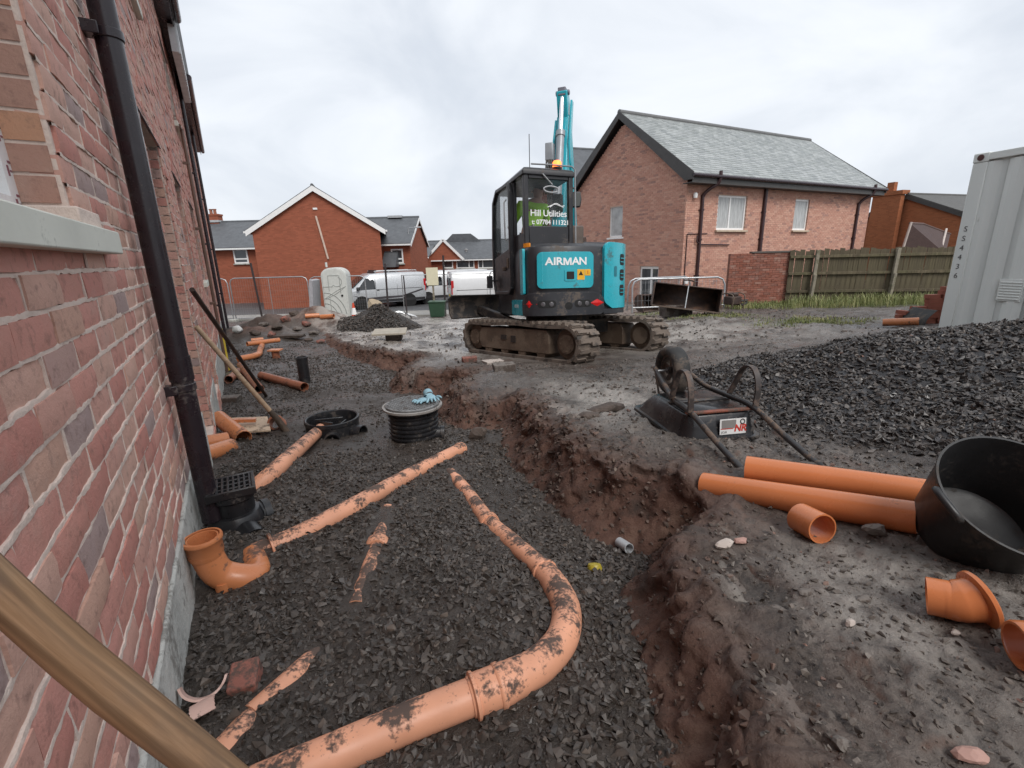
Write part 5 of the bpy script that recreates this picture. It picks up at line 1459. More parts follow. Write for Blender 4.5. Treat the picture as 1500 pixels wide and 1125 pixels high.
b = MB(); b.bx(-.19, .19, .21, .24, .163, .172); b.build('cross_brace', TUBE, wb, bevel=.002)
whl = Vector((-.01, .55, .275))
b = MB(); rt, rr2 = .052, .118
b.lathe([(.098, -.036), (.110, -.05), (.132, -.054), (.149, -.044), (.157, -.02), (.158, .0), (.157, .02), (.149, .044), (.132, .054), (.110, .05), (.098, .036)], 40, T(*whl) @ RY(PI / 2), closed=True); b.build('tyre', RUBBER, wb, smooth=50)
b = MB(); b.lathe([(.100, -.03), (.088, -.03), (.083, -.012), (.083, .012), (.088, .03), (.100, .03)], 32, T(*whl) @ RY(PI / 2), closed=True)
b.lathe([(0, -.035), (.022, -.035), (.022, .035), (0, .035)], 14, T(*whl) @ RY(PI / 2))
for k in range(5):
    a = k * 2 * PI / 5; b.bar(whl + Vector((0, math.cos(a) * .02, math.sin(a) * .02)), whl + Vector((0, math.cos(a + .25) * .086, math.sin(a + .25) * .086)), .03, .014, (1, 0, 0))
b.build('rim', pbr('wheel_rim', (.045, .04, .04), .5, dirt=.35, dirtcol=(.13, .10, .08)), wb, smooth=40)
b = MB(); b.rod(whl + Vector((-.10, 0, 0)), whl + Vector((.10, 0, 0)), .009); b.build('axle', STEEL, wb, smooth=50)
SM_ = frame((1, 0, 0), (0, .10, 1), (0, -1, .1), (.055, -.0285, .092))
b = MB(); b.box((0, 0, 0), (.155, .085, .002), SM_); st = b.build('sticker', pbr('sticker_white', (.70, .70, .69), .4, dirt=.08), wb)
b = MB(); b.box((-.025, .014, .0015), (.085, .045, .001), SM_); b.build('print_block', pbr('print_grey', (.22, .21, .20), .4), st)
REDP = pbr('print_red', (.50, .045, .03), .4)
lettering('NR', .052, REDP, st, SM_ @ T(.042, -.012, .0016), depth=.0008, bold=.002, shear=.2)
b = MB(); b.box((-.035, -.011, .002), (.075, .004, .001), SM_); b.build('print_line', REDP, st)
lettering('JCLR', .016, pbr('print_black', (.03, .03, .03), .5), st, SM_ @ T(-.052, -.030, .0016), depth=.0006)
b = MB(); b.tube([SM_ @ Vector((.056 + .013 * math.cos(a * PI / 6), .024 + .013 * math.sin(a * PI / 6), .002)) for a in range(13)], .003, 6); b.build('print_ring', MATS['print_black'], st)

# ================================================================== RIGHT: CONTAINER, BRICKS, FENCE
cw = Vector((.24, -.97, 0)).normalized(); cB = aty(1372, 488, 6.85)
ct = thing('shipping_container', 'pale grey corrugated steel container standing beyond the gravel heap', 'container', (cB.x, cB.y, -.13), math.atan2(cw.y, cw.x))
CH = aty(1424, 226, 6.85).z + .13
CP = pbr('container_paint', (.70, .72, .69), .5, var=.08, vscale=1.2, dirt=.10, dirtcol=(.36, .36, .31), dscale=1.6, bump=.05, stretch=(1, 1, .25))
CL, CWD = 6.06, 2.44
b = MB(); V = []; xs = [0.16]; 
prof = [(0, .0), (.07, .0), (.14, .035), (.21, .035), (.28, 0)]
pts = []; x = .17
while x < CL - .2:
    for dx, dy in prof[:-1]: pts.append((x + dx, .015 + dy))
    x += .28
pts.append((CL - .17, .015))
for (px_, py_) in pts: V += [(px_, py_, .16), (px_, py_, CH - .12)]
b.add(V, [(2 * i, 2 * i + 2, 2 * i + 3, 2 * i + 1) for i in range(len(pts) - 1)]); b.build('side_panel', CP, ct)
b = MB(); b.bx(.16, CL - .16, .05, CWD - .05, .12, CH - .03); b.build('body', CP, ct)
for x0 in (0, CL - .17):
    for y0 in (0, CWD - .16):
        b = MB(); b.bx(x0, x0 + .17, y0, y0 + .16, .119, CH - .119); b.build('corner_post', CP, ct, bevel=.01)
        for z0 in (0, CH - .118): b = MB(); b.bx(x0 - .005, x0 + .178, y0 - .005, y0 + .165, z0, z0 + .118); cc = b.build('corner_casting', CP, ct, bevel=.012); \
            b = MB(); b.lathe([(0, 0), (.038, 0), (.038, .01), (0, .01)], 14, T(x0 + .085, y0 - .0095, z0 + .06) @ RX(PI / 2) @ T(0, 0, -.005)); b.build('lifting_hole', pbr('hole_rust', (.09, .035, .03), .8), cc)
b = MB(); b.bx(.171, CL - .171, .0, .06, CH - .10, CH - .01); b.bx(.171, CL - .171, .0, .07, .02, .15); b.build('rail', CP, ct, bevel=.008)
b = MB()
for k in range(7): b.bx(.62, .84, -.012 + .014, .022, .62 - .0 + k * .035, .62 + k * .035 + .014)
b.bx(.60, .86, .012, .02, .60, .88)
b.build('vent', CP, ct, bevel=.003)
CT_ = pbr('stencil_grey', (.10, .10, .10), .6)
for k, ch in enumerate('SS4436'):
    lettering(ch, .10, CT_, ct, frame((1, 0, 0), (0, 0, 1), (0, -1, 0), (.085, -.003, CH - .96 - k * .125)), depth=.001)

RB2 = pbr('loose_brick', (.27, .085, .055), .8, var=.2, bump=.4)
b = MB(); b.box((0, 0, .0325), (.215, .1025, .065)); bme = b.mesh('brick'); bme.materials.append(RB2)
stk = hit(1345, 489); k0 = 0; first = None
base = Vector((aty(1338, 480, 8.3).x, 8.3, 0)); base.z = H(base.x, base.y)
rnd = random.Random(12)
def loose(x, y, z, rz, label):
    o = bpy.data.objects.new('brick', bme); COL.objects.link(o); o.location = (x, y, z); o.rotation_euler = (0, 0, rz)
    tag(o, label, 'brick', 'loose red bricks stacked by the container')
for c_, (hgt, x0) in enumerate(((4, -.30), (5, -.06), (8, .16), (10, .38), (12, .60))):
    for k in range(hgt):
        if c_ == 0 and k == 1: continue
        ordn = ('bottom', 'second', 'third', 'fourth', 'fifth', 'sixth', 'seventh', 'eighth', 'ninth', 'tenth', 'eleventh', 'topmost')[k if k < hgt - 1 else 11]
        loose(base.x + x0 + rnd.uniform(-.02, .02), base.y - .1 + rnd.uniform(-.01, .01), base.z + k * .066 - .01, rnd.uniform(-.1, .1) + (PI / 2 if k % 2 and c_ < 2 else 0),
              'red brick, ' + ordn + ' of the ' + ('lowest outer', 'second', 'middle', 'fourth', 'tallest inner')[c_] + ' column in the stepped stack by the container')
P0 = aty(1352, 488, 7.6); P1 = aty(1373, 455, 7.6); b = MB(); pts = crom([P0, P0 * .5 + P1 * .5 + Vector((-.06, 0, .03)), P1], 5)
rings_ = [[p + Vector((0, .0, 0)), p + Vector((.025, .02, 0)), p + Vector((.08, .55, 0)), p + Vector((.055, .55, 0))] for p in pts]; b.loft(rings_); solo(b, 'rubber_mat', RUBBER, 'dark rubber sheet leaning between the bricks and the container', 'rubber sheet')
q0, q1 = aty(1290, 489, 7.9), aty(1342, 492, 7.6); q0.z = H(q0.x, q0.y) + .07; q1.z = H(q1.x, q1.y) + .07; b = MB(); b.tube([q0, q1], .062, 20, .005); solo(b, 'loose_pipe', ORANGE, 'orange pipe lying in the grass in front of the stacked bricks', 'pipe', smooth=50)

# wooden fence
FL, FR = aty(1150, 440, 16.6), aty(1425, 440, 15.6)
FENCEW, N, L, Bs = nodes('weathered_boards'); v = ntc(N); oi = N.new('ShaderNodeObjectInfo')
n1 = nnoise(N, L, scale3(N, L, v, (6, 6, .8)), 2.5, 6, .6)
c_ = nramp(N, L, n1, [(.3, (.06, .045, .026)), (.55, (.125, .10, .06)), (.8, (.20, .165, .105))])
c_ = nmix(N, L, nramp(N, L, nnoise(N, L, v, 1.3, 5), [(.45, 0), (.7, .6)]), c_, (.10, .105, .042))
c_ = nmix(N, L, nmath(N, L, 'MULTIPLY', oi.outputs['Random'], .35), c_, (.05, .038, .026)); L.new(c_, Bs.inputs['Base Color']); Bs.inputs['Roughness'].default_value = .85
fd = (FR - FL); fd.z = 0; FLn = fd.length; fang = math.atan2(fd.y, fd.x)
fz = -.62
fn = thing('wooden_fence', 'weathered wooden board fence on concrete posts in front of the brick house', 'fence', (FL.x, FL.y, fz), fang)
nb = int(FLn / .152); rnd = random.Random(3); ftop = aty(1190, 366, 16.3).z - fz
bvar = []
for k in range(4):
    b = MB(); w = .1495; b.prism([(-w / 2, 0), (w / 2, 0), (w / 2, 1 + rnd.uniform(-.01, .02)), (-w / 2, 1 + rnd.uniform(-.01, .02))], .022, .04, frame((1, 0, 0), (0, 0, 1), (0, 1, 0))); me = b.mesh('board'); me.materials.append(FENCEW); bvar.append(me)
for k in range(nb):
    link_mesh('board', rnd.choice(bvar), fn, (.08 + k * .152, rnd.uniform(0, .02), -.1), (0, rnd.uniform(-.012, .012), 0), (1, 1, ftop + .1 + rnd.uniform(-.05, .03)))
for z in (.38, .98, ftop - .22): b = MB(); b.bx(0, FLn, -.035, .02, z - .045, z + .045); b.build('rail', FENCEW, fn, bevel=.006)
POSTC = pbr('concrete_post', (.25, .22, .17), .85, var=.25, bump=.3, dirt=.25, dirtcol=(.13, .12, .07), dscale=4)
for px_ in (1188, 1292, 1398):
    P = aty(px_, 440, 16.3); x = (P - FL).dot(fd.normalized()); b = MB()
    b.box((0, 0, .8), (.10, .10, 1.9), T(x, -.09, 0) @ RY(R(1.5))); b.box((.01, -.06, .45), (.085, .07, 1.0), T(x - .02, -.09, 0) @ RY(R(3))); b.build('post', POSTC, fn, bevel=.01)
# garden wall
wl_, wr_ = aty(1064, 440, 16.9), aty(1156, 440, 16.7); gd = wr_ - wl_; gd.z = 0
gw = thing('garden_wall', 'low stained red brick garden wall joining the wooden fence', 'wall', (wl_.x, wl_.y, -.72), math.atan2(gd.y, gd.x))
gh = aty(1110, 371, 16.8).z + .72
b = MB(); b.bx(0, gd.length, .012, .21, -.2, gh); gwb = b.build('core', pbr('red_mortar', (.24, .12, .09), .9), gw)
GB = brick_material('painted_brick', [(0, (.24, .075, .048)), (.4, (.28, .10, .07)), (.7, (.20, .075, .055)), (.9, (.30, .15, .115))], 'attr')
field('brickwork', courses(gd.length, 0, gh - .01, []), GB, gwb, ident, .06, 31, .004)
b = MB(); b.bx(gd.length * .33, gd.length + .05, -.03, .24, gh, gh + .06); b.build('coping', pbr('dark_coping', (.10, .085, .075), .7), gw, bevel=.01)

# trampoline frame behind the fence
P = [aty(1322, 366, 22), aty(1333, 327, 22), aty(1352, 328, 24), aty(1392, 343, 25), aty(1385, 372, 22)]
tr = thing('trampoline', 'trampoline with brown safety net behind the wooden fence', 'trampoline', (P[0].x, 22, -.8))
o_ = tr.location.copy(); POLE = pbr('pole_foam', (.45, .38, .34), .6); NET = pbr('brown_net', (.055, .030, .026), .8)
b = MB(); b.add([p - o_ for p in (P[0], P[1], P[2], P[3], P[4])] + [p - o_ + Vector((.03, .03, 0)) for p in (P[0], P[1], P[2], P[3], P[4])], [(0, 1, 2, 3, 4), (9, 8, 7, 6, 5)] + [(i, (i + 1) % 5, 5 + (i + 1) % 5, 5 + i) for i in range(5)]); b.build('net', NET, tr)
for a, c_ in ((P[0], P[1]), (P[4] + Vector((-.25, 0, .0)), P[3] + Vector((-.3, 0, .2)))): b = MB(); q = Vector((a.x, a.y, -.8)); b.tube([q - o_, a - o_, c_ - o_ + Vector((.05, 0, .05))], .05, 8); b.build('pole', POLE, tr, smooth=60)
b = MB(); b.tube([P[1] - o_, P[2] - o_, P[3] - o_], .05, 8); b.build('top_rail', pbr('rail_brown', (.09, .05, .04), .6), tr, smooth=60)

# ditching bucket, narrow bucket, barrier
def shell(prof, w):
    b = MB(); n = len(prof); V = []
    for x in (-w / 2, w / 2):
        V += [(x, p[0], p[1]) for p in prof]
    b.add(V, [(i, i + 1, n + i + 1, n + i) for i in range(n - 1)]); return b
def digger_bucket(name, label, c, w, s, rz, rx, ry=0, m=RUST):
    t = thing(name, label, 'excavator bucket', c, rot=(rx, ry, rz))
    prof = [(-.30 * s, .62 * s), (-.02 * s, .66 * s), (.16 * s, .56 * s), (.22 * s, .36 * s), (.16 * s, .14 * s), (-.02 * s, .02 * s), (-.34 * s, .0)]
    b = shell(prof, w); o = b.build('shell', m, t, smooth=60); o.modifiers.new('thick', 'SOLIDIFY').thickness = .025
    for x in (-w / 2, w / 2):
        b = MB(); b.prism([(p[0], p[1]) for p in prof], x - .014, x + .014, frame((0, 1, 0), (0, 0, 1), (1, 0, 0))); b.build('side_plate', m, t, bevel=.004)
    b = MB(); b.bx(-w / 2, w / 2, -.36 * s, -.28 * s, -.012, .016); b.build('cutting_edge', MUDDY_STEEL, t)
    return t, prof
c = hit(1000, 462); c.z += .02
db, pf = digger_bucket('ditching_bucket', 'wide dark steel ditching bucket tipped on rubble beside the garden wall', (c.x, c.y, c.z + .12), 1.62, .95, R(-14), R(-10), R(7))
b = MB()
b.tube(crom([(-.12, -.2, .60), (-.12, -.2, .72), (.12, -.2, .72), (.12, -.2, .60)], 3), .022, 8); b.build('lifting_loop', RUST, db, smooth=60)
b = MB(); b.bar((0, -.27, .6), (0, -.33, .02), .02, .02); b.build('centre_rib', STEEL, db)
c2 = hit(950, 458); digger_bucket('digging_bucket', 'narrow dark digging bucket lying just behind the excavator', (c2.x, c2.y + .3, c2.z), .55, .8, R(20), R(-8))
chunk(990, 462, .75, .4, .3, STONE, 'grey concrete lump under the wide ditching bucket', .2, name='concrete_block', seed=3)
def heras(name, label, P0, P1, h, tilt=0, group=None, feet=True, wires=True):
    d = P1 - P0; d.z = 0; L_ = d.length; t = thing(name, label, 'mesh fence', P0, math.atan2(d.y, d.x), group)
    t.rotation_euler = (tilt, 0, math.atan2(d.y, d.x)); rc = .22
    pts = [(0.03, 0, 0), (.03, 0, h - rc), (.03 + rc * .3, 0, h - rc * .3), (.03 + rc, 0, h), (L_ - .03 - rc, 0, h), (L_ - .03 - rc * .3, 0, h - rc * .3), (L_ - .03, 0, h - rc), (L_ - .03, 0, 0)]
    b = MB(); b.tube(pts, .026, 8); b.build('frame', STEEL, t, smooth=60)
    b = MB(); b.rod((L_ / 2, 0, .1), (L_ / 2, 0, h), .015, 6); b.rod((.03, 0, .15), (L_ - .03, 0, .15), .018, 6); b.build('brace', STEEL, t, smooth=60)
    if wires:
        b = MB(); k = .2
        while k < L_ - .1: b.box((k, 0, h / 2 + .05), (.004, .004, h - .15)); k += .11
        z = .35
        while z < h - .1: b.box((L_ / 2, .003, z), (L_ - .1, .004, .004)); z += .26
        o = b.build('mesh_wire', STEEL, t); o['kind'] = 'stuff'
    if feet:
        for x in (.03, L_ - .03): b = MB(); b.box((x, 0, .06), (.22, .6, .12)); b.build('foot', CONCRETE, t, bevel=.02)
    return t
a, c_ = aty(926, 425, 14.2), aty(1064, 427, 14.4); heras('site_fence', 'grey mesh barrier leaning behind the wide ditching bucket', Vector((a.x, a.y, -.55)), Vector((c_.x, c_.y, -.62)), .98, R(-6), feet=False)
a, c_ = aty(918, 425, 14.9), aty(1010, 420, 15.6); heras('site_fence', 'second grey mesh barrier standing just behind the first near the brick house', Vector((a.x, a.y, -.56)), Vector((c_.x, c_.y, -.62)), .98, R(4), feet=False)
# bits by the wall
c = hit(1072, 452); t = thing('water_pump', 'small dirty engine pump with coiled hose in front of the garden wall', 'pump', c, .4)
b = MB(); b.bx(-.2, .2, -.15, .15, .12, .36); b.bx(-.1, .1, -.12, .12, .36, .46); b.build('engine', RUST, t, bevel=.03)
b = MB()
for x in (-.22, .22): b.tube(crom([(x, -.2, .0), (x, -.2, .4), (x, .2, .4), (x, .2, .0)], 4), .018, 8)
b.build('carry_frame', MUDDY_STEEL, t, smooth=60)
b = MB(); b.lathe([(0, -.22), (.06, -.22), (.07, -.1), (0, -.1)], 12, T(-.02, -.1, .18) @ RX(PI / 2)); b.build('outlet', STEEL, t, smooth=50)
b = MB(); b.tube([(.32 + .28 * math.cos(a_ * .5), .1 + .22 * math.sin(a_ * .5), .06 + .004 * a_ + .07 * abs(math.sin(a_ * .35))) for a_ in range(34)], .025, 8); b.build('hose', RUBBER, t, smooth=60)
chunk(1125, 441, .55, .4, .55, BLACKP, 'black plastic crate standing against the garden wall', -.3, R(12), name='plastic_crate', group='', cat='crate') 
for px_, w_, lb in ((1144, .32, 'white bag lying in the grass beside the black crate'), (1158, .36, 'pale bag lying in the grass farther from the black crate')):
    c = hit(px_, 441); V, Fq = rock_mesh(w_ / 2, .15, .10, px_, 3); b = MB(); b.add(V, Fq, T(c.x, c.y, c.z + .05)); solo(b, 'plastic_bag', pbr('white_bag', (.62, .62, .60), .5, var=.1), lb, 'plastic bag', 'bags in the grass', smooth=70)

# grass and weeds
def blades(name, spots, m, label, seed=1):
    rg = np.random.default_rng(seed); V, Fq = [], []
    for (x, y, n, spread, h0, h1) in spots:
        for _ in range(n):
            px_, py_ = x + rg.normal(0, spread), y + rg.normal(0, spread * .7)
            z = H(px_, py_) - .01; h = rg.uniform(h0, h1); a = rg.uniform(0, 2 * PI); w = rg.uniform(.004, .010); l = rg.uniform(.1, .6) * h
            dx, dy = math.cos(a), math.sin(a); o = len(V)
            V += [(px_ - dy * w, py_ + dx * w, z), (px_ + dy * w, py_ - dx * w, z), (px_ + dx * l * .4 - dy * w * .8, py_ + dy * l * .4 + dx * w * .8, z + h * .6), (px_ + dx * l * .4 + dy * w * .8, py_ + dy * l * .4 - dx * w * .8, z + h * .6), (px_ + dx * l, py_ + dy * l, z + h * rg.uniform(.75, 1))]
            Fq += [(0 + o, 1 + o, 3 + o, 2 + o), (2 + o, 3 + o, 4 + o)]
    me = bpy.data.meshes.new(name); me.from_pydata(V, [], Fq); me.materials.append(m)
    o = bpy.data.objects.new(name, me); COL.objects.link(o); tag(o, label, 'grass', None, 'stuff'); return o
GRASS, N, L, Bs = nodes('rough_grass'); pos = geo(N).outputs['Position']
c_ = nramp(N, L, nnoise(N, L, pos, 3.5, 5), [(.3, (.075, .10, .028)), (.5, (.17, .19, .06)), (.72, (.36, .32, .15))]); L.new(c_, Bs.inputs['Base Color']); Bs.inputs['Roughness'].default_value = .6
sp = []; rnd = random.Random(2)
for k in range(130):
    px_ = 1075 + 325 * rnd.choice((.05, .12, .2, .33, .41, .55, .63, .8, .93)) + rnd.gauss(0, 16); P = aty(px_, 440, rnd.uniform(13.4, 16.3) - .0018 * (px_ - 1075)); sp.append((P.x, P.y, 34, .16, .06, .20 if px_ < 1160 else .45))
for k in range(60): sp.append((6.1 + rnd.gauss(0, .55), 9.3 + rnd.gauss(0, .35), 26, .12, .02, .10))
for k in range(40): sp.append((5.0 + rnd.gauss(0, .5), 11.5 + rnd.gauss(0, .3), 26, .12, .02, .10))
for k in range(14): sp.append((3.9 + rnd.gauss(0, .5), 13.5 + rnd.gauss(0, .3), 20, .12, .02, .12))
blades('rough_grass', sp, GRASS, 'rough grass and weeds along the wooden fence and in patches on the mud')
for k, (px_, h) in enumerate(((1342, 1.15), (1272, .8), (1222, .6))):
    P = aty(px_, 440, 15.4); z = H(P.x, P.y); t = thing('dead_weed', ('tall thin dead weed stem in front of the fence near the bricks', 'dead weed stem bent in front of the middle fence post', 'short dead weed stem in front of the fence boards')[k], 'weed', (P.x, P.y, z), 0, 'dead weeds along the fence')
    b = MB(); q = [Vector((0, 0, 0)), Vector((.02, 0, h * .5)), Vector((-.04 + .08 * k, 0, h))]; b.tube(q, [.012, .009, .004], 5); b.build('stem', FENCEW, t)
    b = MB()
    for j in range(7): a_ = rnd.uniform(0, 6.3); z_ = h * rnd.uniform(.3, .95); b.tube([(0, 0, z_), (math.cos(a_) * .14, math.sin(a_) * .1, z_ + .12)], [.006, .003], 4)
    b.build('twig', FENCEW, t)
# ================================================================== EXCAVATOR
TEAL = pbr('teal_paint', (.022, .38, .46), .28, var=.10, vscale=2, dirt=.12, dirtcol=(.06, .14, .15), dscale=3, coat=.2)
DGREY = pbr('dark_grey_paint', (.026, .027, .032), .42, var=.25, vscale=3, dirt=.19, dirtcol=(.11, .09, .075), dscale=3, bump=.05)
CABM = pbr('cab_black', (.018, .018, .021), .38, var=.2, vscale=4, dirt=.10, dirtcol=(.09, .075, .065), dscale=4)
TRACKM = pbr('muddy_track', (.045, .037, .031), .65, var=.4, vscale=9, dirt=.40, dirtcol=(.165, .13, .105), dscale=6, bump=.6, bscale=40, bdist=.012)
FRAMEM = pbr('muddy_frame', (.105, .072, .050), .6, var=.3, vscale=5, dirt=.3, dirtcol=(.17, .125, .09), dscale=4, bump=.4, bscale=40, bdist=.006)
CGLASS = glass('cab_glass', (.02, .03, .032), .04, alpha=.16)
DGLASS = glass('door_glass', (.10, .13, .135), .06, alpha=.30)
HOLE = pbr('dark_hole', (.006, .006, .006), .7)
AMBER = pbr('amber_lens', (.75, .26, .02), .3)
YST = pbr('yellow_sticker', (.80, .42, .02), .4)
REDR = pbr('red_reflector', (.60, .012, .012), .25)
WHITEP = pbr('white_print', (.86, .87, .87), .4)
CHROME = pbr('chrome', (.75, .76, .78), .15, metal=1.0, var=.05)
GREYCYL = pbr('grey_cylinder', (.30, .32, .34), .4, metal=.2)

EXC = Vector((.78, 7.80, 0)); EXC.z = -.26 - .080 * (EXC.y - 6.5) + .012 * (EXC.x - 1)
SLOPE = math.atan(.080)
ex = thing('excavator', 'teal and black tracked excavator with a lit beacon standing in mid site', 'excavator', EXC, rot=(-SLOPE, 0, 0))
MU, MH = T(.06, -.03, 0) @ RZ(R(39.5)) @ Matrix.Diagonal((1.05, 1.05, 1.0, 1)), RZ(R(20)) @ Matrix.Diagonal((1, 1, .962, 1))

# undercarriage ----------------------------------------------------
def stadium(hl, r, n=12):
    pts = []
    for k in range(n + 1): a = -PI / 2 + PI * k / n; pts.append((hl + r * math.cos(a), r + r * math.sin(a)))
    for k in range(n + 1): a = PI / 2 + PI * k / n; pts.append((-hl + r * math.cos(a), r + r * math.sin(a)))
    return pts
HLT, RT, TW = 1.02, .262, .40
def path_at(s):
    L1, L2 = 2 * HLT, PI * RT; s %= 2 * (L1 + L2)
    if s < L1: return (-HLT + s, 0, 0)
    s -= L1
    if s < L2: a = -PI / 2 + s / RT; return (HLT + RT * math.cos(a), RT + RT * math.sin(a), a + PI / 2)
    s -= L2
    if s < L1: return (HLT - s, 2 * RT, PI)
    s -= L1; a = PI / 2 + s / RT; return (-HLT + RT * math.cos(a), RT + RT * math.sin(a), a + PI / 2)
PER = 2 * (2 * HLT + PI * RT)
b = MB(); poly = [(-.205, -.026), (.205, -.026), (.205, .0), (.17, .012), (-.17, .012), (-.205, .0)]
b.box((-.105, 0, -.034), (.17, .052, .034)); b.box((.105, .045, -.034), (.17, .052, .034)); b.box((0, 0, -.020), (.39, .07, .02))
shoe = b.mesh('track_shoe'); shoe.materials.append(TRACKM)
for sx in (-.80, .80):
    b = MB(); rings_ = []; nst = 96
    for k in range(nst):
        y, z, a = path_at(PER * k / nst)
        sag = .012 * math.sin((y + HLT) / (2 * HLT) * PI * 3) if z > 2 * RT - .01 else 0
        rings_.append([(sx + px_, y - math.sin(a) * (-q) * 1 if False else y + math.sin(a) * (-q) * -1 * -1, z + math.cos(a) * q - sag) for px_, q in ((-TW / 2, .0), (TW / 2, .0), (TW / 2, .045), (-TW / 2, .045))])
    b.loft(rings_, False, True); b.v = [tuple(MU @ Vector(p)) for p in b.v]
    tk = b.build('track', TRACKM, ex, smooth=40)
    ns = 46
    for k in range(ns):
        y, z, a = path_at(PER * (k + .3) / ns)
        o = link_mesh('track_shoe', shoe, tk); o.matrix_local = MU @ T(sx, y, z) @ RX(a) @ T(0, 0, .012)
    so = -1 if sx < 0 else 1
    b = MB(); b.prism([(-.72, .10), (.80, .10), (.86, .20), (.86, .36), (.78, .44), (-.66, .44), (-.72, .36)], -.17, .17, MU @ T(sx, 0, 0) @ frame((0, 1, 0), (0, 0, 1), (1, 0, 0))); tf = b.build('track_frame', FRAMEM, ex, bevel=.012)
    b = MB(); b.box((sx + so * .175, .02, .28), (.012, .10, .10), MU); b.box((sx + so * .176, .24, .30), (.014, .12, .07), MU); b.build('cover_plate', pbr('frame_hole', (.03, .022, .018), .8), tf)
    for yy, rr_2, nm in ((-HLT, .215, 'sprocket'), (HLT, .205, 'idler')):
        b = MB(); b.lathe([(0, -.15), (rr_2 * .62, -.15), (rr_2 * .66, -.12), (rr_2, -.10), (rr_2, .10), (rr_2 * .66, .12), (rr_2 * .62, .15), (0, .15)], 28, MU @ T(sx, yy, RT) @ RY(PI / 2)); w = b.build(nm, FRAMEM, ex, smooth=35)
        b = MB()
        for k in range(8): b.lathe([(0, 0), (.012, 0), (.012, .012), (0, .012)], 6, MU @ T(sx + so * .15, yy + .10 * math.cos(k * PI / 4), RT + .10 * math.sin(k * PI / 4)) @ RY(so * PI / 2))
        o = b.build('bolt', FRAMEM, w); o['kind'] = 'stuff'
    for yy in (-.55, -.15, .25, .65):
        b = MB(); b.lathe([(0, -.16), (.085, -.16), (.085, .16), (0, .16)], 16, MU @ T(sx, yy, .10) @ RY(PI / 2)); b.build('roller', FRAMEM, ex, smooth=40)
b = MB(); b.bx(-.64, .64, -.42, .42, .30, .52, MU); b.lathe([(0, .5), (.52, .5), (.52, .66), (0, .66)], 32); b.build('cross_frame', pbr('black_frame_paint', (.014, .013, .013), .6, dirt=.3, dirtcol=(.08, .06, .045)), ex, smooth=40)
# dozer blade, raised
b = MB(); bp = [(q + .10, z + .10) for q, z in [(1.50, .46), (1.56, .55), (1.57, .68), (1.53, .80), (1.47, .86), (1.50, .87), (1.585, .81), (1.61, .68), (1.60, .54), (1.53, .44)]]
b.prism(bp, -1.0, 1.0, MU @ frame((0, 1, 0), (0, 0, 1), (1, 0, 0)))
BLM = pbr('blade_black', (.022, .020, .020), .55, metal=.1, var=.3, dirt=.3, dirtcol=(.10, .08, .065), dscale=5, bump=.2)
bl = b.build('dozer_blade', BLM, ex, bevel=.006)
for s in (-.36, .36):
    b = MB(); b.bar((s, .45, .40), (s * 1.1, 1.63, .70), .11, .14, (0, 0, 1), MU); b.build('blade_arm', BLM, ex, bevel=.012)
b = MB(); b.tube([MU @ Vector((0, .5, .48)), MU @ Vector((0, 1.1, .70))], .05, 12); b.build('blade_cylinder', GREYCYL, ex, smooth=40)
b = MB(); b.tube([MU @ Vector((0, 1.1, .70)), MU @ Vector((0, 1.5, .78))], .026, 12); b.build('cylinder_rod', CHROME, ex, smooth=40)

# house ---------------------------------------------------------------
OUT = crom([(-.77, .10, 0), (-.82, -.42, 0), (-.78, -.80, 0), (-.35, -.97, 0), (.12, -1.0, 0), (.45, -.94, 0), (.74, -.78, 0), (.93, -.52, 0), (1.0, -.18, 0), (1.0, .35, 0)], 8)
_ls = [0.0]
for p, q in zip(OUT[:-1], OUT[1:]): _ls.append(_ls[-1] + (q - p).length)
_ls = np.array(_ls); OX = np.array([p.x for p in OUT]); OY = np.array([p.y for p in OUT])
def per(s, off=0.0):
    x, y = np.interp(s, _ls, OX), np.interp(s, _ls, OY)
    x2, y2 = np.interp(s + .03, _ls, OX), np.interp(s + .03, _ls, OY); x1, y1 = np.interp(s - .03, _ls, OX), np.interp(s - .03, _ls, OY)
    tx, ty = x2 - x1, y2 - y1; l = math.hypot(tx, ty) or 1
    return Vector((x + ty / l * off, y - tx / l * off, 0))
def s_of(x, after=0.0):
    k = np.argmin(np.abs(OX - x) + (OY > -.3) * 5); return float(_ls[k])
S0 = s_of(-.35)
def rz_span(u, w, h, r):     # half-height of a rounded rectangle at u from its left edge
    d = min(u, w - u)
    if d >= r: return h / 2
    return h / 2 - r + math.sqrt(max(r * r - (r - d) ** 2, 0))
def panel(name, s0, s1, z0, z1, off, thick, m, parent, r=.05, cut=None, zfun=None, n=28, bevel=.004, M=MH, parts=None):
    w, h = s1 - s0, z1 - z0; zc = (z0 + z1) / 2; V = []; st = []
    us = sorted(set([r * (1 - math.cos(k * PI / 12)) for k in range(7)] + [w - r * (1 - math.cos(k * PI / 12)) for k in range(7)] + [r + (w - 2 * r) * k / n for k in range(n + 1)])) if r > 0 else [w * k / n for k in range(n + 1)]
    for u in us:
        hh = rz_span(u, w, h, r) if r > 0 else h / 2
        lo, hi = zc - hh, zc + hh
        if zfun: lo, hi = zfun(u / w, lo, hi)
        for o_ in (off, off - thick):
            p = per(s0 + u, o_); V += [(p.x, p.y, lo), (p.x, p.y, hi)]
    Fq = []
    for k in range(len(us) - 1):
        a, c = 4 * k, 4 * (k + 1)
        Fq += [(a, c, c + 1, a + 1), (a + 2, a + 3, c + 3, c + 2), (a + 1, c + 1, c + 3, a + 3), (a, a + 2, c + 2, c)]
    e = 4 * (len(us) - 1); Fq += [(0, 1, 3, 2), (e, e + 2, e + 3, e + 1)]
    b = MB(); b.add(V, Fq, M); return b.build(name, m, parent, smooth=40, bevel=bevel)
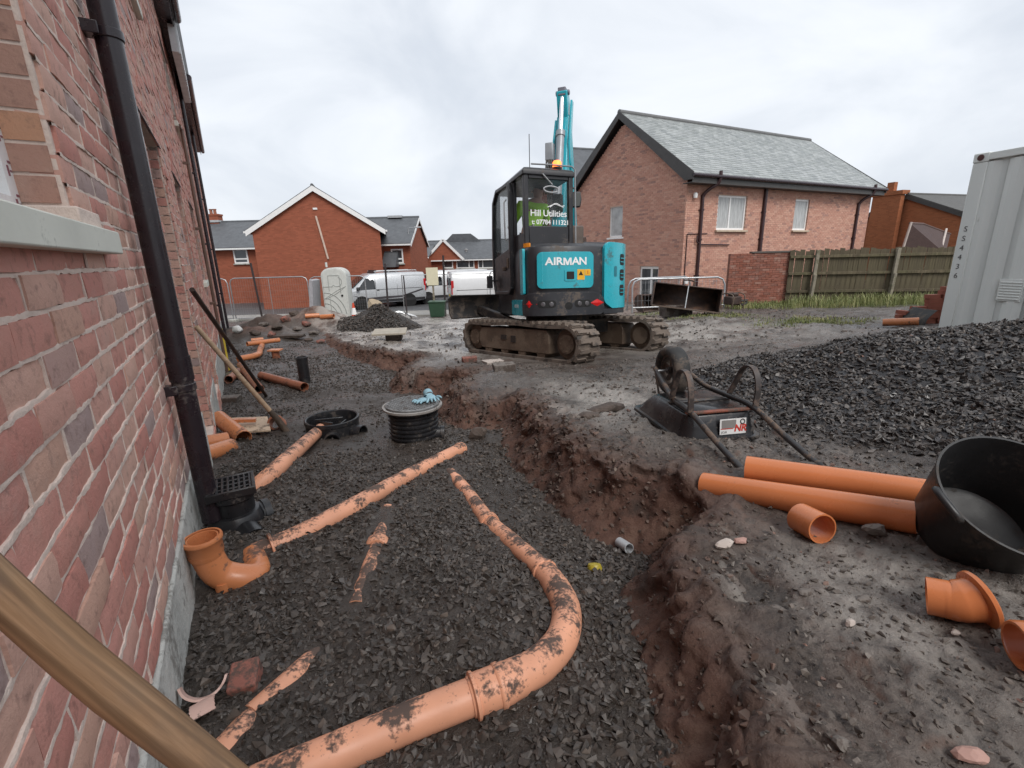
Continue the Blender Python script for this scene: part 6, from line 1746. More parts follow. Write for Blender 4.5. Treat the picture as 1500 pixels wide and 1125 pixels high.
# main body: lofted along the outline, top edge rounded
base = [per(s, 0) for s in np.linspace(0, _ls[-1], 60)]
def lvl(z, off):
    pts = [per(s, -off) for s in np.linspace(0, _ls[-1], 60)]
    pts += [Vector((1.0 - off, .92 - off * .5, 0)), Vector((-.74 + off, .92 - off * .5, 0))]
    return [(p.x, p.y, z) for p in pts]
b = MB(); b.loft([lvl(.64, .10), lvl(.66, .05), lvl(.74, .035), lvl(1.58, .035), lvl(1.67, .06), lvl(1.72, .13)]); b.v = [tuple(MH @ Vector(p)) for p in b.v]
hb = b.build('house_body', DGREY, ex, smooth=38)
sL, sR = S0 - .62, S0 + .78
hat = panel('hatch', S0 - .39, S0 + .45, 1.06, 1.585, .012, .04, TEAL, ex, r=.075, zfun=lambda t, lo, hi: (lo + .0, hi))
panel('bumper', S0 - .66, S0 + .62, .66, 1.0, .035, .07, DGREY, ex, r=.07, zfun=lambda t, lo, hi: (lo, hi - .07 * max(0, 1 - t / .14) - .07 * max(0, 1 - (1 - t) / .14)))
cor = panel('corner_panel', S0 + .64, S0 + 2.35, .74, 1.735, .012, .05, TEAL, ex, r=.06, n=40, zfun=lambda t, lo, hi: (lo + .10 * max(0, 1 - t / .10), hi - .05 * max(0, 1 - t / .05)))
panel('corner_skirt', S0 + .64, S0 + 2.35, .66, .735, .0, .05, DGREY, ex, r=.02)
for k in range(3):
    p_ = panel('louvre', S0 + 1.00, S0 + 1.15, .93 + k * .235, .93 + k * .235 + .17, .016, .012, HOLE, cor, r=.04, n=8, bevel=0)
    b = MB()
    for j in range(2):
        q, q2 = per(S0 + 1.01, .02), per(S0 + 1.14, .02); z = .98 + k * .235 + j * .055
        b.bar((q.x, q.y, z), (q2.x, q2.y, z), .008, .012, (0, 0, 1), MH)
    b.build('louvre_bar', TEAL, p_)
panel('grab_recess', S0 + .845, S0 + .915, 1.22, 1.38, .0145, .01, pbr('teal_dark', (.010, .15, .19), .35), cor, r=.02, n=6, bevel=0)
panel('rear_strip', S0 - .80, S0 - .67, .98, 1.66, .012, .04, TEAL, ex, r=.03, n=6)
panel('side_panel', S0 - 1.28, S0 - .70, .66, .90, .016, .04, TEAL, ex, r=.04, n=16)
# latch, stickers, reflectors, lamps on the rear
lt = panel('latch_plate', S0 + .0, S0 + .17, 1.165, 1.335, .020, .012, TEAL, hat, r=.02, n=6)
panel('latch', S0 + .03, S0 + .14, 1.19, 1.30, .0225, .006, HOLE, lt, r=.012, n=4, bevel=0)
y1 = panel('warning_sticker', S0 + .19, S0 + .305, 1.18, 1.33, .0145, .004, YST, hat, r=.006, n=4, bevel=0); panel('warning_sticker', S0 + .31, S0 + .40, 1.24, 1.33, .0145, .004, YST, hat, r=.006, n=4, bevel=0)
b = MB(); q = per(S0 + .245, .0155)
def wrap(me, s0, z0, off):
    for v in me.vertices:
        p = per(s0 + v.co.x, off + v.co.z); v.co = MH @ Vector((p.x, p.y, z0 + v.co.y))
tri = bpy.data.meshes.new('warning_triangle'); tri.from_pydata([(-.035, -.03, 0), (.035, -.03, 0), (0, .035, 0), (-.018, -.02, .0004), (.018, -.02, .0004), (0, .015, .0004)], [], [(0, 1, 2)]); wrap(tri, S0 + .245, 1.275, .0155); tri.materials.append(HOLE); link_mesh('warning_triangle', tri, y1)
me = text_mesh('!', .06, .0006, bold=.003); me.materials.clear(); me.materials.append(pbr('print_red2', (.55, .05, .02), .4)); wrap(me, S0 + .355, 1.285, .0155); link_mesh('lettering', me, hat)
lw = .0
for ch, cxl in (('A', -.245), ('I', -.165), ('R', -.095), ('M', .025), ('A', .15), ('N', .265)):
    if ch == 'M':
        me = bpy.data.meshes.new('lettering'); hw_, hh_, st_, d_ = .060, .0525, .025, .0016
        out = [(-hw_, -hh_), (-hw_, hh_), (-hw_ + st_ * 1.25, hh_), (0, -.006), (hw_ - st_ * 1.25, hh_), (hw_, hh_), (hw_, -hh_), (hw_ - st_, -hh_), (hw_ - st_, .014), (.012, -hh_), (-.012, -hh_), (-hw_ + st_, .014), (-hw_ + st_, -hh_)]
        mb_ = MB(); mb_.prism(out, 0, d_); me = mb_.mesh('lettering')
    else:
        me = text_mesh(ch, .150, .0008, bold=.0042); me.transform(Matrix.Diagonal((1.10, 1, 1, 1)))
    me.materials.clear(); me.materials.append(WHITEP); wrap(me, S0 + .02 + cxl * .97, 1.445, .0150); link_mesh('lettering', me, hat)
for ds in (-.50, .50):
    n_ = bpy.data.meshes.new('reflector'); n_.from_pydata([(-.115, 0, 0), (0, -.055, 0), (.115, 0, 0), (0, .055, 0), (0, 0, .012)], [], [(0, 1, 4), (1, 2, 4), (2, 3, 4), (3, 0, 4)]); wrap(n_, S0 + ds, .835, .037); n_.materials.append(REDR); link_mesh('reflector', n_, ex)
for ds in (-.255, .27):
    panel('recess', S0 + ds - .13, S0 + ds + .13, .775, .885, .0375, .006, HOLE, ex, r=.05, n=8, bevel=0)
    for d2 in (-.055, .06):
        q = MH @ (per(S0 + ds + d2, .038) + Vector((0, 0, .83))); nrm = (MH @ per(S0 + ds + d2, 1.0)) - (MH @ per(S0 + ds + d2, 0)); b = MB(); b.lathe([(0, 0), (.03, 0), (.034, .006), (.025, .010), (0, .008)], 14, Matrix.Translation(q) @ zalign(nrm)); b.build('rear_lamp', pbr('lamp_dark', (.09, .085, .09), .2), ex, smooth=40)
panel('tow_hole', S0 + .0, S0 + .11, .745, .855, .0375, .006, HOLE, ex, r=.052, n=6, bevel=0)
panel('marker_lamp', S0 - .57, S0 - .47, 1.66, 1.72, .05, .03, AMBER, ex, r=.01, n=4)
me = text_mesh('AX50U', .075, .001); me.materials.clear(); me.materials.append(WHITEP); wrap(me, S0 - .99, .80, .018); link_mesh('lettering', me, ex)

# cab -------------------------------------------------------------------
cx0, cx1, cy0, cy1, cz0, cz1 = -.74, .06, -.46, .88, 1.0, 2.86
def cbox(mb, *a): mb.bx(*a, MH)
b = MB(); pw = .075
for (x, y) in ((cx0, cy0), (cx1 - pw, cy0), (cx0, cy1 - pw), (cx1 - pw, cy1 - pw)): cbox(b, x, x + pw, y, y + pw, cz0 if x < -.5 else 1.6, cz1 - .08)
cbox(b, cx0, cx0 + .06, -.02, .05, cz0, cz1 - .08)
cbox(b, cx0 + pw, cx1 - pw, cy0 + .005, cy0 + .05, 1.70, 2.02); cbox(b, cx0 + .005, cx0 + .05, cy0 + pw, -.02, 1.0, 1.92)
cbox(b, cx0 + pw, cx1 - pw, cy0 + .005, cy0 + .06, 2.70, 2.78)
cbox(b, cx1 - .055, cx1 - .005, cy0 + pw, cy1 - pw, 1.6, 1.98)
cbox(b, cx0 + .06, cx1 - .06, cy1 - .06, cy1 - .01, 1.0, 1.45)
cabf = b.build('cab_frame', CABM, ex, bevel=.012)
b = MB()
def roofring(z, o, drop=0): return [MH @ Vector((x, y, z - (drop if y > .5 else drop * .15))) for x, y in ((cx0 - .02 + o, cy0 - .02 + o), (cx1 + .02 - o, cy0 - .02 + o), (cx1 + .02 - o, cy1 - .1 - o), (cx1 - .1 - o, cy1 + .03 - o), (cx0 + .1 + o, cy1 + .03 - o), (cx0 - .02 + o, cy1 - .1 - o))]
b.loft([roofring(2.76, .0, .05), roofring(2.82, .0, .06), roofring(2.87, .03, .09), roofring(2.90, .12, .10)]); b.build('cab_roof', CABM, ex, smooth=35, bevel=.01)
b = MB(); cbox(b, cx0 + pw - .005, cx1 - pw + .005, cy0 + .02, cy0 + .026, 2.015, 2.705); rw = b.build('rear_window', CGLASS, ex)
b = MB(); cbox(b, cx0 + .02, cx0 + .026, cy0 + pw - .005, -.015, 1.915, 2.76); b.build('quarter_window', glass('quarter_glass', (.02, .03, .03), .04, alpha=.10), ex)
b = MB(); cbox(b, cx1 - .03, cx1 - .024, cy0 + pw, cy1 - pw, 1.98, 2.76); cbox(b, cx0 + pw, cx1 - pw, cy1 - .04, cy1 - .034, 1.45, 2.76); b.build('front_window', glass('front_glass', (.02, .03, .03), .03, alpha=.08), ex)
ML = MH @ frame((1, 0, 0), (0, 0, 1), (0, -1, 0), (-.34, cy0 + .019, 0))
lettering('Hill Utilities', .135, WHITEP, rw, ML @ T(-.0, 2.205, .002), depth=.001, bold=.001, spacing=.95)
lettering('t: 07784 111321', .098, WHITEP, rw, ML @ T(.03, 2.075, .002), depth=.001, bold=.0012, spacing=.95)
b = MB()
for q in (((-.02, 2.30), (.10, 2.345), (.20, 2.32), (.26, 2.33)), ((.02, 2.30), (.12, 2.36), (.24, 2.30))):
    P = crom([ML @ Vector((x, z, .003)) for x, z in q], 4); b.tube(P, .006, 5)
b.build('hill_emblem', WHITEP, rw)
# wiper
b = MB(); b.rod((-.45, cy0 - .02, 2.77), (-.30, cy0 - .03, 2.62), .010, 6, MH); b.tube([MH @ Vector((-.32 + .12 * math.cos(a), cy0 - .03, 2.55 + .045 * math.sin(a))) for a in np.linspace(.3, 5.6, 14)], .012, 6); b.build('work_lamp_bracket', pbr('pale_metal', (.42, .43, .44), .4), ex, smooth=60)
# door, standing slightly proud of the cab side
dx = cx0 - .035
b = MB(); dpts = [(.02, 1.10), (.02, 2.60), (.09, 2.72), (.62, 2.72), (.80, 2.55), (.86, 1.95), (.86, 1.2), (.78, 1.02), (.10, 1.02)]
P = [Vector((dx, y, z)) for y, z in dpts]; ring_o = P + [P[0]]
for p, q in zip(ring_o[:-1], ring_o[1:]): b.bar(p, q + (q - p).normalized() * .02, .06, .075, (1, 0, 0), MH)
dr = b.build('cab_door', CABM, ex, bevel=.012)
b = MB(); b.prism([(.03, 1.04), (.78, 1.04), (.85, 1.2), (.85, 1.62), (.03, 1.74)], dx - .02, dx + .012, MH @ frame((0, 1, 0), (0, 0, 1), (1, 0, 0))); b.build('door_panel', CABM, dr, bevel=.01)
b = MB(); b.prism([(.05, 1.75), (.84, 1.63), (.83, 1.95), (.78, 2.54), (.6, 2.68), (.1, 2.68), (.05, 2.6)], dx - .004, dx + .002, MH @ frame((0, 1, 0), (0, 0, 1), (1, 0, 0))); b.build('door_glass', DGLASS, dr)
b = MB(); b.tube([MH @ Vector(p) for p in ((dx - .03, .10, 1.85), (dx - .07, .10, 1.9), (dx - .07, .12, 2.45), (dx - .03, .12, 2.5))], .012, 8); b.build('grab_rail', pbr('rail_pale', (.35, .36, .37), .4), dr, smooth=60)
b = MB(); b.box((dx - .03, .30, 1.42), (.05, .10, .06), MH); b.box((dx - .03, .12, 1.50), (.04, .05, .16), MH); b.build('door_handle', MUDDY_STEEL, dr, bevel=.008)
b = MB(); b.tube([MH @ Vector(p) for p in ((-.60, cy0 + .1, 2.86), (-.60, cy0 + .1, 3.35))], .006, 5); b.build('aerial', CABM, ex)
# beacon
bp_ = MH @ Vector((-.13, cy0 + .16, 2.89))
b = MB(); b.lathe([(0, 0), (.075, 0), (.078, .03), (0, .03)], 18, Matrix.Translation(bp_)); b.build('beacon_base', CABM, ex, smooth=40)
b = MB(); b.lathe([(0, .031), (.068, .031), (.066, .10), (.05, .125), (0, .13)], 18, Matrix.Translation(bp_)); b.build('beacon', lamp('beacon_glow', (1.0, .17, .03), 2.2), ex, smooth=40)
b = MB(); b.tube([MH @ Vector(p) for p in ((-.62, cy0 - .0, 2.905), (-.3, cy0 - .01, 2.91), (.03, cy0 - .01, 2.905), (.075, cy0 - .02, 2.86), (.085, cy0 - .03, 1.75))], .012, 7); b.build('roof_rail', pbr('rail_grey', (.24, .25, .26), .35), ex, smooth=60)
# mirror on the right
b = MB(); b.tube(crom([MH @ Vector(p) for p in ((.06, -.30, 2.62), (.14, -.32, 2.63), (.18, -.33, 2.55), (.18, -.33, 2.45))], 4), .012, 7); b.build('mirror_arm', CABM, ex, smooth=60)
mm = MH @ T(.17, -.34, 2.45) @ RZ(R(-20))
b = MB(); b.prism([(-.065, -.12), (.065, -.12), (.085, .0), (.07, .12), (-.07, .12), (-.085, 0)], -.02, .03, mm @ frame((1, 0, 0), (0, 0, 1), (0, -1, 0))); mi = b.build('mirror', CABM, ex, bevel=.02)
b = MB(); b.prism([(-.05, -.10), (.05, -.10), (.068, .0), (.055, .10), (-.055, .10), (-.068, 0)], .031, .034, mm @ frame((1, 0, 0), (0, 0, 1), (0, -1, 0))); b.build('mirror_glass', pbr('mirror_face', (.10, .10, .09), .12, metal=.5, var=.05), mi)
mm = MH @ T(dx - .13, .78, 1.22)
b = MB(); b.box((0, 0, 0), (.10, .05, .22), mm); b.box((.06, 0, .02), (.1, .03, .03), mm); b.build('side_mirror', CABM, ex, bevel=.02)
b = MB(); b.box((.18, -.28, 1.88), (.20, .24, .34), MH); b.build('exhaust_box', pbr('brown_heat', (.10, .075, .06), .5, var=.4), ex, bevel=.02)
b = MB(); b.box((.5, .1, 1.75), (.7, 1.0, .10), MH); b.build('deck', DGREY, ex, bevel=.03)
# inside: seat, dash, levers
SEATM = pbr('seat_cloth', (.03, .032, .035), .8)
b = MB(); b.box((-.36, .12, 1.72), (.46, .46, .12), MH); b.box((-.36, -.12, 1.86), (.44, .12, .34), MH); b.build('seat', SEATM, ex, bevel=.04)
b = MB(); b.box((-.10, .30, 1.66), (.12, .5, .16), MH); b.box((-.62, .30, 1.66), (.12, .5, .16), MH); b.build('console', CABM, ex, bevel=.02)
b = MB(); cbox(b, cx0 + .08, cx1 - .08, cy0 + .1, cy1 - .1, 1.30, 1.36); b.build('cab_floor', CABM, ex)
b = MB(); b.rod((-.10, .48, 1.72), (-.10, .52, 1.95), .02, 8, MH); b.rod((-.62, .48, 1.72), (-.62, .52, 1.95), .02, 8, MH); b.build('lever', CABM, ex, smooth=50)

# boom and arm --------------------------------------------------------------
fo = Vector((.45, .98, 0)); fw = MH @ fo
tipw = Vector((.335, 1.80, 0)); bd_ = (tipw - Vector((fw.x, fw.y, 0))).normalized(); bs = Vector((bd_.y, -bd_.x, 0))
MBm = frame(bs, bd_, (0, 0, .925), (fw.x, fw.y, 0))          # x across, y forward along the boom, z up
PZ = frame((0, 1, 0), (0, 0, 1), (1, 0, 0))
b = MB(); b.bx(-.22, .22, -.25, .12, .75, 1.25, MBm); b.build('boom_bracket', DGREY, ex, bevel=.03)
b = MB(); b.prism([(-.08, 1.0), (.12, .98), (.46, 2.1), (.58, 2.75), (.86, 4.55), (.78, 4.62), (.66, 4.55), (.30, 2.95), (.18, 2.5), (-.10, 1.25)], -.115, .115, MBm @ PZ); bmo = b.build('boom', TEAL, ex, bevel=.012)
for sx_ in (-.15, .15):
    b = MB(); b.prism([(.55, 3.6), (.66, 4.0), (.84, 4.50 if sx_ < 0 else 4.85), (.72, 4.52 if sx_ < 0 else 4.86), (.50, 4.0)], sx_ - .018, sx_ + .018, MBm @ PZ); b.build('boom_cheek', TEAL, bmo, bevel=.005)
# arm cylinder on the boom's back
b = MB(); b.tube([MBm @ Vector((.0, .16, 2.75)), MBm @ Vector((.0, .46, 4.15))], .072, 16); b.tube([MBm @ Vector((.0, .45, 4.11)), MBm @ Vector((.0, .475, 4.21))], .085, 16); b.build('arm_cylinder', GREYCYL, ex, smooth=40)
b = MB(); b.tube([MBm @ Vector((.0, .47, 4.2)), MBm @ Vector((.0, .62, 4.92))], .042, 14); b.build('cylinder_rod', CHROME, ex, smooth=40)
b = MB(); b.bx(-.075, .075, .56, .74, 4.90, 5.06, MBm); b.lathe([(0, -.13), (.05, -.13), (.05, .13), (0, .13)], 12, MBm @ T(0, .66, 4.98) @ RY(PI / 2)); b.build('arm_pin', pbr('grey_pin', (.16, .16, .19), .5), ex, bevel=.015)
b = MB(); b.bx(-.235, -.09, .20, .36, 3.62, 3.95, MBm); b.build('hose_block', GREYCYL, ex, bevel=.015)
b = MB()
for k in range(3): b.tube(crom([MBm @ Vector(p) for p in ((-.21 + k * .045, .22, 3.63), (-.20 + k * .04, .10, 3.3), (-.15 + k * .03, .02, 2.95), (-.12 + k * .03, .02, 2.5))], 4), .018, 7)
b.build('hose', RUBBER, ex, smooth=60)
b = MB(); b.bx(-.10, .10, .05, .20, 2.62, 2.95, MBm); b.build('boom_lamp', HOLE, ex, bevel=.02)
# dipper and bucket, reaching down on the far side
b = MB(); b.prism([(.55, 4.98), (.75, 5.06), (.98, 4.6), (1.62, 2.3), (1.52, 2.22), (.68, 4.42)], -.10, .10, MBm @ PZ); b.build('dipper', TEAL, ex, bevel=.012)
prof = [(1.36, 2.25), (1.62, 2.30), (1.86, 2.05), (1.84, 1.72), (1.62, 1.50), (1.30, 1.46)]
b = MB(); n = len(prof); V = [(x, p[0], p[1]) for x in (-.28, .28) for p in prof]; b.add(V, [(i, i + 1, n + i + 1, n + i) for i in range(n - 1)] + [tuple(range(n)), tuple(range(2 * n - 1, n - 1, -1))], MBm); b.build('bucket', RUST, ex, bevel=.01)

# operator --------------------------------------------------------------------
def skin_body(name, nodes_, edges, m, parent, M, sub=2, root=0):
    me = bpy.data.meshes.new(name); me.from_pydata([tuple(M @ Vector(p[:3])) for p in nodes_], edges, [])
    o = bpy.data.objects.new(name, me); COL.objects.link(o); o.parent = parent
    md = o.modifiers.new('skin', 'SKIN'); md.use_smooth_shade = True
    for k, p in enumerate(nodes_):
        sv = me.skin_vertices[0].data[k]; sv.radius = (p[3], p[4] if len(p) > 4 else p[3]); sv.use_root = (k == root)
    s_ = o.modifiers.new('sub', 'SUBSURF'); s_.levels = sub; s_.render_levels = sub
    me.materials.append(m); return o
SKINM = pbr('skin', (.50, .29, .22), .5, var=.08)
HIVIS = pbr('hi_vis_jacket', (.42, .85, .06), .6, var=.1, vscale=8)
HIVIS.node_tree.nodes['Principled BSDF'].inputs['Emission Strength'].default_value = 0
ow = MH @ Vector((-.38, .10, 1.86))
op = thing('person', 'excavator operator in a lime green hi-vis jacket leaning over the controls in the cab', 'person', EXC + Matrix.Rotation(-SLOPE, 3, 'X') @ ow, rot=(-SLOPE, 0, R(20)))
N_ = [(0, 0, .04, .15, .12), (.01, .02, .25, .14, .11), (.05, .06, .45, .16, .11), (.10, .10, .58, .10, .08), (.16, .13, .66, .055), (.20, .15, .74, .085, .095), (.22, .165, .83, .085, .10), (.22, .16, .90, .06, .07),
      (-.12, .08, .55, .085), (-.24, .16, .36, .06), (-.22, .36, .24, .045), (-.21, .42, .25, .04),
      (.26, .12, .52, .085), (.34, .20, .34, .06), (.26, .38, .22, .045), (.24, .43, .24, .04),
      (-.10, .10, .02, .10), (-.12, .42, .06, .075), (-.12, .46, -.20, .055), (.10, .10, .02, .10), (.12, .42, .06, .075), (.12, .46, -.20, .055)]
E_op = [(0, 1), (1, 2), (2, 3), (3, 4), (4, 5), (5, 6), (6, 7), (3, 8), (8, 9), (9, 10), (10, 11), (3, 12), (12, 13), (13, 14), (14, 15), (0, 16), (16, 17), (17, 18), (0, 19), (19, 20), (20, 21)]
k = len(N_)
for (hx, hy, hz, root_) in ((-.21, .42, .25, 11), (.24, .43, .24, 15)):
    for f_ in range(5):
        ox = -.032 + f_ * .016
        N_ += [(hx + ox, hy + .035, hz + .035, .010), (hx + ox * .8, hy + .055, hz + .0, .008)]; E_op += [(root_, k), (k, k + 1)]; k += 2
skin_body('body', N_, E_op, SKINM, op, ident)
J_ = [(0, 0, .0, .175, .145), (.01, .02, .25, .165, .135), (.05, .06, .45, .21, .14), (.10, .10, .59, .14, .11), (-.12, .08, .55, .105), (-.24, .16, .36, .082), (-.225, .34, .25, .062), (.26, .12, .52, .105), (.34, .20, .34, .082), (.265, .36, .23, .062)]
skin_body('jacket', J_, [(0, 1), (1, 2), (2, 3), (3, 4), (4, 5), (5, 6), (3, 7), (7, 8), (8, 9)], HIVIS, op, ident)
skin_body('trousers', [(0, 0, .02, .165, .14), (-.10, .10, .02, .115), (-.12, .42, .06, .09), (-.12, .46, -.18, .07), (.10, .10, .02, .115), (.12, .42, .06, .09), (.12, .46, -.18, .07)], [(0, 1), (1, 2), (2, 3), (0, 4), (4, 5), (5, 6)], pbr('navy_trousers', (.02, .022, .035), .8), op, ident)
b = MB(); b.lathe([(.002, .10), (.05, .095), (.085, .06), (.10, .0), (.098, -.03), (.09, -.03), (.09, 0)], 18, T(.215, .155, .845) @ RX(.15) @ RY(.25)); b.build('hair', pbr('short_hair', (.06, .045, .035), .8), op, smooth=60)
b = MB(); hd = T(.205, .16, .78) @ RZ(R(-30)) @ RY(.25)
b.lathe([(0, .02), (.012, .01), (.016, -.01), (0, -.018)], 8, hd @ T(0, .105, -.01)); b.build('nose', SKINM, op, smooth=60)
b = MB()
for s in (-1, 1): b.lathe([(0, -.008), (.018, -.004), (.024, .01), (0, .012)], 8, hd @ T(.095 * s, .0, -.01) @ RY(PI / 2 * s))
b.build('ear', SKINM, op, smooth=60)
b = MB()
for s in (-1, 1): b.lathe([(0, -.005), (.009, -.002), (.009, .004), (0, .006)], 8, hd @ T(.035 * s, .092, .02) @ RX(-PI / 2))
b.build('eye', HOLE, op, smooth=60)
b = MB(); b.box((0, .096, -.055), (.045, .008, .010), hd); b.build('mouth', pbr('lips', (.35, .14, .12), .5), op, bevel=.003)
TAPEM = pbr('reflective_tape', (.62, .63, .62), .35, metal=.3)
b = MB(); b.tube([(-.03, -.115, .24), (.0, -.122, .10)], .02, 6); b.build('reflective_band', TAPEM, op)
# ================================================================== FAR SIDE OF THE SITE
# small gravel pile
def gravel_pile(px, py, w, h):
    c = hit(px, py); rg = np.random.default_rng(4); n = 2600
    a = rg.uniform(0, 2 * PI, n); r = np.sqrt(rg.random(n)) * w / 2
    x, y = c.x + r * np.cos(a), c.y + .75 + r * np.sin(a) * .8
    d = r / (w / 2); z = h * np.clip(1.05 - d ** 1.1, 0, 1) * (1 + .1 * vnoise(x * 3, y * 3, 2)) + terrain(x, y) - .03
    o = scatter('gravel_pile', np.stack([x, y, z], -1), rg.uniform(.02, .045, n), SLATE, 'small dark conical gravel pile in front of the portable toilet and vans', 'gravel pile', 17, .6, .3, .6)
    b = MB(); prof = [(w / 2 * t_, h * max(1.03 - t_ ** 1.1, 0) - .05) for t_ in np.linspace(1.02, 0, 14)]; b.lathe(prof, 40, T(c.x, c.y + .75, c.z) @ Matrix.Diagonal((1, .8, 1, 1)))
    m = b.build('pile_core', pbr('pile_fines', (.045, .042, .040), .9, var=.3, vscale=20, bump=1, bscale=30, bdist=.03), None, smooth=60); m.parent = o; m['kind'] = 'stuff'
gravel_pile(547, 484, 2.55, .72)
# board on the mud, spoil lumps
c = hit(571, 499); t = thing('shutter_board', 'pale square timber board resting on a block beside the small gravel pile', 'board', c, .15)
b = MB(); b.box((0, .2, .16), (.72, .62, .04), RX(.05)); b.build('panel', pbr('board_wood', (.36, .32, .26), .6, var=.2), t, bevel=.005)
b = MB(); b.box((.08, .25, .06), (.35, .4, .16)); b.build('block', STONE_D, t, bevel=.02)
rnd = random.Random(31)
cnt = {}
for k, (px_, py_, s_) in enumerate(sorted(((405, 482, .35), (420, 470, .3), (436, 484, .28), (448, 477, .3), (385, 478, .3), (398, 492, .25), (460, 490, .25), (432, 462, .3), (416, 455, .28), (375, 490, .26), (470, 502, .22), (452, 500, .2)))):
    kd = k % 3; cnt[kd] = cnt.get(kd, 0) + 1
    rock(px_, py_, s_ * 1.3, s_, s_ * .7, (STONE_D, STONE, RUBB)[k % 3], ('first', 'second', 'third', 'fourth')[cnt[kd] - 1] + ' ' + ('brown lump of soil', 'grey stone', 'broken red brick')[kd] + ' from the wall on the far spoil mound', 60 + k, k * .7, name='spoil_lump', group='lumps on the far spoil mound')
c = hit(349, 488); V, Fq = rock_mesh(.16, .12, .12, 5, 3); b = MB(); b.add(V, Fq, T(c.x, c.y, c.z + .12)); solo(b, 'plastic_bag', MATS['white_bag'], 'white plastic bag at the foot of the far corner of the brick wall', 'plastic bag', smooth=70)

# portable toilet
tp = aty(495, 460, 22.2); tz = H(tp.x, tp.y)
tl = thing('portable_toilet', 'pale grey portable toilet with rounded top and swirl pattern on its door', 'portable toilet', (tp.x, tp.y, tz), R(8))
TPM = pbr('toilet_plastic', (.55, .57, .54), .45, var=.08, dirt=.1, dirtcol=(.36, .35, .31), dscale=3)
TPD = pbr('toilet_trim', (.34, .36, .34), .45, var=.1)
w, hgt = .555, tz * 0 + (aty(495, 388, 22.2).z - tz)
def arch(w, h, r, n=8):
    return [(-w, 0), (w, 0), (w, h - r)] + [(w - r + r * math.cos(R(90 * k / n)), h - r + r * .75 * math.sin(R(90 * k / n))) for k in range(1, n + 1)] + [(-w + r - r * math.sin(R(90 * k / n)), h - r + r * .75 * math.cos(R(90 * k / n))) for k in range(0, n + 1)]
FZ = frame((1, 0, 0), (0, 0, 1), (0, -1, 0))
b = MB(); b.prism(arch(w, hgt, .48), -1.15, 0, FZ); b.build('shell', TPM, tl, bevel=.02)
b = MB(); b.prism(arch(w - .06, hgt - .10, .43), .0, .03, FZ @ T(0, .04, 0)); dr_ = b.build('door', TPM, tl, bevel=.012)
b = MB()
lines = [[(-.25, .35), (-.25, 1.05)], [(-.25, 1.3), (-.25, 2.0), (.22, 2.0)], [(.25, 1.2), (.25, 2.0)]]
for q in lines: b.tube([(x, -.035, z) for x, z in q], .014, 6)
b.tube([(-.5, -.035, 1.50), (-.1, -.035, 1.50)] + [(.12 + .22 * math.cos(a), -.035, 1.72 + .22 * math.sin(a)) for a in np.linspace(-2.4, 1.2, 12)], .014, 6)
for r_ in (.45, .62, .80): b.tube([(-.5 + r_ * 1.15 * math.sin(a), -.035, .12 + r_ * 1.4 * math.cos(a)) for a in np.linspace(.0, 1.45, 12)], .018, 6)
for x0 in (-.5, -.42): b.tube([(x0, -.035, .95), (.1, -.035, 1.32 if x0 < -.45 else 1.2), (.5, -.035, 1.5)], .012, 6)
o = b.build('door_rib', TPD, dr_, smooth=60); o['kind'] = 'stuff'
b = MB(); b.lathe([(0, 0), (.05, 0), (.05, .03), (0, .035)], 12, T(.30, -.03, 1.08) @ RX(PI / 2)); b.build('latch', HOLE, dr_)
b = MB(); b.bx(-.66, .66, -.04, 1.2, -.1, .08); b.build('skid', TPD, tl, bevel=.01)
b = MB(); b.tube([(-.45, .9, hgt - .1), (-.45, .9, hgt + .12)], .05, 10); b.build('vent_pipe', TPM, tl, smooth=50)
P = aty(467, 460, 22.6); b = MB(); b.prism([(-.10, 0), (.10, 0), (.26, 1.85), (.12, 1.9)], 0, .9, T(P.x, P.y, H(P.x, P.y)) @ frame((1, 0, 0), (0, 0, 1), (0, -1, 0))); solo(b, 'leaning_board', pbr('blue_grey_board', (.36, .36, .38), .6, var=.15), 'grey board leaning against the side of the portable toilet', 'board')
# fence panels and posts
HG = 'mesh fence panels along the far edge of the site'
for k, (x0, x1, yy) in enumerate(((268, 341, 22.6), (343, 457, 22.4), (459, 540, 23.0))):
    a, c_ = aty(x0, 455, yy), aty(x1, 455, yy); z = H((a.x + c_.x) / 2, yy)
    heras('site_fence', ('steel mesh fence panel nearest the brick wall at the far edge of the site', 'steel mesh fence panel in front of the gable house', 'steel mesh fence panel half hidden behind the portable toilet')[k], Vector((a.x, a.y, z)), Vector((c_.x, c_.y, z)), 2.0, 0, HG)
for k, (x0, x1, yy) in enumerate(((592, 748, 23.4),)):
    a, c_ = aty(x0, 450, yy), aty(x1, 450, yy); z = H(a.x, yy)
    b = MB(); b.rod((a.x, a.y, z + 1.98), (c_.x, c_.y, z + 1.95), .022, 6); b.rod((a.x, a.y, z), (a.x, a.y, z + 1.98), .022, 6); solo(b, 'fence_rail', STEEL, 'long thin galvanised rail running in front of the vans', 'fence rail', smooth=50)
a, c_ = aty(718, 450, 22.6), aty(760, 450, 22.6); heras('site_fence', 'steel mesh fence panel end showing beside the cab door', Vector((a.x, a.y, -1.5)), Vector((c_.x + .4, c_.y, -1.5)), 2.05, 0, HG)
POSTM = pbr('dark_post', (.035, .026, .026), .6)
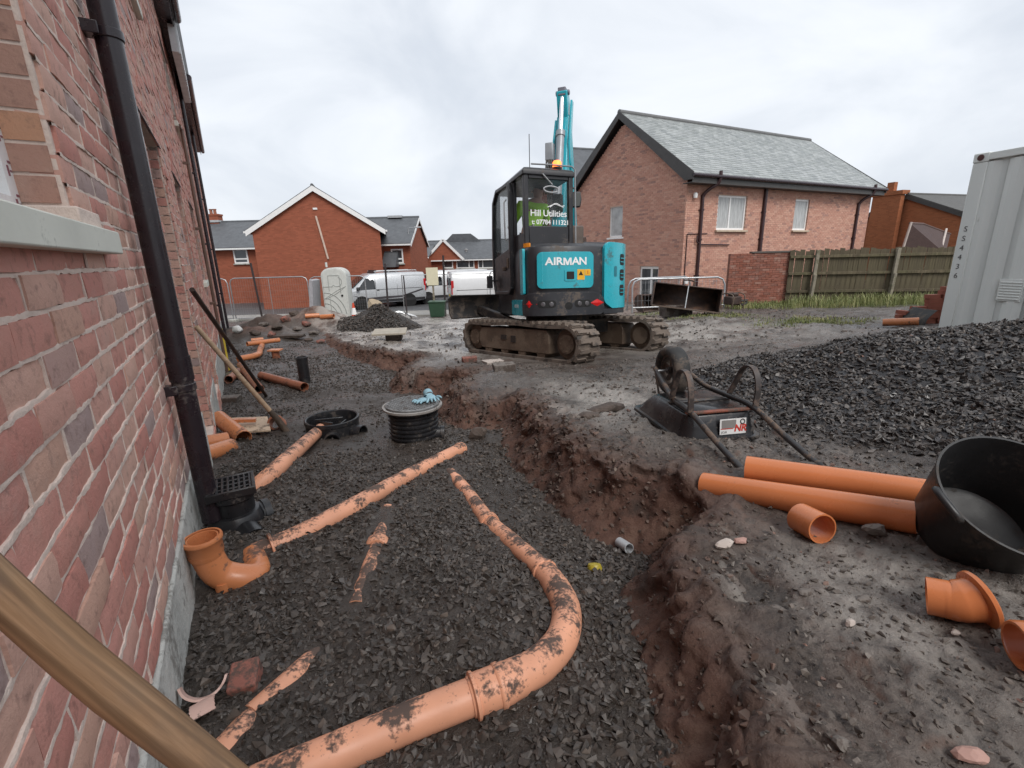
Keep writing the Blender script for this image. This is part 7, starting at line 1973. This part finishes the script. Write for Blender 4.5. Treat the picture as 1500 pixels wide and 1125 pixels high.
for k, (x0, y0, x1, y1, yy) in enumerate(((367, 385, 383, 456, 21.5), (564, 386, 568, 449, 22.5), (591, 404, 596, 455, 22), (649, 374, 652, 452, 22.5))):
    a, c_ = aty(x0, y0, yy), aty(x1, y1, yy); b = MB(); b.tube([a, Vector((c_.x, c_.y, min(c_.z, H(c_.x, c_.y)) - .1))], .045 if k != 2 else .03, 8)
    solo(b, 'fence_post', POSTM, ('thin dark post leaning in front of the gable house', 'thin dark post in front of the silver van', 'shorter thin dark post at the rear of the silver van', 'thin dark post beside the cream board')[k], 'post', 'thin dark posts along the far edge', smooth=50)
# cone
P = aty(519, 461, 21.6); z = H(P.x, P.y); cn = thing('traffic_cone', 'red and white traffic cone by the right side of the portable toilet', 'traffic cone', (P.x, P.y, z))
b = MB(); b.box((0, 0, .02), (.4, .4, .05)); b.lathe([(.15, .04), (.12, .22), (.10, .22), (.10, .04)], 14); b.build('base', pbr('cone_red', (.55, .06, .02), .5), cn, smooth=40)
b = MB(); b.lathe([(.122, .22), (.07, .52), (.05, .52), (.05, .22)], 14); b.build('band', WHITE_UPVC, cn, smooth=40)
b = MB(); b.lathe([(.07, .52), (.03, .75), (0, .75), (0, .52)], 14); b.build('tip', MATS['cone_red'], cn, smooth=40)
# stump, sack, bin, board
P = aty(549, 462, 21); rock(549, 460, .95, .6, .95, pbr('beige_lump', (.34, .27, .19), .8, var=.25, bump=.4), 'beige timber stump standing behind the small gravel pile', 91, .3, name='tree_stump', group='', sink=.1)
P = aty(584, 455, 20.5); z = H(P.x, P.y); t = thing('lying_barrow', 'dark upturned barrow frame lying behind the small gravel pile', 'wheelbarrow', (P.x, P.y, z), .3)
b = MB(); b.loft([rr_(.55, -.3, .3, .1, .02), rr_(.5, -.25, .25, .1, .12), rr_(.3, -.18, .18, .08, .26)]); b.build('tray', PAINT, t, smooth=40)
b = MB(); b.tube([(-.6, -.2, .1), (0, -.2, .32), (.75, -.1, .05)], .025, 6); b.tube([(-.6, .2, .1), (0, .2, .32), (.75, .3, .05)], .025, 6); b.build('handle_tube', STEEL, t, smooth=50)
b = MB(); b.lathe([(.10, -.04), (.16, -.05), (.19, 0), (.16, .05), (.10, .04)], 16, T(-.62, 0, .25) @ RX(PI / 2)); b.build('tyre', RUBBER, t, smooth=50)
P = aty(641, 452, 21.5); z = H(P.x, P.y); t = thing('green_bin', 'dark green plastic bin standing at the road edge below the cream board', 'bin', (P.x, P.y, z), .05)
GRN = pbr('green_plastic', (.022, .060, .032), .45, var=.15)
b = MB(); b.loft([[(x * .31, y * .31, .04) for x, y in ((-1, -1), (1, -1), (1, 1), (-1, 1))], [(x * .36, y * .36, .68) for x, y in ((-1, -1), (1, -1), (1, 1), (-1, 1))]]); b.build('body', GRN, t, bevel=.02)
b = MB(); b.box((0, 0, .71), (.78, .78, .05)); b.build('lid', GRN, t, bevel=.02)
for s in (-.28, .28): b = MB(); b.lathe([(0, -.03), (.08, -.03), (.08, .03), (0, .03)], 12, T(s, .3, .08) @ RY(PI / 2)); b.build('wheel', RUBBER, t)
P = aty(634, 418, 22.2); Pt = aty(634, 392, 22.2); z = H(P.x, P.y); t = thing('notice_board', 'blank cream notice board on a post in front of the white vans', 'notice board', (P.x, P.y, z))
b = MB(); b.bx(-.27, .27, -.02, .02, P.z - z, Pt.z - z); b.build('panel', pbr('cream_board', (.66, .62, .45), .6, var=.05), t, bevel=.005)
b = MB(); b.bx(-.04, .04, .022, .09, -.1, Pt.z - z - .05); b.build('post', POSTC, t)
# street lamp
P = aty(606, 440, 34); Pt = aty(604, 334, 34); t = thing('street_lamp', 'tall grey street lamp between the gable house terrace and the bungalows', 'street lamp', (P.x, 34, -1.6))
hh = Pt.z + 1.6; b = MB(); b.tube([(0, 0, 0), (0, 0, 1.2), (0, 0, 1.25), (0, 0, hh)], [.09, .09, .06, .05], 10); b.tube([(0, 0, hh - .05), (.1, 0, hh), (.5, 0, hh + .04)], .03, 8); b.build('column', STEEL, t, smooth=50)
b = MB(); b.box((.66, 0, hh + .04), (.45, .16, .10)); b.build('lantern', pbr('lantern_grey', (.4, .41, .42), .4), t, bevel=.03)

# vehicles
VWHITE = pbr('white_van_paint', (.60, .61, .62), .22, var=.03, coat=.4, dirt=.05, dirtcol=(.5, .49, .47), dscale=2)
VSILV = pbr('silver_van_paint', (.46, .48, .50), .28, metal=.1, var=.04, coat=.4, dirt=.05, dirtcol=(.4, .39, .37), dscale=2)
VBLUE = pbr('dark_blue_paint', (.03, .06, .13), .25, coat=.4)
TRIM = pbr('black_trim', (.02, .02, .022), .5)
TINT = glass('tinted_glass', (.012, .014, .016), .05)
TAILR = pbr('tail_red', (.45, .012, .015), .2)
ALLOY = pbr('wheel_alloy', (.40, .41, .42), .35, metal=.6)
HEADL = pbr('headlamp', (.6, .62, .63), .1)
def wheel(par, x, y, r, w=.21):
    s = -1 if y < 0 else 1
    b = MB(); b.lathe([(r * .62, -w / 2), (r * .93, -w / 2), (r, -w * .3), (r, w * .3), (r * .93, w / 2), (r * .62, w / 2)], 28, T(x, y, r) @ RX(PI / 2), closed=True); o = b.build('wheel', RUBBER, par, smooth=40)
    b = MB(); M = T(x, y + s * (w / 2 - .04), r) @ RX(PI / 2)
    b.lathe([(r * .50, -.03), (r * .63, -.03), (r * .63, .03), (r * .50, .03)], 24, M, closed=True)
    for k in range(6): a = k * PI / 3; b.bar((0, 0, 0), (math.cos(a) * r * .56, math.sin(a) * r * .56, 0), .055, .03, (0, 0, 1), M)
    b.lathe([(0, -.03), (.06, -.03), (.06, .03), (0, .03)], 12, M); b.build('rim', ALLOY, o)
    b = MB(); b.lathe([(0, -.01), (r * .6, -.01), (r * .6, 0), (0, 0)], 20, T(x, y + s * .02, r) @ RX(PI / 2)); b.build('brake', HOLE, o)
def loftbody(name, secs, m, par, smooth=50, bevel=0):
    b = MB(); b.loft(secs); return b.build(name, m, par, smooth=smooth, bevel=bevel)
def van(name, label, P, heading, paint, L_=5.0, Hh=1.95, W_=1.9, group='vans parked on the road', stripe=None, rack=False, doorline=True, roundel=None):
    """x forward along the van, origin below its middle"""
    t = thing(name, label, 'van', P, heading, group)
    hw = W_ / 2; f = L_ / 2
    def sec(x, zb, zbelt, zt, inb, tum):
        w0 = hw - inb; w1 = w0 - tum; r = .12
        pts = [(x, -w0 + .06, zb), (x, w0 - .06, zb), (x, w0, zb + .12), (x, w0, zbelt), (x, w1, zt - r), (x, w1 - r, zt), (x, -w1 + r, zt), (x, -w1, zt - r), (x, -w0, zbelt), (x, -w0, zb + .12)]
        return pts
    S = [sec(-f, .42, 1.05, Hh - .10, .06, .07), sec(-f + .06, .34, 1.05, Hh - .03, .01, .07), sec(-f + .4, .30, 1.06, Hh, 0, .08), sec(.35, .30, 1.06, Hh, 0, .08), sec(.85, .30, 1.05, Hh - .03, 0, .10),
         sec(1.10, .30, 1.04, Hh - .16, 0, .13), sec(1.82, .30, 1.02, 1.20, .0, .05), sec(2.05, .30, .95, 1.06, .03, .04), sec(f - .12, .30, .72, .86, .12, .03), sec(f, .38, .62, .70, .20, .02)]
    body = loftbody('body', S, paint, t, 40)
    # glass: windscreen, cab side windows
    for s in (-1, 1):
        y = s * (hw + .004); b = MB(); yt = s * (hw - .085)
        V = [(1.62, y, 1.08), (.62, y, 1.08), (.62, yt, Hh - .26), (1.10, yt - s * .03, Hh - .26)]; V2 = [(p[0], p[1] - s * .03, p[2]) for p in V]
        b.add(V + V2, [(0, 1, 2, 3), (7, 6, 5, 4), (0, 4, 5, 1), (1, 5, 6, 2), (2, 6, 7, 3), (3, 7, 4, 0)]); b.build('side_window', TINT, t)
        b = MB(); b.bx(-f + .1, f - .5, s * hw - .012, s * hw + .010, .36, .50); b.build('sill_trim', TRIM, t, bevel=.006)
        b = MB(); b.bx(1.50, 1.68, s * (hw + .02), s * (hw + .16), 1.06, 1.24) if s > 0 else b.bx(1.50, 1.68, -(hw + .16), -(hw + .02), 1.06, 1.24); b.build('mirror', TRIM, t, bevel=.03)
        for xx in (f - .95, -f + 1.05):
            b = MB(); b.lathe([(0, 0), (.40, 0), (.40, .012), (0, .012)], 26, T(xx, s * (hw - .004), .34) @ RX(-s * PI / 2)); b.build('wheel_arch', HOLE, t, smooth=40)
            wheel(t, xx, s * (hw - .10), .335)
        b = MB(); 
        b.bx(.585, .60, s * hw - .004, s * hw + .0035, .5, 1.75); b.bx(-.65, -.64, s * hw - .004, s * hw + .0035, .5, 1.3); b.bx(-f + .25, .58, s * hw - .004, s * hw + .006, 1.04, 1.065); b.build('door_seam', TRIM, t)
        b = MB(); b.bx(.40, .54, s * hw - .004, s * hw + .02, 1.0, 1.04); b.build('door_handle', TRIM, t, bevel=.006)
        b = MB(); V = [(f - .04, s * (hw - .26), .62), (f - .42, s * (hw - .075), .70), (f - .55, s * (hw - .055), .90), (f - .16, s * (hw - .20), .84)]; b.add([(p[0] + .02, p[1] + s * .02, p[2]) for p in V] + [(p[0] - .06, p[1] - s * .06, p[2]) for p in V], [(0, 1, 2, 3), (7, 6, 5, 4), (0, 4, 5, 1), (1, 5, 6, 2), (2, 6, 7, 3), (3, 7, 4, 0)]); b.build('headlight', HEADL, t)
        b = MB(); b.bx(-f - .012, -f + .12, s * (hw - .10), s * (hw - .02), .85, 1.55) if s > 0 else b.bx(-f - .012, -f + .12, -(hw - .02), -(hw - .10), .85, 1.55); b.build('tail_light', TAILR, t, bevel=.01)
        if stripe:
            b = MB(); b.prism([(1.9, .80), (1.2, .62), (.2, .66), (-.9, .66), (-2.1, .98), (-2.2, .98), (-2.2, .92), (-.9, .56), (.2, .52), (1.25, .50)], hw + .002, hw + .005, frame((1, 0, 0), (0, 0, 1), (0, s, 0))); b.build('stripe', stripe, t)
    b = MB(); V = [(1.84, -hw + .12, 1.21), (1.84, hw - .12, 1.21), (1.13, hw - .22, Hh - .17), (1.13, -hw + .22, Hh - .17)]; n = Vector((.018, 0, .015)); b.add([Vector(p) + n for p in V] + [Vector(p) - n for p in V], [(0, 1, 2, 3), (7, 6, 5, 4), (0, 4, 5, 1), (1, 5, 6, 2), (2, 6, 7, 3), (3, 7, 4, 0)]); b.build('windscreen', TINT, t)
    b = MB(); b.bx(f - .16, f + .03, -hw + .2, hw - .2, .30, .56); b.build('front_bumper', TRIM, t, bevel=.04)
    b = MB(); b.bx(f - .10, f + .012, -.42, .42, .60, .70); b.build('grille', TRIM, t, bevel=.01)
    b = MB(); b.bx(-f - .04, -f + .1, -hw + .08, hw - .08, .34, .58); b.build('rear_bumper', TRIM, t, bevel=.03)
    for s in (-1, 1): b = MB(); b.bx(-f - .008, -f + .05, s * .45 - .33, s * .45 + .33, 1.12, 1.68); b.build('rear_window', TINT, t, bevel=.02)
    b = MB(); b.bx(-f - .016, -f + .0, -.26, .26, .70, .81); b.build('number_plate', pbr('plate_yellow', (.7, .5, .05), .4), t)
    if rack:
        RK = pbr('roof_bar', (.50, .51, .52), .35, metal=.3)
        b = MB()
        for s in (-1, 1): b.tube([(-1.9, s * .72, Hh + .10), (.55, s * .72, Hh + .10)], .025, 8)
        for xx in (-1.9, -1.1, -.3, .5): b.tube([(xx, -.74, Hh + .09), (xx, .74, Hh + .09)], .022, 8)
        for xx in (-1.9, -.7, .5):
            for s in (-1, 1): b.rod((xx, s * .74, Hh - .04), (xx, s * .74, Hh + .1), .02, 6)
        b.build('roof_rack', RK, t, smooth=50)
        b = MB(); b.prism([(.45, Hh + .02), (.62, Hh - .02), (.50, Hh + .17), (.40, Hh + .17)], -.7, .7, frame((1, 0, 0), (0, 0, 1), (0, -1, 0))); b.build('wind_deflector', TRIM, t)
    if roundel:
        b = MB(); ring_p = [(-1.2 + .17 * math.cos(a), 0, 1.42 + .17 * math.sin(a)) for a in np.linspace(0, 2 * PI, 21)]; b.tube([(p[0], roundel * (hw - .03), p[2]) for p in ring_p], .045, 6); b.build('roundel', pbr('roundel_red', (.35, .06, .10), .4), t)
    return t
RZ_ = -1.52
STR = pbr('dark_stripe', (.05, .045, .05), .4)
P = aty(562, 450, 28.2); van('silver_van', 'silver van with roof rack and dark side stripe parked nose towards the portable toilet', (P.x, P.y, RZ_), R(180 + 30), VSILV, stripe=STR, rack=True, L_=4.75)
P = aty(645, 436, 30.5); van('white_van', 'white van facing the rear of the silver van, partly behind the cream board', (P.x + .5, P.y, RZ_), R(180 + 25), VWHITE, roundel=1)
P = aty(655, 448, 25.2); van('white_van', 'white van with red tail light seen from behind its rear corner beside the excavator cab', (P.x + 2.55, P.y + 1.0, RZ_), R(14), VWHITE, Hh=2.0)
# dark blue car behind
P = aty(606, 425, 32.0); t = thing('blue_car', 'dark blue car just showing between the silver van and the white van', 'car', (P.x, P.y, RZ_), R(75))
def csec(x, w, zb, zt): return [(x, -w, zb), (x, w, zb), (x, w, zt * .75 + zb * .25), (x, w * .92, zt), (x, -w * .92, zt), (x, -w, zt * .75 + zb * .25)]
loftbody('body', [csec(-2.0, .72, .35, .85), csec(-1.8, .85, .25, .95), csec(-.9, .88, .22, .98), csec(.9, .88, .22, .95), csec(1.7, .85, .25, .85), csec(2.05, .68, .35, .68)], VBLUE, t)
loftbody('cabin', [csec(-1.75, .72, .93, 1.0), csec(-1.2, .70, .93, 1.44), csec(-.1, .68, .93, 1.50), csec(.45, .68, .93, 1.42), csec(1.15, .74, .93, .98)], VBLUE, t)
b = MB(); b.bx(-1.3, .6, -.715, .715, 1.02, 1.34); b.build('side_window', TINT, t, bevel=.05)
for x in (-1.3, 1.3):
    for s in (-1, 1): wheel(t, x, s * .78, .30, .19)
for s in (-.6, .6): b = MB(); b.bx(-2.02, -1.9, s - .14, s + .14, .68, .86); b.build('tail_light', TAILR, t, bevel=.02)

# ------------------------------------------------------------------ loose gravel in the trench, kept off the pipes; clods on the cut face
gp, gs = sample_gravel()
keep = np.ones(len(gp), bool)
for P_, r_ in PIPES:
    if P_[0].y > 7: continue
    for a, c_ in zip(P_[:-1], P_[1:]):
        d = np.array([c_.x - a.x, c_.y - a.y]); L2 = max(float(d @ d), 1e-9)
        t_ = np.clip(((gp[:, 0] - a.x) * d[0] + (gp[:, 1] - a.y) * d[1]) / L2, 0, 1)
        dd = np.hypot(gp[:, 0] - a.x - t_ * d[0], gp[:, 1] - a.y - t_ * d[1]); za = a.z + t_ * (c_.z - a.z)
        topz = za + np.sqrt(np.maximum(r_ * r_ - dd * dd, 0))
        keep &= ~((dd < r_ * .86) & (topz > gp[:, 2] - .004) & (RNG.random(len(gp)) < .96))
scatter('gravel_bed', gp[keep], gs[keep], SLATE, 'dark slate gravel spread along the trench beside the brick wall', 'gravel', 5, .48, .25, .5)
CLOD = stone_material('red_clods', (.042, .025, .019), (.105, .058, .042), (.17, .13, .105), (.6, .95))
B_ = BANKV[2:30].reshape(-1, 3); B_ = B_[(B_[:, 1] < 10) & (np.abs(B_[:, 0]) < B_[:, 1] + .5)]
nn = 8500; B_ = B_[RNG.integers(0, len(B_), nn)] + RNG.normal(0, .006, (nn, 3))
sc_ = (.003 + .017 * RNG.random(nn) ** 4) * np.clip(B_[:, 1] / 2.2, .7, 1.35)
scatter('clods', B_, sc_, CLOD, 'red brown clods clinging to the cut side of the trench', 'soil clods', 23, .7, .5, .8)
